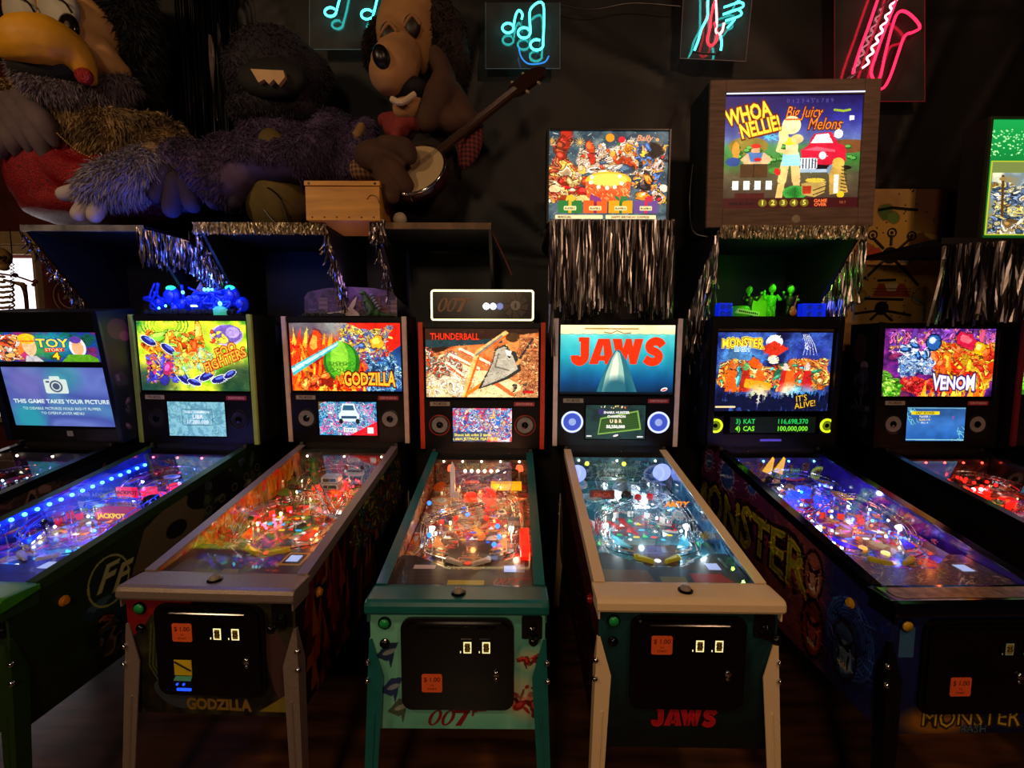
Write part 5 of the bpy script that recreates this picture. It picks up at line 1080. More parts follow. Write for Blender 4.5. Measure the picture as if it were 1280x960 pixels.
def face_band(bb, c, BW, BH):
    mb = MB()
    for s in (-1, 1): a, b = sorted((s*(BW+.001), s*(BW-.03))); mb.box(a, b, -.02, .006, -.002, BH+.012)
    mb.box(-BW+.03, BW-.03, -.02, .01, BH-.05, BH+.012); mb.box(-BW+.03, BW-.03, -.012, .012, 0, .17); mb.build('frame', BLACK, bb)
    x0, x1, z0, z1 = -.318, .318, .198, .632; m = MB(); m.box(x0-.004, x1+.004, .006, .03, z0-.004, z1+.004); m.m = 1; panel_quad(m, x0, x1, z0, z1, .0055); m.build('backglass', [BLACK, c['bg']], bb)
    t = MB(); t.prism([(-.32, .640), (.32, .640), (.32, .655), (-.32, .655)], .002, .006); t.build('top_strip', pm('top_strip_wood', '8a6a40', .5, var=.6, scale=6), bb)
    g = MB(); g.box(-BW+.03, BW-.03, .0005, .0025, .19, .66); g.build('glass_pane', GLASS, bb)
    d = MB(); d.prism(rrect(-.27, .27, .07, .175, .004), -.014, -.012); d.m = 1; panel_quad(d, -.235, .245, .078, .168, -.0145); d.build('score_display', [BLACKG, c['scr']], bb)
    for s, cx in ((-1, -.315), (1, .312)):
        s2 = MB(); cz = .118; mats = [glow('c8e018', 1.6, 'lime_ring'), pm('lime_cone', '3a4808', .4, emit='8aa010', es=.5), BLACKG]
        s2.mt(0).lathe((cx, -.012, cz), [(.040, 0), (.040, -.005), (.030, -.007), (.028, -.001)], 28, axis='y', cap=False); s2.mt(1).lathe((cx, -.012, cz), [(.029, -.002), (.018, .0), (0, .0)], 24, axis='y'); s2.mt(2).lathe((cx, -.012, cz), [(.014, -.001), (.01, -.004), (0, -.005)], 16, axis='y'); s2.build('speaker', mats, bb)
    b = MB(); b.prism(rrect(-.06, .06, .030, .042, .004), -.014, -.012); b.build('name_plate', pm('violet_plate', '5a4ad0', .4, emit='5a4ad0', es=.5), bb)

# ---------------------------------------------------------------- what stands on each table
def bulbs_row(P, pts, r, m, name='lamp_strip'):
    mb = MB().sh()
    for p in pts: mb.ball(p, r, 8)
    return tag(mb.build(name, m, P), kind='stuff')
def ex_flyers(P, rng):
    mb = MB(); mb.box(-.262, -.256, .10, 1.04, .07, .10); mb.build('lamp_rail', pm('blue_rail', '1030c0', .3, emit='0030ff', es=.8), P)
    bulbs_row(P, [(-.25, .12+.05*k, .085) for k in range(19)], .0085, glow('50b8ff', 7, 'blue_led'))
    bulbs_row(P, [(.19-.03*k, .34-.012*k, .004) for k in range(5)], .008, glow('40b0ff', 3, 'blue_led_soft'), 'lane_lamp')
    mb = MB(); mb.box(-.07, .03, .66, .668, .06, .11); mb.m = 1; words(mb, 'JACKPOT', (-.02, .659, .085), .026, bold=.03); mb.build('lit_sign', [glow('e01040', 1.5, 'red_sign'), pm('sign_ink', '200408', .5)], P)
    mb = MB(); mb.box(-.02, .13, .50, .56, .03, .065); mb.m = 1; words(mb, 'JACKPOT', (.055, .499, .048), .03, bold=.04); mb.build('van_toy', [pm('red_toy', 'd02848', .25, emit='d02040', es=.35), glow('ffe020', 1.2, 'yellow_words')], P)
    mb = MB(); mb.sh().lathe((.1,.66,.02), [(.04,0),(.045,.02),(.03,.05),(0,.06)], 16); mb.sh(False).build('dome_toy', pm('black_dome', '08080c', .2), P)
def ex_monster(P, rng):
    for k in range(3): mb = MB(); z = .02+.035*k; mb.box(.0,.085,.74,.80,z,z+.028,bev=.003); mb.m = 1; mb.prism(rrect(.01,.075,z+.006,z+.022,.003,2), .738, .74); mb.build('tower_storey', [pm('white_toy', 'c8ccd0', .3), pm('dark_glazing', '182028', .15)], P)
    mb = MB().sh(); x = -.10; mb.tube(smoothpath([(x,.90,.0),(x,.90,.06),(x-.005,.90,.11),(x,.885,.15),(x,.87,.16)], 4), [.024]*4+[.028]*4+[.022]*4+[.016]*4+[.012], 10); mb.tube([(x+.015,.89,.1),(x+.03,.86,.09)], .007, 6); mb.tube([(x-.02,.89,.1),(x-.03,.86,.11)], .007, 6); mb.tube(smoothpath([(x+.01,.91,.02),(x+.05,.93,.015),(x+.1,.92,.01)], 4), [.014,.013,.012,.011,.01,.008,.006,.004,.002], 8)
    mb.build('green_lizard_toy', pm('green_toy', '2a6a28', .35, bump=.5, scale=120), P)
    mb = MB(); mb.tube([(-.12,.66,.02),(-.12,.66,.09),(.10,.62,.09),(.10,.62,.02)], .004, 6)
    for k in range(6): mb.tube([(-.12+.04*k,.66-.007*k,.09),(-.10+.04*k,.655-.007*k,.05)], .002, 5)
    mb.build('bridge_toy', CHROME, P)
    bulbs_row(P, [(.08+.16*rng.random(), .70+.22*rng.random(), .04) for _ in range(16)], .006, glow('ff3040', 5, 'red_bulb'), 'red_lamp')
    bulbs_row(P, [(-.14+.1*rng.random(), .38+.16*rng.random(), .03) for _ in range(12)], .006, glow('ff5070', 5, 'pink_bulb'), 'pink_lamp')
    mb = MB(); mb.tube([(-.02,.70,.10),(.18,.42,.08)], .004, 6).tube([(.0,.72,.10),(.2,.44,.08)], .004, 6); mb.build('side_rail_tubes', CHROME, P)
def ex_agent(P, rng):
    bulbs_row(P, [(-.09+.036*k, 1.02, .085) for k in range(7)], .0105, glow('ffd8b8', 4.5, 'round_lamp'), 'round_lamp')
    for x, n in ((-.16, 'beacon'), (.21, 'beacon')):
        mb = MB(); mb.mt(1).cyl((x,.97,0), .006, .11, 8); mb.mt(0).sh().lathe((x,.97,.108), [(.020,0),(.020,.015),(.014,.028),(0,.033)], 14); mb.sh(False).build(n, [glow('ff4020', 5, 'red_beacon'), STEEL], P)
    mb = MB().sh(); mb.lathe((-.13,.80,.03), [(.010,0),(.013,.02),(.013,.14),(.010,.165),(0,.19)], 14); mb.sh(False); 
    for k in range(3): a = 2*pi*k/3; mb.prism([(.010*cos(a)-.13,.80+.010*sin(a)),(.03*cos(a)-.13,.80+.03*sin(a)),(.03*cos(a+.15)-.13,.80+.03*sin(a+.15))], .02, .06, 'z')
    mb.build('rocket_toy', pm('white_rocket', 'e0dcd8', .3, emit='ffe0d0', es=.12), P)
    mb = MB(); mb.box(.06,.22,.86,.90,.04,.075); mb.build('yellow_canopy', pm('yellow_lit', 'f0b020', .3, emit='ffb010', es=.9), P)
    mb = MB(); mb.tube([(.0,.86,.09),(.14,.95,.12),(.22,.96,.11)], .008, 8); mb.build('crane_toy', pm('dark_toy', '1c1c24', .3), P)
    mb = MB(); mb.box(.205,.245,.20,.44,.035,.05,bev=.004); mb.build('red_lane_cover', glow('ff1808', 1.4, 'red_lane'), P)
    mb = MB(); mb.box(.15,.21,.42,.48,.05,.06); mb.box(.155,.205,.43,.47,.06,.085,bev=.004); mb.build('car_toy', pm('grey_toy', '8a8078', .35), P)
    bulbs_row(P, [(-.225,.66,.06),(-.15,.58,.055),(-.03,.545,.06),(-.17,.36,.055),(.11,.44,.055),(.12,.36,.05),(.10,.33,.03)], .011, glow('2870ff', 3.5, 'blue_jewel'), 'blue_lamp')
    mb = MB(); mb.tube([(-.2,.5,.07),(.03,.60,.09)], .003, 6).tube([(-.205,.485,.07),(.035,.585,.09)], .003, 6).tube([(-.21,.47,.055),(.04,.57,.075)], .003, 6); mb.build('long_wire_lane', CHROME, P)
def ex_sea(P, rng):
    mb = MB().sh(); mb.tube(smoothpath([(-.01,.86,.0),(-.01,.84,.05),(-.01,.80,.085),(-.01,.765,.10)], 4), [.055,.055,.052,.05,.048,.045,.04,.036,.030,.024,.018,.012,.006], 14); mb.m = 1; mb.lathe((-.01,.77,.045), [(.026,-.022),(.020,.0),(0,.004)], 14, axis='y'); mb.sh(False).build('fish_head_toy', [pm('grey_blue_toy', '5a7080', .3), pm('dark_mouth', '200c10', .4)], P)
    for x in (-.235, .215):
        mb = MB(); mb.mt(0).lathe((x,.93 if x > 0 else .9,.10), [(.001,-.004),(.045,-.002),(.048,0),(.045,.004),(.001,.004)], 24, axis='y'); mb.build('lit_emblem', glow('8898ff', 2.0, 'blue_white_emblem'), P)
    mb = MB(); mb.box(-.19,-.07,.74,.75,.03,.075); mb.m = 1; words(mb, 'ORCA', (-.13,.739,.052), .03, bold=.04); mb.build('boat_board', [pm('red_board', '7a2018', .4), glow('d84828', .6, 'red_words')], P)
    mb = MB(); words(mb, 'AMITY', (.185,.60,.07), .035, bold=.05, shear=.2); mb.build('orange_words', glow('ff8a10', 1.6, 'orange_words'), P)
    bulbs_row(P, [(-.1+.2*rng.random(), .62+.3*rng.random(), .04) for _ in range(10)], .006, WHITEB, 'white_lamp')
    bulbs_row(P, [(.03,1.0,.12),(-.17,1.0,.12)], .012, glow('f0e040', 3, 'yellow_lamp_glow'), 'yellow_lamp')
    bulbs_row(P, [(.04,.72,.05),(.1,.73,.05)], .018, pm('red_ball', 'd01820', .25, emit='d01820', es=.5), 'red_ball')
    for x in (-.12, .13):
        for k in range(4): mb = MB(); mb.lathe((x+.03*(k % 2), .34+.03*k, .01), [(.012,0),(.012,.03),(0,.036)], 10); mb.build('clear_stand', CLEAR, P)
def ex_band(P, rng):
    for x in (-.06, -.0): 
        mb = MB(); mb.prism([(x-.03,.08),(x+.02,.16),(x+.028,.15),(x+.02,.06)], 1.0, 1.008); mb.build('yellow_wing', glow('f0b010', 1.3, 'yellow_wing_glow'), P)
    mb = MB(); mb.box(-.20,-.15,.60,.65,.02,.07,bev=.004); mb.build('blue_cube', glow('2838ff', 2.0, 'blue_cube_glow'), P)
    mb = MB().sh(); mb.tube(smoothpath([(-.19,.80,.0),(-.19,.80,.06),(-.18,.79,.10)], 4), .022, 10); mb.ball((-.18,.785,.12), .018, 10); mb.tube([(-.17,.79,.09),(-.13,.77,.10)], .007, 6); mb.build('dark_figure_toy', pm('dark_figure', '101018', .4), P)
    for c_, pts in (('4060ff', 16), ('f0f4ff', 12), ('ff5020', 8), ('30e0e0', 5)):
        bulbs_row(P, [(-.22+.44*rng.random(), .34+.62*rng.random(), .035) for _ in range(pts)], .0055, glow(c_, 7, 'bulb_'+c_), 'colour_lamp')
    for k, (x, y) in enumerate(((-.1,.36),(-.04,.34),(-.13,.43),(.02,.30))): mb = MB(); mb.sh().lathe((x,y,.004), [(.016,0),(.015,.006),(0,.008)], 14); mb.sh(False).build('round_insert', glow(['ff8a20','ffb040','ff5010','ffe080'][k], 1.5), P)
def ex_ooze(P, rng):
    bulbs_row(P, [(-.16+.3*rng.random(), .80+.2*rng.random(), .06) for _ in range(16)], .008, glow('ff1810', 5, 'red_bulb2'), 'red_lamp')
    bulbs_row(P, [(-.02,.84,.05),(.02,.84,.05)], .009, WHITEB, 'white_lamp')
    mb = MB(); mb.box(.02,.2,.42,.47,.03,.06); mb.m = 1; words(mb, 'VENOM', (.11,.419,.045), .04, bold=.04); mb.build('lit_logo', [glow('ff6010', 1.6, 'orange_logo'), pm('logo_ink', 'f8e020', .4, emit='ffe020', es=.8)], P)
def ex_toys(P, rng):
    mb = MB(); mb.prism([(-.12,.45),(.0,.95),(.14,.98),(.06,.5)], .04, .05, 'z'); mb.build('dark_plastic_sheet', pm('smoky_sheet', '20242c', .2), P)
    pts = []
    for a, b in (((-.12,.45),(.0,.95)),((0,.95),(.14,.98)),((.14,.98),(.06,.5)),((.06,.5),(-.12,.45))):
        for k in range(12): t = k/12; pts.append((a[0]+(b[0]-a[0])*t, a[1]+(b[1]-a[1])*t, .055))
    bulbs_row(P, pts[:26], .0045, glow('e0f4ff', 5, 'dot_white'), 'dot_lamp'); bulbs_row(P, pts[26:], .0045, glow('6040ff', 6, 'dot_violet'), 'dot_lamp')
    bulbs_row(P, [(.17,.86,.05),(.19,.80,.05)], .014, glow('20d070', 3, 'green_lamp_glow'), 'green_lamp'); bulbs_row(P, [(.21,.9,.05),(.22,.84,.05),(.2,.94,.05)], .009, glow('ff30a0', 4, 'pink_lamp_glow'), 'pink_lamp')
    mb = MB().sh(); mb.ball((.19,.98,.08), .022, 12); mb.sh(False).build('teal_ball', pm('teal_toy', '1890a0', .2, emit='1890a0', es=.4), P)

def L(cols, e, pts=None, z=.075):
    pts = pts or [(-.13,.36),(.13,.36),(-.15,.60),(.14,.60),(-.10,.82),(.11,.82),(0,.97),(0,.47),(.19,.28),(.2,.72)]
    return [(x, y, z, e, cols[k % len(cols)]) for k, (x, y) in enumerate(pts)]
def front_sea(root):
    mb = MB()
    for dx, dy in ((-.003,0),(.003,0),(0,.003),(0,-.003),(.002,.002),(-.002,-.002),(-.002,.002),(.002,-.002)): poly_letters(mb, BIGFISH, (dx, -.0010, .526+dy), .058)
    mb.m = 1; poly_letters(mb, BIGFISH, (0, -.0016, .526), .058); mb.build('lettering', [pm('logo_outline', '200a10', .5), pm('logo_red', 'd0202a', .4)], root)
def front_agent(root):
    mb = MB(); poly_letters(mb, [[(x*1.18, y) for x, y in p] for p in SPY], (-.02, -.0012, .526), .056); mb.build('lettering', pm('dark_red_print', '8a1c20', .5), root)
def front_monster(root):
    lettering(root, [(0, ('GODZILLA', (.01, -.0012, .522), .05), dict(bold=.05, wx=.9, warp=lambda x, y, h: (x*h, y*(1+.2*x*x))))], [pm('old_gold_print', '8a6a28', .5)])
def badge_monster(cd):
    mb = MB(); mb.prism([(-.118,.638),(-.060,.638),(-.060,.690),(-.118,.690)], -.020, -.018); mb.m = 1; mb.tube(smoothpath([(-.116,-.021,.685),(-.09,-.021,.67),(-.062,-.021,.655)], 3), .003, 5)
    mb.m = 2; mb.prism([(-.124,.618),(-.066,.618),(-.060,.634),(-.116,.634)], -.020, -.018); mb.m = 3; mb.prism(rrect(-.115,-.066,.583,.592,.002), -.020, -.018); mb.sh().ball((-.112,-.02,.606), .004, 8); mb.ball((-.09,-.02,.606), .004, 8); mb.sh(False)
    mb.build('bill_reader', [pm('yellow_label', 'f0d020', .4), pm('label_ink', '101008', .5), pm('mint_label', '68d0a8', .4), glow('1848ff', 1.8, 'blue_slot')], cd)

def paint(n, c, rough=.32, metal=0., **k): return pm(n, c, rough, metal, coat=k.pop('coat', .3), **k)
TEAL = paint('teal_armour', '126a68', .28); CREAM = paint('cream_armour', 'f8d8a8', .38, bump=.15, scale=300, var=.06); GREY = pm('pewter_armour', 'a8968c', .38, metal=.5, bump=.1, scale=200)
GREEN = paint('dark_green_armour', '1c3a14', .4); NAVY = paint('black_blue_armour', '080a18', .12); DARK = paint('dark_armour', '0c0a0c', .3)

MACH = [
 dict(kind='toys', pos=(-2.559, 1.351, -4.73, 8.35, .025), seed=101, rail=DARK, bar=DARK, legm=DARK, trim=pm('dark_blue_trim', '101830', .3), bg=art_mat('toys_glass', bg_toys(), 1.18), scr=art_mat('photo_screen', scr('photo'), .85), face=face_toys, extra=ex_toys,
   lights=L(['8060ff', 'ff8060', '60a0ff'], .045), tc='30ff80', flip='f0f0f0', back_n=3, label='pinball machine at the far left whose screen shows a camera and a yellow-lettered strip above'),
 dict(kind='flyers', pos=(-1.834, 1.385, -4.04, 1.52, .01), seed=102, rail=GREEN, bar=pm('green_bar', '3a8a20', .3), legm=GREEN, trim=pm('pale_green_trim', 'a8c85a', .5), bg=art_mat('flyers_glass', bg_flyers(), 1.24), scr=art_mat('score_screen', scr('score'), .9),
   extra=ex_flyers, lights=L(['5060ff', '8050ff', '4080ff'], .24) + [(-.2, .3, .08, .08, '2060ff'), (-.2, .7, .08, .08, '2060ff')], flip='e8e8ff', ramp='blue', bc='ff3050', tc='ff3050', backc='ff5060', back_n=4, inc=['60a0ff','ffffff','ff8030','a060ff'], bladees=0, conem=pm('dark_cone', '2a2a2c', .4, metal=.4),
   label='pinball machine with pale green backbox trim, blue-lit playfield and a round monogram on its side'),
 dict(kind='monster', pos=(-.982, 1.447, -2.36, 2.49, .005), seed=103, rail=GREY, bar=GREY, legm=GREY, trim=pm('pale_grey_trim', 'e0c8bc', .45), bg=art_mat('monster_glass', bg_monster(), 1.24), scr=art_mat('truck_screen', scr('truck'), 1.05),
   extra=ex_monster, lights=L(['ffa050', 'ff8040', 'ff5040', 'fff0e0'], .11), warm=True, flip='f0e020', frub='f0e020', bc='f03010', tc='ff3020', badge=badge_monster, front_lettering=front_monster, price=(-.085, .785), bulb2='ff4050', inc=['ff6a30','ffd030','ff3020','30c0ff','ffffff'], ies=1.6, back_n=3, backc='ffd8c0', bladees=0, sideb=.45,
   label='pinball machine with pewter-grey rails and legs and a red and orange backglass'),
 dict(kind='agent', pos=(-.173, 1.428, -.28, 2.4, -.026), seed=104, rail=TEAL, bar=TEAL, legm=TEAL, trim=pm('orange_red_trim', 'e04422', .45), bg=art_mat('agent_glass', bg_agent(), 1.27), scr=art_mat('jet_screen', scr('jet'), 1.05),
   extra=ex_agent, lights=L(['ffc080', 'ffa860', 'ffd8b0'], .15) + [(.2, .33, .08, .10, 'ff2010'), (-.05, .30, .05, .03, 'ff8030')], warm=True, flip='f0e8e0', tc='ff2818', bc='e03018', bulb2='ff6030', spotc='fff0d0', backc='fff0d0', back_z=.135, ring2=pm('red_ring', 'a83018', .4), ies=1.4, front_lettering=front_agent, frontb=1.0, bladees=0, inc=['ff4020','ffb040','ffffff','ff8030','3070ff'],
   label='pinball machine with teal rails and legs, pale green front and orange-red backbox trim'),
 dict(kind='sea', pos=(.561, 1.406, -.96, 1.58, -.003), seed=105, rail=CREAM, bar=CREAM, legm=CREAM, trim=pm('pink_white_trim', 'f0dcdc', .5), bg=art_mat('sea_glass', bg_sea(), 1.30), scr=art_mat('hunter_screen', scr('hunter'), .95),
   extra=ex_sea, lights=L(['e0f4ff', 'b0e0ff', 'fff4e0', 'c0e8ff'], .17), flip='f0e828', frub='f0e828', tc='ffffff', bc='e0e8f0', ringm=glow('c8d0ff', 1.5, 'white_ring'), conem=pm('blue_cone', '3a50c0', .5, emit='4860e0', es=.6), capm=pm('pale_cap', 'a0b8f0', .4, emit='a0b8f0', es=.7), price=(-.085, .785), front_lettering=front_sea, inc=['ffffff','ffe040','30e080','ff4040','40d0ff'], ies=1.8, spotc='e0f0ff', backc='f0f4d0', back_n=3, bladees=0, fbm=pm('red_button', 'b01818', .3), zb=.42,
   label='pinball machine with cream rails and legs and a dark green front with red lettering'),
 dict(kind='band', pos=(1.468, 1.387, 1.22, 1.04, .002), seed=106, rail=NAVY, bar=NAVY, legm=NAVY, trim=BLACK, bg=art_mat('band_glass', bg_band(), 1.30), scr=art_mat('dots_screen', scr('dots'), 1.0), face=face_band, bw=.36,
   extra=ex_band, lights=L(['6050ff', '4060ff', 'a050ff', 'ff7030', 'c0d0ff'], .22), flip='f0e020', tc='ff5020', bc='3050ff', bulb2='5060ff', ies=2.2, inc=['ffb030','6080ff','ff4020','ffffff','ff60c0'], spotc='c0c8ff', back_n=4, backc='60c0ff', bar_button=False, strip=pm('gold_foil_inlay', 'b89868', .3, metal=.7, var=.6, scale=40), sideb=1.0, price=(-.06, .66), coins=(.08, .15), dimcoin=True, start=pm('yellow_gold_button', 'e0b020', .3), fbm=pm('yellow_button', 'e0a818', .3), bladees=0,
   label='pinball machine with a dark blue side painted with three faces and lightning coils'),
 dict(kind='ooze', pos=(2.421, 1.435, .49, -1.17, -.015), seed=107, rail=DARK, bar=DARK, legm=DARK, trim=BLACK, bg=art_mat('ooze_glass', bg_ooze(), 1.24), scr=art_mat('slime_screen', scr('slime'), .9),
   extra=ex_ooze, lights=L(['ff4030', 'ff8060', 'ffc0a0'], .045), warm=True, tc='ff2010', bc='ff2010', flip='e8e0e0', ies=1.4, inc=['ff3010','ff8030','ffffff'], backc='ff4030',
   label='pinball machine with plain black sides, a red-lit playfield and a white-lettered purple backglass'),
 dict(kind='spider', pos=(3.185, 1.42, 0, 0, 0), seed=108, rail=DARK, bar=DARK, legm=DARK, trim=pm('dark_red_trim', '6a1828', .4), bg=art_mat('edge_glass', bg_ooze(19, ''), 1.24), scr=art_mat('slime_screen2', scr('slime'), .9), extra=None,
   lights=L(['ff4030', 'ff8060', 'ffc0a0'], .04), warm=True, tc='ff2010', bc='ff2010', ies=1.4, inc=['ff3010','ff8030'],
   label='pinball machine with dark red backbox trim, cut off by the right edge of the picture'),
]
ROOTS = {c['kind']: machine(c) for c in MACH}
# ---------------------------------------------------------------- things above the machines
TINS = pm('silver_tinsel', '9a8e8e', .26, metal=1.0, var=.35, scale=60)
BAND = pm('pale_gold_tinsel', 'd8c8a8', .38, metal=.85, var=.4, scale=80)
def tinsel(name, top, length, n, label, cat='tinsel', w=.007, seed=1, m=None, spread=.02, sway=.02, group=None, wob=1.0):
    'many foil strips hanging from a line of points'
    r = rg(seed); P = [Vector(p) for p in top]; cum = [0]
    for a, b in zip(P[:-1], P[1:]): cum.append(cum[-1]+(b-a).length)
    mb = MB(); seg = 6
    for k in range(n):
        d = cum[-1]*min(1, max(0, (k+.5+r.random()-.5)/n)); j = max(i for i in range(len(P)-1) if cum[i] <= d+1e-9); t = (d-cum[j])/max(1e-9, cum[j+1]-cum[j]); p = P[j].lerp(P[j+1], t)
        f = d/cum[-1]; L = (length(f) if callable(length) else length)*(.86+.2*r.random()); ph = r.random()*6; tw = r.random()*pi; ww = w*(.6+.8*r.random()); vs = []
        ox, oy = (r.random()-.5)*.004, (r.random()-.5)*spread; sx, sy = (r.random()-.5)*sway, (r.random()-.5)*sway
        for s in range(seg+1):
            q = s/seg; a = tw+q*2.2*wob*math.sin(ph); c = p+Vector((ox+sx*q*q+.003*math.sin(ph+q*7), oy+sy*q*q+.003*math.cos(ph*2+q*6), -L*q)); e = Vector((cos(a), sin(a), .0))*ww/2
            vs += [c-e, c+e]
        mb.add(vs, [(2*s, 2*s+1, 2*s+3, 2*s+2) for s in range(seg)])
    return tag(mb.build(name, m or TINS), label, cat, group, 'stuff')

SY, SZ = 2.42, 2.345
PLY = pm('black_shelf_ply', '100d0e', .6, var=.5, scale=6, bump=.1)
def shelf(px0, px1, label, py=285, brackets=(1, 1), drop=.40, yb=2.80, re=.04, bm=None, yf=SY, dz=0, x0=None, x1=None, back=False):
    z = at((px0+px1)/2, py, yf).z + dz; x0 = at(px0, py, yf).x if x0 is None else x0; x1 = at(px1, py, yf).x if x1 is None else x1
    root = empty('display_shelf', ((x0+x1)/2, 3.02, z), 0, label, 'shelf', 'black shelves above the machines')
    h = (x1-x0)/2
    MB().box(-h, h, yf-3.02, re, 0, .022).build('board', PLY, root)
    MB().box(-h, h, yf-3.02-.004, yf-3.02+.014, -.008, .022).build('front_edge', bm or PLY, root)
    for s, on in zip((-1, 1), brackets):
        if not on: continue
        a, b = sorted((s*h, s*(h-.016))); pr = [(yf-3.02+.02, -.002), (re, -.002), (re, -drop-.04), (yb-3.02, -drop)]
        MB().prism(pr, a, b, 'x').build('side_bracket', PLY, root)
    if back: MB().box(-h+.02, h-.02, .02, .04, -drop-.05, -.002).build('back_panel', PLY, root)
    return root, x0, x1, z
s1 = shelf(26, 180, 'black shelf on which the bird figure in red sequins stands', 287, bm=pm('worn_edge_strip', '8a8a90', .4, var=.6), back=True)
s2 = shelf(245, 405, 'black shelf with a straight silver tinsel front under the purple figure', 285, back=True)
s3 = shelf(468, 614, 'black shelf with bare timber edge under the dog figure', 284, brackets=(1, 1), bm=pm('bare_timber', '7a5a3a', .6, var=.5), drop=.30)
s4 = shelf(687, 843, 'black shelf that carries the lit picture of the birthday cake', 281, brackets=(0, 0))
s5 = shelf(900, 1082, 'black shelf under the wood-framed backbox, lit green below', 290)
s6 = shelf(1176, 1330, 'black shelf at the right edge under the green lit box', 303, brackets=(0, 1), re=-.06, drop=.34)
def side_line(s, right=True, yb=2.80, drop=.40, yf=SY):
    x = (s[2]+.006) if right else (s[1]-.006); return [(x, yf, s[3]+.01), (x, yb, s[3]-drop+.0)]
gr = 'silver tinsel strips nailed round the shelves'
tinsel('tinsel_fringe', [at(172,284,2.41), at(235,301,2.55), at(262,328,2.65), at(284,352,2.75)], lambda f: .19-.05*f, 210, 'silver tinsel, blue at its tips, down the right side of the shelf under the bird figure', seed=11)
tinsel('tinsel_fringe', side_line(s1, False), lambda f: .05+.08*f, 80, 'tinsel down the left side of the shelf beside the bright window', seed=12, sway=.05)
tinsel('tinsel_fringe', [(s2[1]-.01, SY-.008, s2[3]+.025), (s2[2]+.01, SY-.008, s2[3]+.025)], .058, 420, 'straight trimmed tinsel band along the front of the shelf under the purple figure', seed=13, w=.006, spread=.012, m=BAND)
tinsel('tinsel_fringe', side_line(s2), lambda f: .12+.10*f, 120, 'loose tinsel hanging from the right side of the shelf beside the wooden box', seed=14, sway=.06)
tinsel('tinsel_fringe', side_line(s2, False), lambda f: .13, 70, 'thin tinsel on the left side of the shelf under the purple figure', seed=15)
tinsel('tinsel_fringe', [(s3[1]-.015, SY-.01, s3[3]+.03), (s3[1]+.055, SY-.01, s3[3]+.03)], .12, 90, 'bunch of tinsel at the left corner of the shelf under the dog figure', seed=16, sway=.05, spread=.05)
tinsel('tinsel_fringe', side_line(s3, False, drop=.3), lambda f: .08+.09*f, 34, 'few tinsel strands trailing down the left bracket under the dog figure', seed=17, sway=.04)
tinsel('tinsel_curtain', [(s4[1], SY-.012, s4[3]+.022), (s4[2], SY-.012, s4[3]+.022)], lambda f: .455+.02*math.sin(f*9), 230, 'full silver tinsel curtain hanging above the machine with the sea backglass', seed=18, w=.0085, spread=.03, sway=.012)
tinsel('tinsel_curtain', [(s4[1]-.004, SY-.01, s4[3]+.02), (s4[1]+.02, SY-.0, s4[3]-.2)], .50, 10, 'long stray tinsel strands left of the tinsel curtain, reaching below the backbox top', seed=19, sway=.03)
tinsel('tinsel_fringe', [(s5[1], SY-.008, s5[3]+.03), (s5[2], SY-.008, s5[3]+.03)], .065, 420, 'trimmed tinsel band along the front edge under the wood-framed backbox', seed=20, w=.006, spread=.012, m=BAND)
tinsel('tinsel_curtain', side_line(s5, False), lambda f: .28+.10*f, 150, 'tinsel lit green that falls left of the small green band', seed=21, sway=.05)
tinsel('tinsel_curtain', side_line(s5), lambda f: .28+.06*f, 130, 'tinsel lit green and blue that falls right of the small green band', seed=22, sway=.04)
tinsel('tinsel_curtain', [(s6[1], SY-.02, s6[3]-.02), (s6[2], SY-.02, s6[3]+.03)], lambda f: .40, 100, 'dim tinsel curtain at the right edge under the green lit box', seed=23, w=.011, spread=.05, sway=.06)
a, b = at(222, 20, 3.02), at(300, 20, 3.02)
tinsel('foil_curtain', [(a.x, 3.0, 3.95), (b.x, 3.0, 3.95)], 1.65, 60, 'dark glinting foil curtain hanging on the wall between the bird and the purple figure', 'foil curtain', w=.010, seed=24, m=pm('dark_foil', '3a3a44', .2, metal=1.0, var=.6, scale=30), wob=.5)
a = at(262, 42, 2.96); mb = MB()
for (p0, p1, w_) in (((262,42),(270,150),.03), ((272,28),(276,90),.012)):
    A, B = at(*p0, 2.97), at(*p1, 2.97); vs = []
    for k in range(9): t = k/8; c = A.lerp(B, t); e = w_*(math.sin(pi*min(1, t*1.2+.1))*.8+.2); vs += [c-Vector((e/2, 0, 0)), c+Vector((e/2, .012*math.sin(t*8), 0)), c+Vector((0, .012, 0))]
    mb.add(vs, [(3*k, 3*k+2, 3*k+5, 3*k+3) for k in range(8)]+[(3*k+2, 3*k+1, 3*k+4, 3*k+5) for k in range(8)])
tag(mb.build('foil_strip', pm('pale_foil', '8a7c80', .35, metal=.8, stretch=(30, 1, 1), var=.5)), 'pale crumpled foil strips among the dark foil left of the purple figure', 'foil', kind='stuff')

# ---------------------------------------------------------------- wooden box, ball, cords
A, B = at(381, 226, 2.36), at(475, 275, 2.36); WB = pm('honey_wood', 'd89a3a', .45, var=.35, scale=3, bump=.1, stretch=(1, 1, 8), color2='b07828')
wb = empty('wooden_box', ((A.x+B.x)/2, 2.36, s2[3]+.024), 0, 'honey-coloured wooden box between the purple figure and the dog figure', 'box'); h = (B.x-A.x)/2; H = A.z-(s2[3]+.024)
for nm, bx in (('front_board', (-h, h, 0, .014, 0, H*.86)), ('rear_board', (-h, h, .336, .35, 0, H*.86)), ('side_board', (-h, -h+.014, .014, .336, 0, H*.86)), ('side_board', (h-.014, h, .014, .336, 0, H*.86)), ('base_board', (-h+.014, h-.014, .014, .336, 0, .012)), ('lid', (-h-.003, h+.003, -.004, .354, H*.86+.003, H))):
    MB().box(*bx, bev=.002).build(nm, WB, wb)
mb = MB()
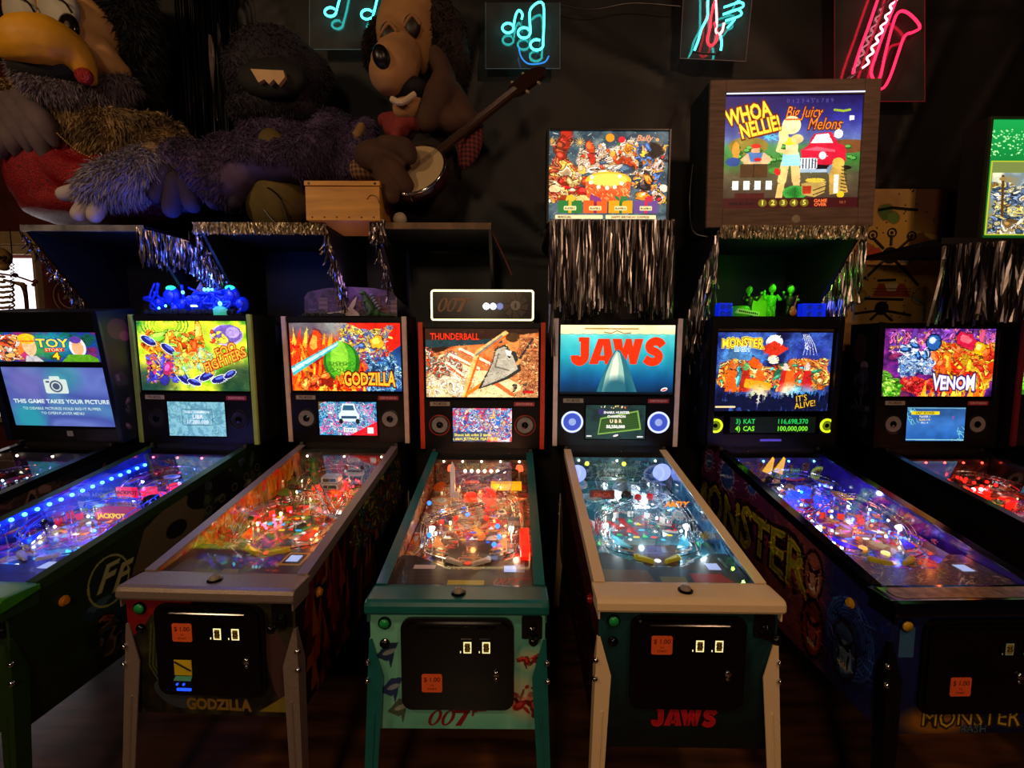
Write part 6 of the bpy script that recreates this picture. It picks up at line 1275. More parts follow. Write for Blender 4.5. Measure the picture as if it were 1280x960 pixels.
for k in range(6): mb.cyl((-h+.03+(2*h-.06)*k/5, -.002, .015), .004, .003, 8, axis='y')
mb.cyl((-h+.02, -.006, H*.93), .006, .003, 8, axis='y').cyl((h-.02, -.006, H*.93), .006, .003, 8, axis='y'); tag(mb.build('nail', BLACK, wb), kind='stuff')
MB().tube(smoothpath([(.12,-.003,.10),(.14,-.003,.12),(.17,-.003,.11),(.18,-.003,.08)], 4), .0015, 4).build('scratch', pm('dark_scratch', '3a2008', .6), wb)
p = at(500, 273, 2.50); mb = MB().sh(); mb.ball((0,0,.036), .036, 16); bl = mb.build('ball', pm('off_white_leather', 'c8b8a0', .5, bump=.2)); bl.location = (p.x, 2.50, s3[3]+.022); tag(bl, 'small off-white ball lying on the shelf at the dog figure\'s feet', 'ball')
def cord(name, px, Y, r, m, label, cat='cord'):
    P = smoothpath([at(x, y, Y+(d or 0)) for x, y, d in px], 6); return tag(MB().tube(P, r, 6).build(name, m), label, cat)
cord('cord', [(614,287,0),(620,300,.02),(632,325,.04),(640,344,.1)], 2.45, .004, pm('red_cord', '5a1c1c', .5), 'dark red cord hanging from the right end of the dog figure\'s shelf')
cord('cord', [(866,205,0),(862,250,0),(866,288,.02),(884,296,.0)], 2.5, .004, BLACK, 'black cable hanging left of the wood-framed backbox')
cord('cord', [(700,6,0),(740,12,0),(790,4,0),(850,8,0)], 3.02, .003, BLACK, 'thin black wire along the wall top between two neon signs')

# ---------------------------------------------------------------- neon signs
def neon(px, panel, tubes, label, tint, caps=()):
    YP = 3.0; x0, y0, x1, y1 = panel; A, B = at(x0, y1, YP), at(x1, y1, YP); C_, D_ = at(x0, y0, YP), at(x1, y0, YP)
    rt = empty('neon_sign', ((A.x+B.x)/2, YP, min(A.z, B.z)), 0, label, 'neon sign', 'neon signs on the back wall'); O = Vector(rt.location)
    if px: # tilted panel given by four corners
        q = [at(*p, YP)-O for p in px]
    else: q = [C_-O, D_-O, B-O, A-O]
    mb = MB(); vs = [(p.x, 0, p.z) for p in q]+[(p.x, .006, p.z) for p in q]; mb.add(vs, [(0,1,2,3),(7,6,5,4),(0,4,5,1),(1,5,6,2),(2,6,7,3),(3,7,4,0)]); mb.build('backing_panel', glass_mat('smoky_acrylic', (.55,.55,.56), .03, .06, haze=.14), rt)
    e = MB(); e.tube([(q[2].x, -.001, q[2].z), (q[3].x, -.001, q[3].z)], .0022, 4).tube([(q[0].x, -.001, q[0].z), (q[3].x, -.001, q[3].z)], .0015, 4).tube([(q[1].x, -.001, q[1].z), (q[2].x, -.001, q[2].z)], .0015, 4); e.build('panel_edge', pm('edge_'+tint, tint, .3, emit=tint, es=.06), rt)
    for k, (c, es, r, pts) in enumerate(tubes):
        P = [at(x, y, YP-.055)-O for x, y in pts]; P = smoothpath(P, 5); mb = MB().sh(); mb.tube(P, r, 8); mb.sh(False).build('neon_tube', glow(c, es, 'neon_'+c), rt)
        mb = MB()
        for p in (P[0], P[-1]): mb.cyl((p.x, p.y, p.z), .0035, .055, 6, axis='y')
        mb.build('tube_support', pm('glass_support', '8a8a8a', .2), rt)
    for pts in caps: MB().tube([at(x, y, YP-.05)-O for x, y in pts], .006, 6).build('blocked_tube', BLACK, rt)
    return rt
def ring(cx, cy, rx, ry, a0=0, a1=330, n=9, rot=0): return [(cx+rx*cos(R(a0+(a1-a0)*k/n)), cy-ry*sin(R(a0+(a1-a0)*k/n))) for k in range(n+1)]
CY = '40f0e8'
neon(None, (387, -60, 477, 62), [(CY, 5.5, .0062, ring(413,15,7,5.5,40,340)+[(421,12),(426,-8),(430,-30)]), (CY, 5.5, .0062, ring(459,18,7.5,6,40,340)+[(468,13),(473,-8),(478,-30)])], 'cyan neon music notes on a clear panel behind the dog figure\'s head', '6a8a90')
neon(None, (607, 3, 700, 86), [(CY, 5.5, .0062, ring(635,35,7,6,30,340)+[(642,32),(645,18),(649,13),(653,18),(652,24)]), (CY, 5.5, .0062, ring(655,41,7.5,6.5,30,340)+[(663,38),(663,12),(679,5),(679,53)]+ring(671,56,8,6.5,20,-300)), ('2878d0', 1.6, .004, [(648,58),(652,72),(662,80),(680,78),(686,70)])], 'cyan neon music notes on a clear panel above the banjo headstock', '6a8a90')
neon([(857,-60),(946,-60),(932,77),(850,73)], (850, -60, 940, 77), [(CY, 5, .0065, [(885,-20),(884.6,10),(884,22),(877,36),(873,50),(868,63)]), ('ff8a90', 5, .0065, [(893,-15),(895,5),(896,28),(895,39),(899,43),(903,38),(905,29)]), (CY, 5, .0055, [(932,-15),(922,2),(905,9),(925,3),(928,9),(904,18),(922,12),(926,19),(907,26),(919,23),(909,35)]), (CY, 5, .0065, [(901,45),(902,54),(901,63)]), ('ff2030', 3.5, .006, [(893,2),(889,20),(888,34),(884,50),(889,57),(897,47),(893,28)])], 'neon hand in cyan and red on a clear panel above the wood-framed backbox', '907070', caps=[[(867,63),(872,66),(896,68),(901,63)]])
zz = [(1121-k*2.9+(2.6 if k % 2 else -2.6), k*6.5-6) for k in range(15)]
neon(None, (1043, -60, 1156, 127), [('ff1838', 5, .007, [(1108,-30),(1097,0),(1085,35),(1074,65),(1066,92)]), ('ff9aa8', 5.5, .0055, zz), ('ff1838', 5, .007, [(1127,-30),(1120,0),(1108,32),(1094,72),(1089,90),(1093,100),(1100,97),(1106,70),(1114,38),(1121,18),(1130,14),(1142,22),(1150,34),(1142,40),(1131,45),(1123,66),(1113,95),(1104,110),(1090,113)])], 'red neon saxophone on a clear panel at the top right', 'b03040')

# ---------------------------------------------------------------- lit backboxes on the shelves
def litbox(name, px, Y, depth, frame, fm, im, es, label, cat='backbox', roll=0, z0=None, bev=0, boards=True):
    (x0, y0, x1, y1) = px; A, B = at(x0, y0, Y), at(x1, y1, Y); w, H = (B.x-A.x)/2, A.z-(z0 if z0 is not None else B.z)
    rt = empty(name, ((A.x+B.x)/2, Y, z0 if z0 is not None else B.z), 0, label, cat); l, r_, t, b = frame
    if boards:
        for nm, bx in (('frame_board', (-w, -w+l, 0, .02, 0, H)), ('frame_board', (w-r_, w, 0, .02, 0, H)), ('frame_board', (-w+l+.001, w-r_-.001, .0, .02, H-t, H)), ('frame_board', (-w+l+.001, w-r_-.001, 0, .02, 0, b))): MB().box(*bx, bev=.002).build(nm, fm, rt)
    bx = MB(); bx.box(-w, -w+.016, .021, depth, 0, H); bx.box(w-.016, w, .021, depth, 0, H); bx.box(-w+.016, w-.016, .021, depth, H-.016, H); bx.box(-w+.016, w-.016, .021, depth, 0, .016); bx.box(-w+.016, w-.016, depth-.01, depth, .016, H-.016); bx.build('case', PLY, rt)
    m = MB(); panel_quad(m, -w+l, w-r_, b, H-t, .012); m.build('backglass', art_mat(name+'_glass', im, es), rt)
    g = MB(); g.box(-w+l, w-r_, .003, .006, b, H-t); g.build('glass_pane', GLASS, rt)
    return rt, w, H
GW = pm('weathered_board', '7a6050', .7, var=.45, scale=5, bump=.35, stretch=(1, 1, 12))
mb_, w_, H_ = litbox('wood_framed_backbox', (891, 100, 1091, 285), 2.43, .26, (.078, .078, .070, .092), GW, top_melons(), 1.2, 'backbox in a weathered wooden frame with watermelons and a red car on its glass', z0=s5[3]+.024)
mb_.rotation_euler = (0, R(-.8), 0); mb_.location.z += .006
m = MB(); m.lathe((.03, 0, .035), [(.022, 0), (.018, -.004), (0, -.005)], 20, axis='y'); m.build('oval_badge', pm('pale_badge', 'a89a80', .4), mb_)
m = MB(); m.tube([(-w_+.08,-.002,H_-.066),(w_-.08,-.002,H_-.062)], .003, 6); m.build('tube_light', glow('d8e0ff', 1.6), mb_)
litbox('birthday_backbox', (684, 160, 836, 281), 2.50, .12, (.012, .012, .010, .012), BLACK, top_party(), 1.15, 'small lit backbox with a birthday cake, balloons and four gift boxes', z0=s4[3]+.024)
litbox('green_backbox', (1240, 145, 1345, 285), 2.50, .15, (.012, .012, .012, .014), pm('green_frame', '2a3a1a', .5), top_green(), 1.1, 'tall lit box with a speckled green top at the right edge', z0=s6[3]+.024)

# bare playfield board hung on the wall
A, B = at(1064, 236, 3.03), at(1170, 404, 3.03); wbz = B.z-.18; hh = A.z-wbz; w = (B.x-A.x)/2
pf = empty('bare_playfield_board', ((A.x+B.x)/2, 3.03, wbz), 0, 'bare yellow wooden playfield board with black cut-outs right of the green-lit shelf', 'playfield board')
m = MB(); m.box(-w, w, 0, .014, 0, hh); m.m = 1; panel_quad(m, -w, w, .18, hh, -.0006); m.build('board', [pm('raw_maple', 'a07a40', .55, var=.3), art_mat('bare_board_print', wall_field(), 0, .5, 1.0)], pf)
U = lambda px, py: ((px-1064)/106*2*w-w, hh-(py-236)/168*(hh-.18)); mb = MB()
def disc(px, py, r): mb.cyl((U(px,py)[0], -.0045, U(px,py)[1]), r, .004, 22, axis='y')
disc(1112, 318, .052); disc(1107, 385, .044)
for p in ((1091,293),(1112,290),(1134,294)):
    mb.lathe((U(*p)[0], -.004, U(*p)[1]), [(.030,0),(.030,-.002),(.022,-.002),(.022,0)], 20, axis='y', cap=False); mb.cyl((U(*p)[0], -.004, U(*p)[1]), .010, .004, 10, axis='y')
for pts in ([(1091,296),(1104,310)], [(1112,293),(1112,306)], [(1133,297),(1119,312)], [(1105,325),(1088,345),(1072,355)], [(1118,325),(1135,343),(1146,356)], [(1095,262),(1110,259),(1138,262)], [(1087,373),(1130,374)], [(1077,392),(1105,388)], [(1140,394),(1110,388)], [(1100,350),(1120,349)], [(1095,400),(1106,388),(1120,401)]):
    mb.tube([(U(*p)[0], -.003, U(*p)[1]) for p in pts], .0085, 6)
mb.build('cut_out', pm('black_cut_out', '080606', .6), pf)

# round sign, skeleton and coiled cord at the far left
p = at(87, 370, 4.76); rs = empty('round_sign', (p.x, 4.79, p.z), 0, 'round red and white sign on the brick-red wall right of the window', 'sign')
m = MB(); m.lathe((0,0,0), [(.19,0),(.19,-.02),(0,-.02)], 36, axis='y'); m.build('disc', pm('sign_red', '5a1c18', .4), rs)
m = MB()
for r0 in (.175, .125): m.lathe((0,-.021,0), [(r0,0),(r0,-.003),(r0-.010,-.003),(r0-.010,0)], 40, axis='y', cap=False)
m.tube([(-.07,-.024,-.03),(.0,-.024,.07),(.05,-.024,.02),(-.07,-.024,-.03)], .006, 5); m.tube([(.02,-.024,-.04),(.10,-.024,-.12)], .007, 5)
m.build('ring_print', pm('sign_cream', 'b09a80', .5), rs)
BONE = pm('old_bone', 'a8824e', .55, var=.4, scale=30, bump=.2); SKY = 3.7
sk = empty('skeleton', at(4, 360, SKY), 0, 'hanging skeleton seen against the window at the left edge', 'skeleton'); O = Vector(sk.location)
q = lambda x, y, d=0: at(x, y, SKY+d)-O
m = MB().sh(); m.ball(q(0,322), .075, 16, (.85,1,1.05)); m.ball(q(4,334,-.03), .042, 12, (.8,1,.7)); 
m.sh(False).build('skull', BONE, sk)
m = MB().sh(); m.ball(q(6,322,-.075), .016, 10); m.ball(q(-1,322,-.078), .016, 10); m.build('eye_socket', pm('dark_socket', '140c08', .8), sk)
for k in range(9): m = MB().sh(); m.ball(q(3,346+k*6.5), .020, 8, (1,1,.6)); m.build('vertebra', BONE, sk)
for k in range(6):
    y = 352+k*6.5; m = MB().sh(); m.tube(smoothpath([q(3,y), q(13,y-1,-.05), q(17+k*.3,y+4,-.12), q(10,y+7,-.17), q(3,y+7,-.18)], 4), .0065, 6); m.build('rib', BONE, sk)
    m = MB().sh(); m.tube(smoothpath([q(3,y), q(-8,y-1,-.05), q(-12,y+4,-.12), q(-5,y+7,-.17), q(3,y+7,-.18)], 4), .0065, 6); m.build('rib', BONE, sk)
m = MB().sh(); m.tube([q(5,350), q(17,353), q(29,356)], [.010,.012,.02], 8); m.build('collar_bone', BONE, sk)
m = MB().sh(); m.tube(smoothpath([q(29,356), q(32,368), q(34,390), q(35,420)], 4), [.024,.02,.017,.015,.014,.013,.013,.013,.013,.013,.014,.015,.016], 10); m.build('arm_bone', pm('brown_bone', '6a4028', .5), sk)
m = MB().sh(); m.tube([q(-2,342,.1), q(20,345,.1), q(43,353,.1)], [.008,.007,.008], 8); m.ball(q(44,352,.1), .018, 8); m.ball(q(42,356,.1), .015, 8); m.ball(q(19,344,.1), .02, 8); m.build('forearm_bone', pm('reddish_bone', '6a2a38', .5), sk)
P = []
for k in range(160): t = k/159; c = at(12+4*t+2*math.sin(t*5), 285+125*t, 3.5); P.append(c+Vector((.010*cos(k*1.1) if t > .35 else 0, .010*sin(k*1.1) if t > .35 else 0, 0)))
tag(MB().tube(P, .0035, 5).build('coiled_cord', BLACK), 'black coiled cord hanging in front of the window', 'cord')
# ---------------------------------------------------------------- the three stage figures
def blob(name, prims, voxel, m, parent, smooth=2, cut=None):
    'one continuous surface grown from overlapping rounded masses'
    mb = MB()
    for p in prims:
        if p[0] == 'e':
            c, r_ = Vector(p[1]), p[2]; M = Matrix.Translation(c) @ (Matrix.Rotation(p[3], 4, 'Y') if len(p) > 3 else Matrix.Identity(4)) @ Matrix.Diagonal((*r_, 1)); mb.ball((0,0,0), 1, 20, M=M)
        else:
            P = smoothpath(p[1], 5); rs = p[2]; n = len(P); R_ = [float(np.interp(k/(n-1)*(len(rs)-1), range(len(rs)), rs)) for k in range(n)]
            mb.tube(P, R_, 12); mb.ball(P[0], R_[0]*.98, 12); mb.ball(P[-1], R_[-1]*.98, 12)
    o = mb.build(name, m, parent); md = o.modifiers.new('r', 'REMESH'); md.mode = 'VOXEL'; md.voxel_size = voxel; md.use_smooth_shade = True
    s = o.modifiers.new('s', 'SMOOTH'); s.factor = .6; s.iterations = smooth
    dg = bpy.context.evaluated_depsgraph_get(); me = bpy.data.meshes.new_from_object(o.evaluated_get(dg)); o.modifiers.clear(); o.data = me; me.materials.clear(); me.materials.append(m)
    me.polygons.foreach_set('use_smooth', [True]*len(me.polygons)); me.name = name
    return o
def fur(host, n, L, m, seed=1, w=.006, down=.55, name='fur', mask=None, m_parent=None):
    'short strands rooted all over a surface'
    me = host.data; r = rg(seed); k = len(me.polygons); ar = np.empty(k); me.polygons.foreach_get('area', ar); ce = np.empty(k*3); me.polygons.foreach_get('center', ce); ce = ce.reshape(-1, 3); no = np.empty(k*3); me.polygons.foreach_get('normal', no); no = no.reshape(-1, 3)
    if mask is not None: ar = ar*np.array([1.0 if mask(c) else 0.0 for c in ce])
    idx = r.choice(k, n, p=ar/ar.sum()); sz = np.sqrt(ar[idx])[:, None]; P = ce[idx]+(r.random((n, 3))-.5)*sz*1.2-no[idx]*.004
    f1 = np.sin(P*23.0).sum(1, keepdims=True)*.35
    D = no[idx]*.6+np.array([0, 0, -down])+(r.random((n, 3))-.5)*.9+np.concatenate([f1, f1*.3, -abs(f1)*.3], 1); D /= np.linalg.norm(D, axis=1, keepdims=True)
    S = np.cross(D, r.random((n, 3))-.5); S /= np.linalg.norm(S, axis=1, keepdims=True)+1e-9; l = L*(.5+.8*r.random((n, 1))); ww = w*(.6+.8*r.random((n, 1)))
    sag = np.array([0, 0, -1.0])*l*.25; V = np.stack([P-S*ww/2, P+S*ww/2, P+D*l*.55+S*ww*.4, P+D*l*.55-S*ww*.4, P+D*l+sag], 1).reshape(-1, 3)
    base = np.arange(n)*5; mb = MB(); me2 = bpy.data.meshes.new(name); F = []
    for b in base.tolist(): F.append((b, b+1, b+2, b+3)); F.append((b+3, b+2, b+4))
    me2.from_pydata(V.tolist(), [], F); me2.materials.append(m); o = bpy.data.objects.new(name, me2); COL.objects.link(o); o.parent = m_parent or host.parent; o['kind'] = 'stuff'; return o
HEADFUR = pm('dark_plum_fur', '2a2230', .85, var=.5, scale=8, color2='17121c')
FOAM = pm('tan_foam', 'd09c60', .85, var=.15, scale=6, bump=.25, color2='b88450'); CREAMFUR = pm('cream_fur', '9a7c50', .8, var=.5, scale=9, color2='5a4838'); PURFUR = pm('purple_fur', '54426a', .8, var=.5, scale=8, color2='30243e')
BLKFUR = pm('black_fur', '100c10', .8); GREYFUR = pm('grey_lilac_fur', '7a6c78', .8, var=.4, scale=9); BRNFUR = pm('brown_plush', '4a2c1c', .85, var=.4, scale=10, bump=.3); DKBR = pm('dark_maroon_plush', '24120f', .85, var=.4, scale=8, bump=.3)
RUBBERY = pm('pale_foam', 'b0a4a8', .8, bump=.2)
def fig(Y, z, px, label, cat):
    o = at(px, 280, Y); rt = empty('animatronic_figure', (o.x, Y, z), 0, label, cat); O = Vector(rt.location); K = .0046
    return rt, (lambda x, y, d=0: at(x, y, Y+d)-O), K
# 1: the bird
Yb = 2.74; rt, q, K = fig(Yb, s1[3]+.022, 120, 'big bird figure in a red sequined dress with a curved yellow beak', 'figure')
body = blob('body', [('e', q(118,205), (75*K,.20,62*K)), ('c', [q(60,135,-.05), q(110,160,-.08), q(170,175,-.08), q(205,170)], [24*K,34*K,30*K,22*K]), ('c', [q(95,110), q(105,140)], [34*K,44*K]),
    ('c', [q(212,178), q(200,205,-.12), q(150,222,-.22), q(118,235,-.26)], [22*K,24*K,24*K,20*K]), ('c', [q(50,140), q(20,125,-.10), q(-20,140,-.1)], [20*K,20*K,20*K])], .022, CREAMFUR, rt)
nx_ = [q(40,0).x, q(70,0).x, q(100,0).x, q(137,0).x, q(188,0).x, q(212,0).x]; nz_ = [q(0,y).z for y in (140,165,190,206,194,190)]
fur(body, 22000, .05, CREAMFUR, 2, .007, mask=lambda c: c[2] > np.interp(c[0], nx_, nz_)-.01)
SEQ = pm('red_sequins', 'b81420', .3, metal=.1, var=.6, scale=160, bump=1.0, color2='300408')
dress = blob('dress', [('e', q(92,225,-.03), (66*K,.25,58*K)), ('e', q(150,236,-.03), (58*K,.24,38*K)), ('e', q(122,262,-.02), (84*K,.24,22*K)), ('e', q(60,205,-.06), (28*K,.17,60*K)), ('c', [q(42,150,-.10), q(62,195,-.20), q(100,222,-.24), q(150,222,-.22), q(190,203,-.16)], [6*K,15*K,18*K,16*K,7*K])], .018, SEQ, rt)
bt = MB().sh()
for p in smoothpath([q(47,138,-.22), q(70,165,-.27), q(100,190,-.30), q(137,205,-.30), (q(165,204,-.28)), q(188,192,-.22)], 12): bt.ball(p, .0055, 6)
tag(bt.build('bead_trim', pm('gold_beads', 'b09050', .3, metal=.7), rt), kind='stuff')
hd = blob('head', [('e', q(88,50,-.06), (56*K,.19,52*K)), ('c', [q(95,55,-.12), q(130,78,-.10), q(152,90,-.06)], [34*K,22*K,11*K]), ('e', q(60,25,-.08), (40*K,.16,40*K))], .018, FOAM, rt)
bk = blob('beak', [('c', [q(112,98,-.26), q(92,68,-.30), q(62,52,-.36), (q(30,50,-.40)), q(8,62,-.36)], [8*K,19*K,24*K,22*K,11*K])], .014, pm('yellow_beak', 'd8980c', .6, var=.25, scale=5, bump=.15), rt)
blob('mouth', [('e', q(58,88,-.28), (38*K,.10,15*K))], .014, pm('black_mouth', '080406', .8), rt)
jw = blob('lower_jaw', [('c', [q(22,84,-.26), q(50,104,-.28), q(85,114,-.24), q(118,108,-.14)], [8*K,14*K,16*K,12*K])], .014, GREYFUR, rt); fur(jw, 3500, .035, GREYFUR, 3)
blob('cheek_patch', [('e', q(105,95,-.30), (10*K,.03,9*K), .6)], .008, SEQ, rt)
for x, y, sx in ((28,22,1), (74,22,1.15)):
    e = MB().sh(); e.ball(q(x,y-8,-.235), 1, 16, (19*K*sx,.045,24*K)); e.build('eyelid', pm('white_lid', 'a8a090', .6, bump=.1), rt)
    e = MB().sh(); e.ball(q(x+12,y+13,-.262), 1, 14, (11*K,.03,15*K)); e.m = 1; e.ball(q(x+10,y+10,-.285), 1, 10, (3.4*K,.01,5*K)); e.sh(False).build('eye', [pm('brown_black_eye', '120a08', .15), pm('eye_glint', '5a4a40', .2)], rt)
    MB().tube(smoothpath([q(x-8,y-26,-.27), q(x+6,y-20,-.30), q(x+16,y-6,-.29)], 4), .005, 6).build('lid_line', BLACK, rt)
hr = blob('head_feathers', [('e', q(150,50,.08), (42*K,.16,62*K)), ('e', q(120,10,.08), (70*K,.16,34*K)), ('e', q(160,108,.04), (26*K,.12,18*K))], .022, BLKFUR, rt); fur(hr, 9000, .07, BLKFUR, 4, .008)
nk = blob('neck_ruff', [('c', [q(95,118,-.12), q(125,118,-.14), q(158,108,-.08)], [14*K,17*K,12*K])], .018, GREYFUR, rt); fur(nk, 4000, .05, GREYFUR, 5)
for k, (a, b) in enumerate((((18,128),(58,198)), ((10,140),(38,188)), ((0,150),(20,192)), ((30,125),(68,180)), ((-8,160),(2,194)))):
    wf_ = blob('wing_finger', [('c', [q(*a,-.22), q((a[0]+b[0])/2+4,(a[1]+b[1])/2,-.28), q(*b,-.26)], [13*K,12*K,5*K])], .012, pm('mauve_felt', '5c4c50', .85, bump=.2, var=.3), rt)
for k, (a, b) in enumerate((((112,236),(80,243)), ((116,248),(98,268)), ((126,252),(118,270)))):
    blob('finger', [('c', [q(*a,-.29), q(*b,-.33)], [10*K,8*K])], .010, RUBBERY, rt)
sl = blob('cuff', [('c', [q(190,208,-.16), q(150,224,-.26), q(120,236,-.30)], [22*K,24*K,17*K])], .016, GREYFUR, rt); fur(sl, 7000, .05, pm('pale_lilac_fur', '9a94a8', .8, var=.3, scale=9), 6)
# 2: the purple figure
rt, q, K = fig(2.78, s2[3]+.022, 340, 'shaggy dark purple figure with jagged front teeth and a tan belly', 'figure')
hb = blob('head', [('e', q(345,100,-.02), (56*K,.22,50*K)), ('c', [q(302,85,-.06), q(316,52,-.08), q(350,62,-.06), q(392,92,-.02)], [20*K,15*K,24*K,22*K]), ('e', q(345,142), (56*K,.2,20*K))], .02, HEADFUR, rt)
fur(hb, 14000, .022, HEADFUR, 17, .005)
bd = blob('body', [('e', q(350,188,.02), (54*K,.18,46*K)),
    ('c', [q(420,165), q(398,190,-.16), q(340,204,-.22), q(285,190,-.20), q(262,202,-.20)], [27*K,28*K,22*K,20*K,20*K]), ('c', [q(262,215,-.20), q(285,228,-.22), q(300,225,-.22)], [28*K,30*K,20*K]),
    ('c', [q(250,195,-.12), q(222,205,-.14), q(215,240,-.16)], [18*K,26*K,20*K]), ('c', [q(400,205,-.05), q(430,215,-.1), q(447,190,-.1), q(458,160,-.1)], [20*K,22*K,20*K,13*K])], .022, PURFUR, rt)
fur(bd, 46000, .026, PURFUR, 7, .005, mask=lambda c: not (c[2] < q(0,228).z and abs(c[0]-q(348,0).x) < 36*K))
blob('mouth', [('e', q(340,98,-.21), (40*K,.06,22*K))], .014, pm('black_mouth', '080406', .8), rt)
t = MB(); T = [(313,86),(354,88),(356,96),(348,106),(342,99),(336,105),(330,99),(323,103)]; T = [q(x, y, -.285) for x, y in T]; n = len(T); t.add(T+[p+Vector((0,.025,0)) for p in T], [list(range(n)), list(range(n, 2*n))[::-1]]+[(i, (i+1) % n, n+(i+1) % n, n+i) for i in range(n)])
t.build('teeth', pm('ivory_foam', 'c8a070', .6), rt)
bl_ = blob('belly', [('e', q(346,252,-.10), (38*K,.15,40*K)), ('c', [q(340,178,-.15), q(352,192,-.18)], [16*K,14*K])], .018, pm('olive_plush', '6a5828', .85, var=.4, scale=6, bump=.3), rt)
MB().tube(smoothpath([q(325,240,-.22), q(335,235,-.24), q(352,250,-.24), q(360,278,-.22), q(345,279,-.23), q(330,262,-.23)], 4), .005, 6).build('cable', BLACK, rt)
blob('finger', [('c', [q(447,170,-.16), q(452,158,-.17)], [7*K,5*K])], .008, pm('tan_felt', '8a6838', .8), rt)
fc = [((208,215),(196,245)), ((222,228),(214,262)), ((236,228),(240,256)), ((270,235),(268,252)), ((290,236),(292,252))]
for a, b in fc: f_ = blob('paw_finger', [('c', [q(*a,-.22), q(*b,-.25)], [13*K,10*K])], .012, pm('dark_purple_felt', '2a1e3a', .85, bump=.3), rt)
# 3: the hound with the banjo
rt, q, K = fig(2.76, s3[3]+.022, 530, 'brown hound figure with drooping dark ears, plaid sleeves and a red neckerchief', 'figure')
bd = blob('body', [('e', q(535,215), (42*K,.17,52*K)), ('e', q(530,262), (44*K,.17,26*K)), ('c', [q(520,120), q(525,165)], [26*K,34*K])], .02, pm('dark_overalls', '1a1012', .8, var=.3, bump=.2), rt)
hd = blob('head', [('e', q(508,45), (36*K,.17,50*K)), ('c', [q(520,20,.02), q(510,0,.02)], [30*K,26*K]), ('c', [q(500,70,-.12), q(492,85,-.22), q(486,92,-.25)], [26*K,27*K,23*K]), ('c', [q(490,40,-.12), q(500,62,-.16)], [16*K,18*K])], .016, pm('brown_foam', 'b08050', .85, var=.25, scale=7, bump=.3), rt)
jw = blob('lower_jaw', [('c', [q(535,120,-.06), q(515,134,-.16), q(503,136,-.2)], [14*K,15*K,12*K])], .014, pm('brown_foam', 'b08050', .85), rt)
blob('mouth', [('e', q(508,112,-.18), (26*K,.09,14*K))], .012, pm('black_mouth', '080406', .8), rt)
t = MB(); T = smoothpath([q(490,124,-.27), q(502,128,-.29), q(518,118,-.25)], 4); t.tube(T, .016, 8); t.build('teeth', pm('ivory_foam2', 'd8c0a0', .6), rt)
blob('nose', [('e', q(477,72,-.34), (9.5*K,.05,13*K), -.3)], .010, pm('black_nose', '0a0808', .35), rt)
for x, y, ed in ((486,43,-.055),(515,33,0)):
    e = MB().sh(); e.ball(q(x,y,-.155+ed), 1, 14, (10*K,.035,13*K)); e.build('eye', pm('dark_eye', '20140f', .5), rt)
    e = MB().sh(); e.tube(smoothpath([q(x-11,y+2,-.17+ed), q(x,y-14,-.19+ed), q(x+11,y-2,-.17+ed)], 4), .010, 6); e.build('eyelid', pm('lid_foam', '9a6c44', .85, bump=.2), rt)
for pts, rr in (([(545,8,.02),(560,40,0),(566,85,.0),(562,125,.03)], (16,22,21,12)), ([(474,30,.02),(467,55,-.02),(466,80,-.02)], (9,10,7))):
    ea = blob('ear', [('c', [q(x,y,d) for x, y, d in pts], [v*K for v in rr])], .014, DKBR, rt); fur(ea, 3500, .03, DKBR, 8)
kn = blob('neckerchief', [('e', q(497,158,-.14), (18*K,.06,15*K)), ('c', [q(480,150,-.1), q(505,150,-.17), q(530,158,-.12)], [8*K,10*K,8*K]), ('c', [q(498,160,-.17), q(494,172,-.18)], [9*K,5*K])], .010, pm('red_cloth', '8a2a28', .8, var=.35, scale=40, bump=.4), rt)
def plaid(name, c1, c2):
    m = pm(name, c1, .85, color2=c2, scale=10); nt = m.node_tree; b = nt.nodes['Principled BSDF']; tc = nt.nodes.new('ShaderNodeTexCoord'); out = None
    for ax in ('X', 'Z'):
        w = nt.nodes.new('ShaderNodeTexWave'); w.bands_direction = ax; w.inputs['Scale'].default_value = 14; nt.links.new(tc.outputs['Object'], w.inputs[0])
        mr = nt.nodes.new('ShaderNodeMapRange'); mr.inputs[1].default_value = .4; mr.inputs[2].default_value = .6; nt.links.new(w.outputs['Fac'], mr.inputs[0])
        if out is None: out = mr
        else: ad = nt.nodes.new('ShaderNodeMath'); ad.operation = 'MULTIPLY_ADD'; ad.inputs[1].default_value = .5; nt.links.new(mr.outputs[0], ad.inputs[0]); h_ = nt.nodes.new('ShaderNodeMath'); h_.operation = 'MULTIPLY'; h_.inputs[1].default_value = .5; nt.links.new(out.outputs[0], h_.inputs[0]); nt.links.new(h_.outputs[0], ad.inputs[2]); out = ad
    mx = nt.nodes.new('ShaderNodeMix'); mx.data_type = 'RGBA'; mx.inputs[6].default_value = lin(c1); mx.inputs[7].default_value = lin(c2); nt.links.new(out.outputs[0], mx.inputs[0]); nt.links.new(mx.outputs[2], b.inputs['Base Color']); return m
blob('sleeve', [('c', [q(552,150,-.02), q(585,155,-.08), q(586,185,-.10), q(580,204,-.12)], [16*K,17*K,15*K,8*K])], .012, plaid('red_plaid', '8a3838', '301418'), rt)
blob('sleeve', [('c', [q(500,190,-.05), q(470,208,-.16), q(450,212,-.2)], [14*K,16*K,13*K])], .012, plaid('tan_plaid', '8a6448', '3a2418'), rt)
blob('hand', [('e', q(470,195,-.24), (26*K,.07,18*K)), ('c', [q(480,182,-.28), q(505,186,-.33), q(512,196,-.34)], [11*K,12*K,9*K]), ('c', [q(480,200,-.28), q(494,215,-.34), q(508,232,-.35)], [11*K,11*K,9*K]), ('c', [q(475,205,-.28), q(484,230,-.33), q(490,245,-.34)], [11*K,11*K,9*K])], .011, BRNFUR, rt)
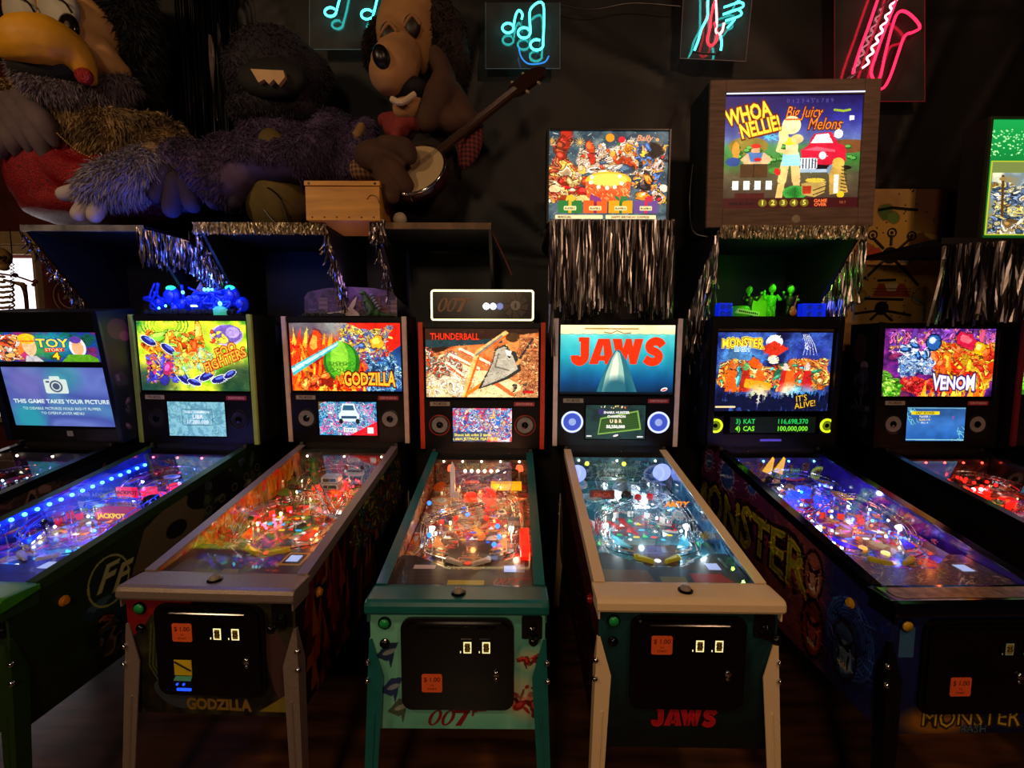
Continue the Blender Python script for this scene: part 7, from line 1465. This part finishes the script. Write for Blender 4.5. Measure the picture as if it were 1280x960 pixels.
blob('hand', [('c', [q(555,95,-.12), q(550,120,-.18), q(535,150,-.2)], [13*K,19*K,14*K]), ('c', [q(560,120,-.12), q(580,145,-.16), q(588,152,-.16)], [19*K,15*K,12*K]), ('c', [q(556,100,-.12), q(548,76,-.16), q(544,66,-.17)], [14*K,11*K,8*K]), ('c', [q(550,145,-.16), q(570,152,-.18)], [16*K,14*K])], .011, BRNFUR, rt)
bj = empty('banjo', q(519,213,-.27)+Vector(rt.location), 0, 'banjo with a pale drum head and dark red rim held by the hound figure', 'banjo')
nrm = Vector((-.50, -.85, .12)).normalized(); a3 = at(519,213,2.49); n3 = (at(690,76,2.66)-a3).normalized(); z_ = (nrm-n3*nrm.dot(n3)).normalized(); b3 = z_.cross(n3); MT = Matrix((( n3.x, b3.x, z_.x, 0), (n3.y, b3.y, z_.y, 0), (n3.z, b3.z, z_.z, 0), (0,0,0,1)))
rr = .165; MB().sh().lathe((0,0,0), [(rr*.9,-.07),(rr,-.065),(rr,.0),(rr*.96,.008)], 36, M=MT).build('rim', pm('dark_red_rim', '3a1018', .35), bj)
MB().lathe((0,0,0), [(rr*.95,.0095),(rr*.5,.0105),(0,.0105)], 36, M=MT).build('drum_head', pm('drum_skin', 'b8a078', .55, var=.12, scale=4), bj)
MB().sh().lathe((0,0,0), [(rr*1.0,.0),(rr*1.03,.004),(rr*1.0,.013),(rr*.95,.012)], 36, M=MT, cap=False).build('tension_hoop', CHROME, bj)
for k in range(8): a = 2*pi*k/8; MB().tube([MT @ Vector((rr*1.03*cos(a), rr*1.03*sin(a), .008)), MT @ Vector((rr*1.04*cos(a), rr*1.04*sin(a), -.03))], .004, 6).build('tension_hook', CHROME, bj)
MB().box(rr*.96, .66, -.026, .026, -.012, .010, M=MT, bev=.004).build('neck', pm('walnut_neck', '3c2416', .4, stretch=(1, 10, 10)), bj)
MB().prism([(.66,-.026),(.70,-.05),(.86,-.055),(.90,-.02),(.89,.02),(.84,.05),(.70,.048),(.66,.026)], -.012, .008, 'z', M=MT).build('headstock', pm('walnut_head', '2c1810', .4), bj)
for k in range(4): s_ = 1 if k % 2 else -1; MB().cyl((.73+.04*(k//2)*2, s_*.05, -.004), .007, s_*.02, 8, axis='y', M=MT).build('tuning_peg', pm('ivory_peg', 'b0a088', .4), bj)
m = MB()
for k in range(4): y = -.012+.008*k; m.tube([MT @ Vector((-.10, y, .018)), MT @ Vector((.70, y, .014))], .0008, 4)
tag(m.build('string', CHROME, bj), kind='stuff')
for o in list(bj.children): o.location = Vector((0,0,0))
MB().box(-.105,-.09,-.035,.035,.006,.018, M=MT).build('bridge', pm('maple_bridge', '7a5a30', .5), bj)

# ---------------------------------------------------------------- toppers
def toproot(kind, name, label, cat='topper'):
    c = next(m for m in MACH if m['kind'] == kind); x, y, yaw, ln, dz = c['pos']; M = Matrix.Translation((x, y, dz)) @ Matrix.Rotation(R(yaw), 4, 'Z') @ Matrix.Translation((0, 1.188, 1.151)) @ Matrix.Rotation(R(ln), 4, 'X') @ Matrix.Translation((0, .11, .7075))
    p = M.to_translation(); return empty(name, p, R(yaw), label, cat)
tp = toproot('agent', 'lit_topper_sign', 'black topper sign with a glowing pale yellow border above the orange-red trimmed machine')
w, z0, z1 = .285, .012, .178; MB().box(-w-.004, w+.004, -.07, .02, 0, .01).build('base', BLACK, tp)
MB().prism(rrect(-w, w, z0, z1, .012), -.06, -.035).build('panel', pm('black_panel', '120c08', .25), tp)
MB().sh().tube([(x, -.064, z) for x, z in rrect(-w+.002, w-.002, z0+.002, z1-.002, .014)], .0052, 8, closed=True).build('light_border', glow('ffe8a0', 4.0, 'border_glow'), tp)
m = MB(); poly_letters(m, SPY, (-.155, -.0612, .098), .078); m.m = 1; S2 = oval_ring(-.85, 0, .24, .45, .07, .35)+oval_ring(-.2, 0, .24, .45, .07, .35); poly_letters(m, [[(x+(.012 if x < 0 else -.012), y*.80) for x, y in p] for p in SPY[:0]], (-.155, -.0620, .098), .078)
m.build('lettering', [pm('bronze_outline', '8a6040', .45), pm('black_inlay', '140c08', .3)], tp)
for k in range(3):
    m = MB(); m.lathe((.022+.040*k*.95, -.061, .09), [(.019,0),(.019,-.004),(.012,-.006),(0,-.006)], 20, axis='y'); m.build('round_lamp', glow(['e8ecff','d0d8ff','8890d0'][k], [3.0, 2.4, .8][k]), tp)
m = MB()
for k in range(9):
    a = 2*pi*k/9; m.prism([(.185+.03*cos(a), .095+.03*sin(a)), (.185+.072*cos(a+.3), .095+.072*sin(a+.3)), (.185+.072*cos(a+.85), .095+.072*sin(a+.85)), (.185+.034*cos(a+.7), .095+.034*sin(a+.7))], -.0625-.0004*k, -.061)
m.build('iris_blades', pm('iris_grey', '4a4038', .35, metal=.4), tp)
m = MB(); m.lathe((.185, -.064, .095), [(.028,0),(.028,-.004),(0,-.004)], 24, axis='y'); m.m = 1; m.prism([(.181,.080),(.189,.080),(.190,.098),(.180,.098)], -.0695, -.068); m.cyl((.185,-.0695,.103), .0045, .0015, 10, axis='y'); m.build('iris_centre', [pm('iris_pale', '8a8078', .4), BLACK], tp)
lamp('topper_glow', 'POINT', (tp.location.x, 2.40, tp.location.z+.1), .25, (1, .85, .5), .1)

tp = toproot('monster', 'city_topper', 'topper with a purple city backdrop, a white spike and a small green lizard'); W = .27
pts = [(-W,0),(W,0),(W,.11),(W*.9,.145),(W*.5,.165),(0,.172),(-W*.5,.165),(-W*.9,.145),(-W,.11)]
ci = Art(330, 110); r = rg(71); ci.mottled(r, ['3a2450','5a3a6a','281838','6a4058'], 4); 
for k in range(22): x = 3.0*r.random(); h_ = .25+.5*r.random(); c_ = ['5a3038','6a5060','4a2c48','7a4a40','3a2a50'][k % 5]; ci.poly([(x,0),(x+.3,0),(x+.3,h_),(x,h_)], c_); [ci.line([(x+.03,h_-.08*j),(x+.27,h_-.08*j)], .02, ['a08888','2a1a30'][j % 2], .6) for j in range(1, 8)]
ci.crowd(r, 20, (0,3,0,.2), .06, ['181a14','302820','403038'], None); cim = art_mat('city_print', ci.img('city_backdrop'), .10, .4)
m = MB(); m.prism(pts, .0, .006); m.m = 1; m.add([(x, -.001, z) for x, z in pts], [list(range(9))], [[((x+W)/(2*W), z/.175) for x, z in pts]]); m.build('backdrop', [BLACK, cim], tp)
MB().prism([(-.14,.0),(-.12,.022),(-.06,.028),(.0,.045),(.03,.09),(.055,.115),(.045,.07),(.03,.045),(.06,.02),(.07,.0)], -.045, -.030).build('white_spike', pm('ivory_plastic', 'c8b89a', .4), tp)
MB().box(-W, W, -.09, -.005, 0, .004).build('base', BLACK, tp); 
m = MB(); r = rg(72)
for k in range(30): m.ball((-W+.02+.24*r.random(), -.04-.03*r.random(), .008), .008+.008*r.random(), 6)
tag(m.build('rubble', pm('grey_rubble', '2a2c24', .8), tp), kind='stuff')
O = Vector((.10,-.045,0)); V_ = lambda x, y, z: O+Vector((x, y, z))
lz = blob('lizard_body', [('c', [V_(.06,0,.012), V_(.03,0,.05), V_(.012,0,.09), V_(.0,-.005,.122)], [.022,.030,.020,.013]), ('e', V_(-.008,-.01,.132), (.022,.014,.012)), ('c', [V_(.06,0,.02), V_(.11,0,.012), V_(.155,-.01,.008)], [.020,.011,.004]), ('c', [V_(.02,-.012,.09), V_(-.01,-.028,.082)], [.008,.005]), ('c', [V_(.045,-.018,.04), V_(.03,-.028,.012)], [.016,.011]), ('c', [V_(.075,-.01,.03), V_(.075,-.02,.008)], [.014,.009])], .004, pm('green_lizard', '2c5a24', .5, bump=.4, scale=150, var=.4), tp)
for k in range(6): t = k/5; c_ = V_(.022+.045*t, .012, .118-.075*t); MB().prism([(c_.x-.004, c_.z-.008), (c_.x+.020, c_.z+.010), (c_.x+.006, c_.z+.012)], c_.y-.002, c_.y+.002).build('back_plate', pm('pale_blue_plate', '7aa8b8', .4), lz)

lamp('topper_violet_fill', 'POINT', (tp.location.x+.03, tp.location.y-.12, tp.location.z+.20), .5, (.75, .45, 1), .05)  # violet light added in front of the city topper to brighten it; no LED there
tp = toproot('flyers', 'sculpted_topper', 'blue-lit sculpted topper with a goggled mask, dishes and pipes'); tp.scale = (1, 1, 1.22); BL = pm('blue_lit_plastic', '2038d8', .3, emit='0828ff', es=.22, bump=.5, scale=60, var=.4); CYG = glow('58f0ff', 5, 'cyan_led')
m = MB().sh(); m.ball((0,-.03,.058), .052, 16, (.95,.8,1)); m.sh(False).build('mask', BL, tp)
for s in (-1, 1): m = MB(); m.mt(0).lathe((s*.022,-.068,.068), [(.018,0),(.018,-.008),(.012,-.009)], 14, axis='y'); m.m = 1; m.cyl((s*.022,-.072,.068), .011, -.003, 12, axis='y'); m.build('goggle', [BL, CYG], tp)
m = MB(); m.prism(rrect(-.016,.018,.036,.044,.002,2), -.074, -.06); m.build('mouth_slot', glow('b0f4ff', 4, 'mouth_led'), tp)
MB().prism([(-.02,.10),(.0,.112),(.035,.155),(.045,.12),(.05,.095),(.02,.09)], -.05, -.02).build('red_fin', pm('red_fin', '6a1820', .4), tp)
for x, z, r0 in ((-.16,.085,.048), (-.085,.05,.035), (.19,.085,.045), (.115,.055,.05), (.25,.05,.034), (-.225,.055,.03), (.06,.075,.03), (-.13,.03,.03)):
    m = MB().sh(); m.lathe((x,-.02,z), [(r0,-.0),(r0*.9,-.012),(r0*.45,-.03),(r0*.2,-.036),(0,-.036)], 14, axis='y'); m.lathe((x,-.045,z), [(r0*.62,0),(r0*.66,-.006),(r0*.6,-.010)], 14, axis='y'); m.build('dish', BL, tp)
r = rg(77)
for k in range(16):
    x = -.27+.54*r.random(); P = [(x, -.03, .0)]; 
    for j in range(4): P.append((x+(r.random()-.5)*.12, -.03-.04*r.random(), .02+.035*j*(.5+r.random())*.8))
    MB().sh().tube(smoothpath(P, 4), .005+.004*r.random(), 6).build('pipe', BL, tp)
for x in (-.16, .185): m = MB().sh(); m.ball((x,-.03,.122), .022, 12, (1.2,1,.6)); m.build('dome_lamp', glow('30f0c8', 1.6, 'green_cyan_dome'), tp)
for x, z, r0 in ((-.055,.10,.008),(.07,.112,.008),(.092,.112,.008),(.114,.112,.006),(.155,.05,.010),(-.16,.04,.006),(-.20,.03,.006)): MB().sh().ball((x,-.075,z), r0, 8).build('led', CYG, tp)
MB().box(-.29,.29,-.09,.03,0,.006).build('base', BLACK, tp)
r = rg(78); m = MB()
for k in range(40): m.ball((-.28+.56*r.random(), -.07-.03*r.random(), .01), .010+.008*r.random(), 6)
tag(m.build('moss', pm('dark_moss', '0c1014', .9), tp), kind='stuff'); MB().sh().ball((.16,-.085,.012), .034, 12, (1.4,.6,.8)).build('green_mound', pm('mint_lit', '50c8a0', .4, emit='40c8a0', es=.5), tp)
a = tp.location; lamp('topper_blue_led', 'POINT', (a.x-.12, a.y-.18, a.z+.17), 2.6, (.06, .16, 1), .03); lamp('topper_blue_led', 'POINT', (a.x+.14, a.y-.18, a.z+.19), 2.6, (.06, .16, 1), .03); lamp('topper_blue_led', 'POINT', (a.x+.1, a.y-.28, a.z+.34), 3.0, (.05, .12, 1), .04)

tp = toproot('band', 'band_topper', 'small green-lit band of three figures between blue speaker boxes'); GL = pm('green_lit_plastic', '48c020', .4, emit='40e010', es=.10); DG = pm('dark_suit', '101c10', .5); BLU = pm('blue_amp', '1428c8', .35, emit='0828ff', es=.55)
MB().box(-.31,.31,-.09,.03,0,.006).build('base', BLACK, tp)
for x0, x1 in ((-.30,-.225), (.17,.30)):
    m = MB(); m.box(x0, x1, -.06, -.01, .006, .085, bev=.003); cs = [x0+(x1-x0)*t for t in (.28,.72)]; 
    for cx in cs:
        for cz in (.026,.064): m.mt(1).lathe((cx,-.061,cz), [(.015,0),(.013,-.003),(.006,.002),(.004,-.002),(0,-.003)], 14, axis='y')
    m.build('speaker_box', [BLU, pm('blue_cone_dark', '0c1880', .4, emit='1030d0', es=.35)], tp)
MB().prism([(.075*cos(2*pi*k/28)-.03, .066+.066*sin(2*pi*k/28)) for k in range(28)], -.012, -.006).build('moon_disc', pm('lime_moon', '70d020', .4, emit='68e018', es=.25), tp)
def bandman(x, suit, lean=0, arm=1, name='band_figure', h=.165):
    f = empty(name, (0,0,0)); f.parent = tp; b = h/.135
    P = lambda X, Yy, Z: (x+X*b, -.045+Yy, .006+Z*b)
    m = MB().sh(); m.tube([P(-.012,0,0), P(-.010,0,.03), P(-.006,0,.055)], [.009,.010,.011], 8); m.tube([P(.012,0,0), P(.010,0,.03), P(.006,0,.055)], [.009,.010,.011], 8); m.tube(smoothpath([P(0,0,.05), P(0,0,.075), P(0,0,.095)], 3), [.018,.020,.022,.024,.024,.022,.014], 10)
    for s in (-1, 1): m.tube(smoothpath([P(s*.020,0,.095), P(s*.034,-.01,.078), P(s*(.02 if s*arm > 0 else .045),-.028,.075 if s*arm > 0 else .105)], 3), [.009,.009,.008,.008,.007,.007,.006], 8)
    m.sh(False).build('suit', suit, f)
    m = MB().sh(); m.tube([P(0,0,.095), P(0,0,.112)], .007, 8); m.ball(P(0,-.002,.124), .016*b, 12, (.9,.95,1.15)); m.ball(P(0,-.018,.122), .004, 6)
    for s in (-1, 1): m.ball(P(s*(.02 if s*arm > 0 else .045),-.030,.077 if s*arm > 0 else .109), .007, 8)
    m.sh(False).build('head', GL, f)
    for s in (-1, 1): MB().ball(P(s*.006,-.016,.128), .0025, 6).build('eye', BLACK, f)
    MB().sh().ball(P(0,.004,.133), .0165*b, 10, (.95,.9,.8)).build('hair', DG, f); return f
bandman(-.13, DG, arm=-1); bandman(.0, GL, arm=1, h=.175); bandman(.105, DG, arm=1, h=.17)
m = MB(); m.prism([(-.215,.03),(-.09,.012),(-.085,.035),(-.20,.055)], -.085, -.065); m.m = 1
for k in range(10): m.prism([(-.20+.011*k, .046-.0018*k), (-.193+.011*k, .045-.0018*k), (-.193+.011*k, .036-.0018*k), (-.20+.011*k, .037-.0018*k)], -.0865, -.085)
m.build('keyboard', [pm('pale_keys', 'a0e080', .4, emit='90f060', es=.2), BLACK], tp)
MB().sh().lathe((-.165,-.03,.0), [(.05,0),(.052,.03),(.048,.06),(.04,.07)], 16).build('organ', GL, tp)
m = MB(); m.sh().ball((.10,-.085,.035), .022, 12, (1,.35,1)); m.ball((.10,-.085,.055), .015, 10, (1,.35,1)); m.sh(False).tube([(.10,-.088,.05),(.118,-.09,.125)], .003, 6); m.build('guitar', pm('orange_guitar', 'c87040', .35), tp)
a = tp.location; lamp('topper_green_led', 'POINT', (a.x-.06, a.y-.16, a.z+.09), .35, (.25, 1, .05), .01); lamp('topper_green_led', 'POINT', (a.x+.05, a.y-.13, a.z+.24), .9, (.2, 1, .05), .01); lamp('topper_blue_led', 'POINT', (a.x+.33, a.y-.05, a.z+.08), .3, (.05, .12, 1), .03)
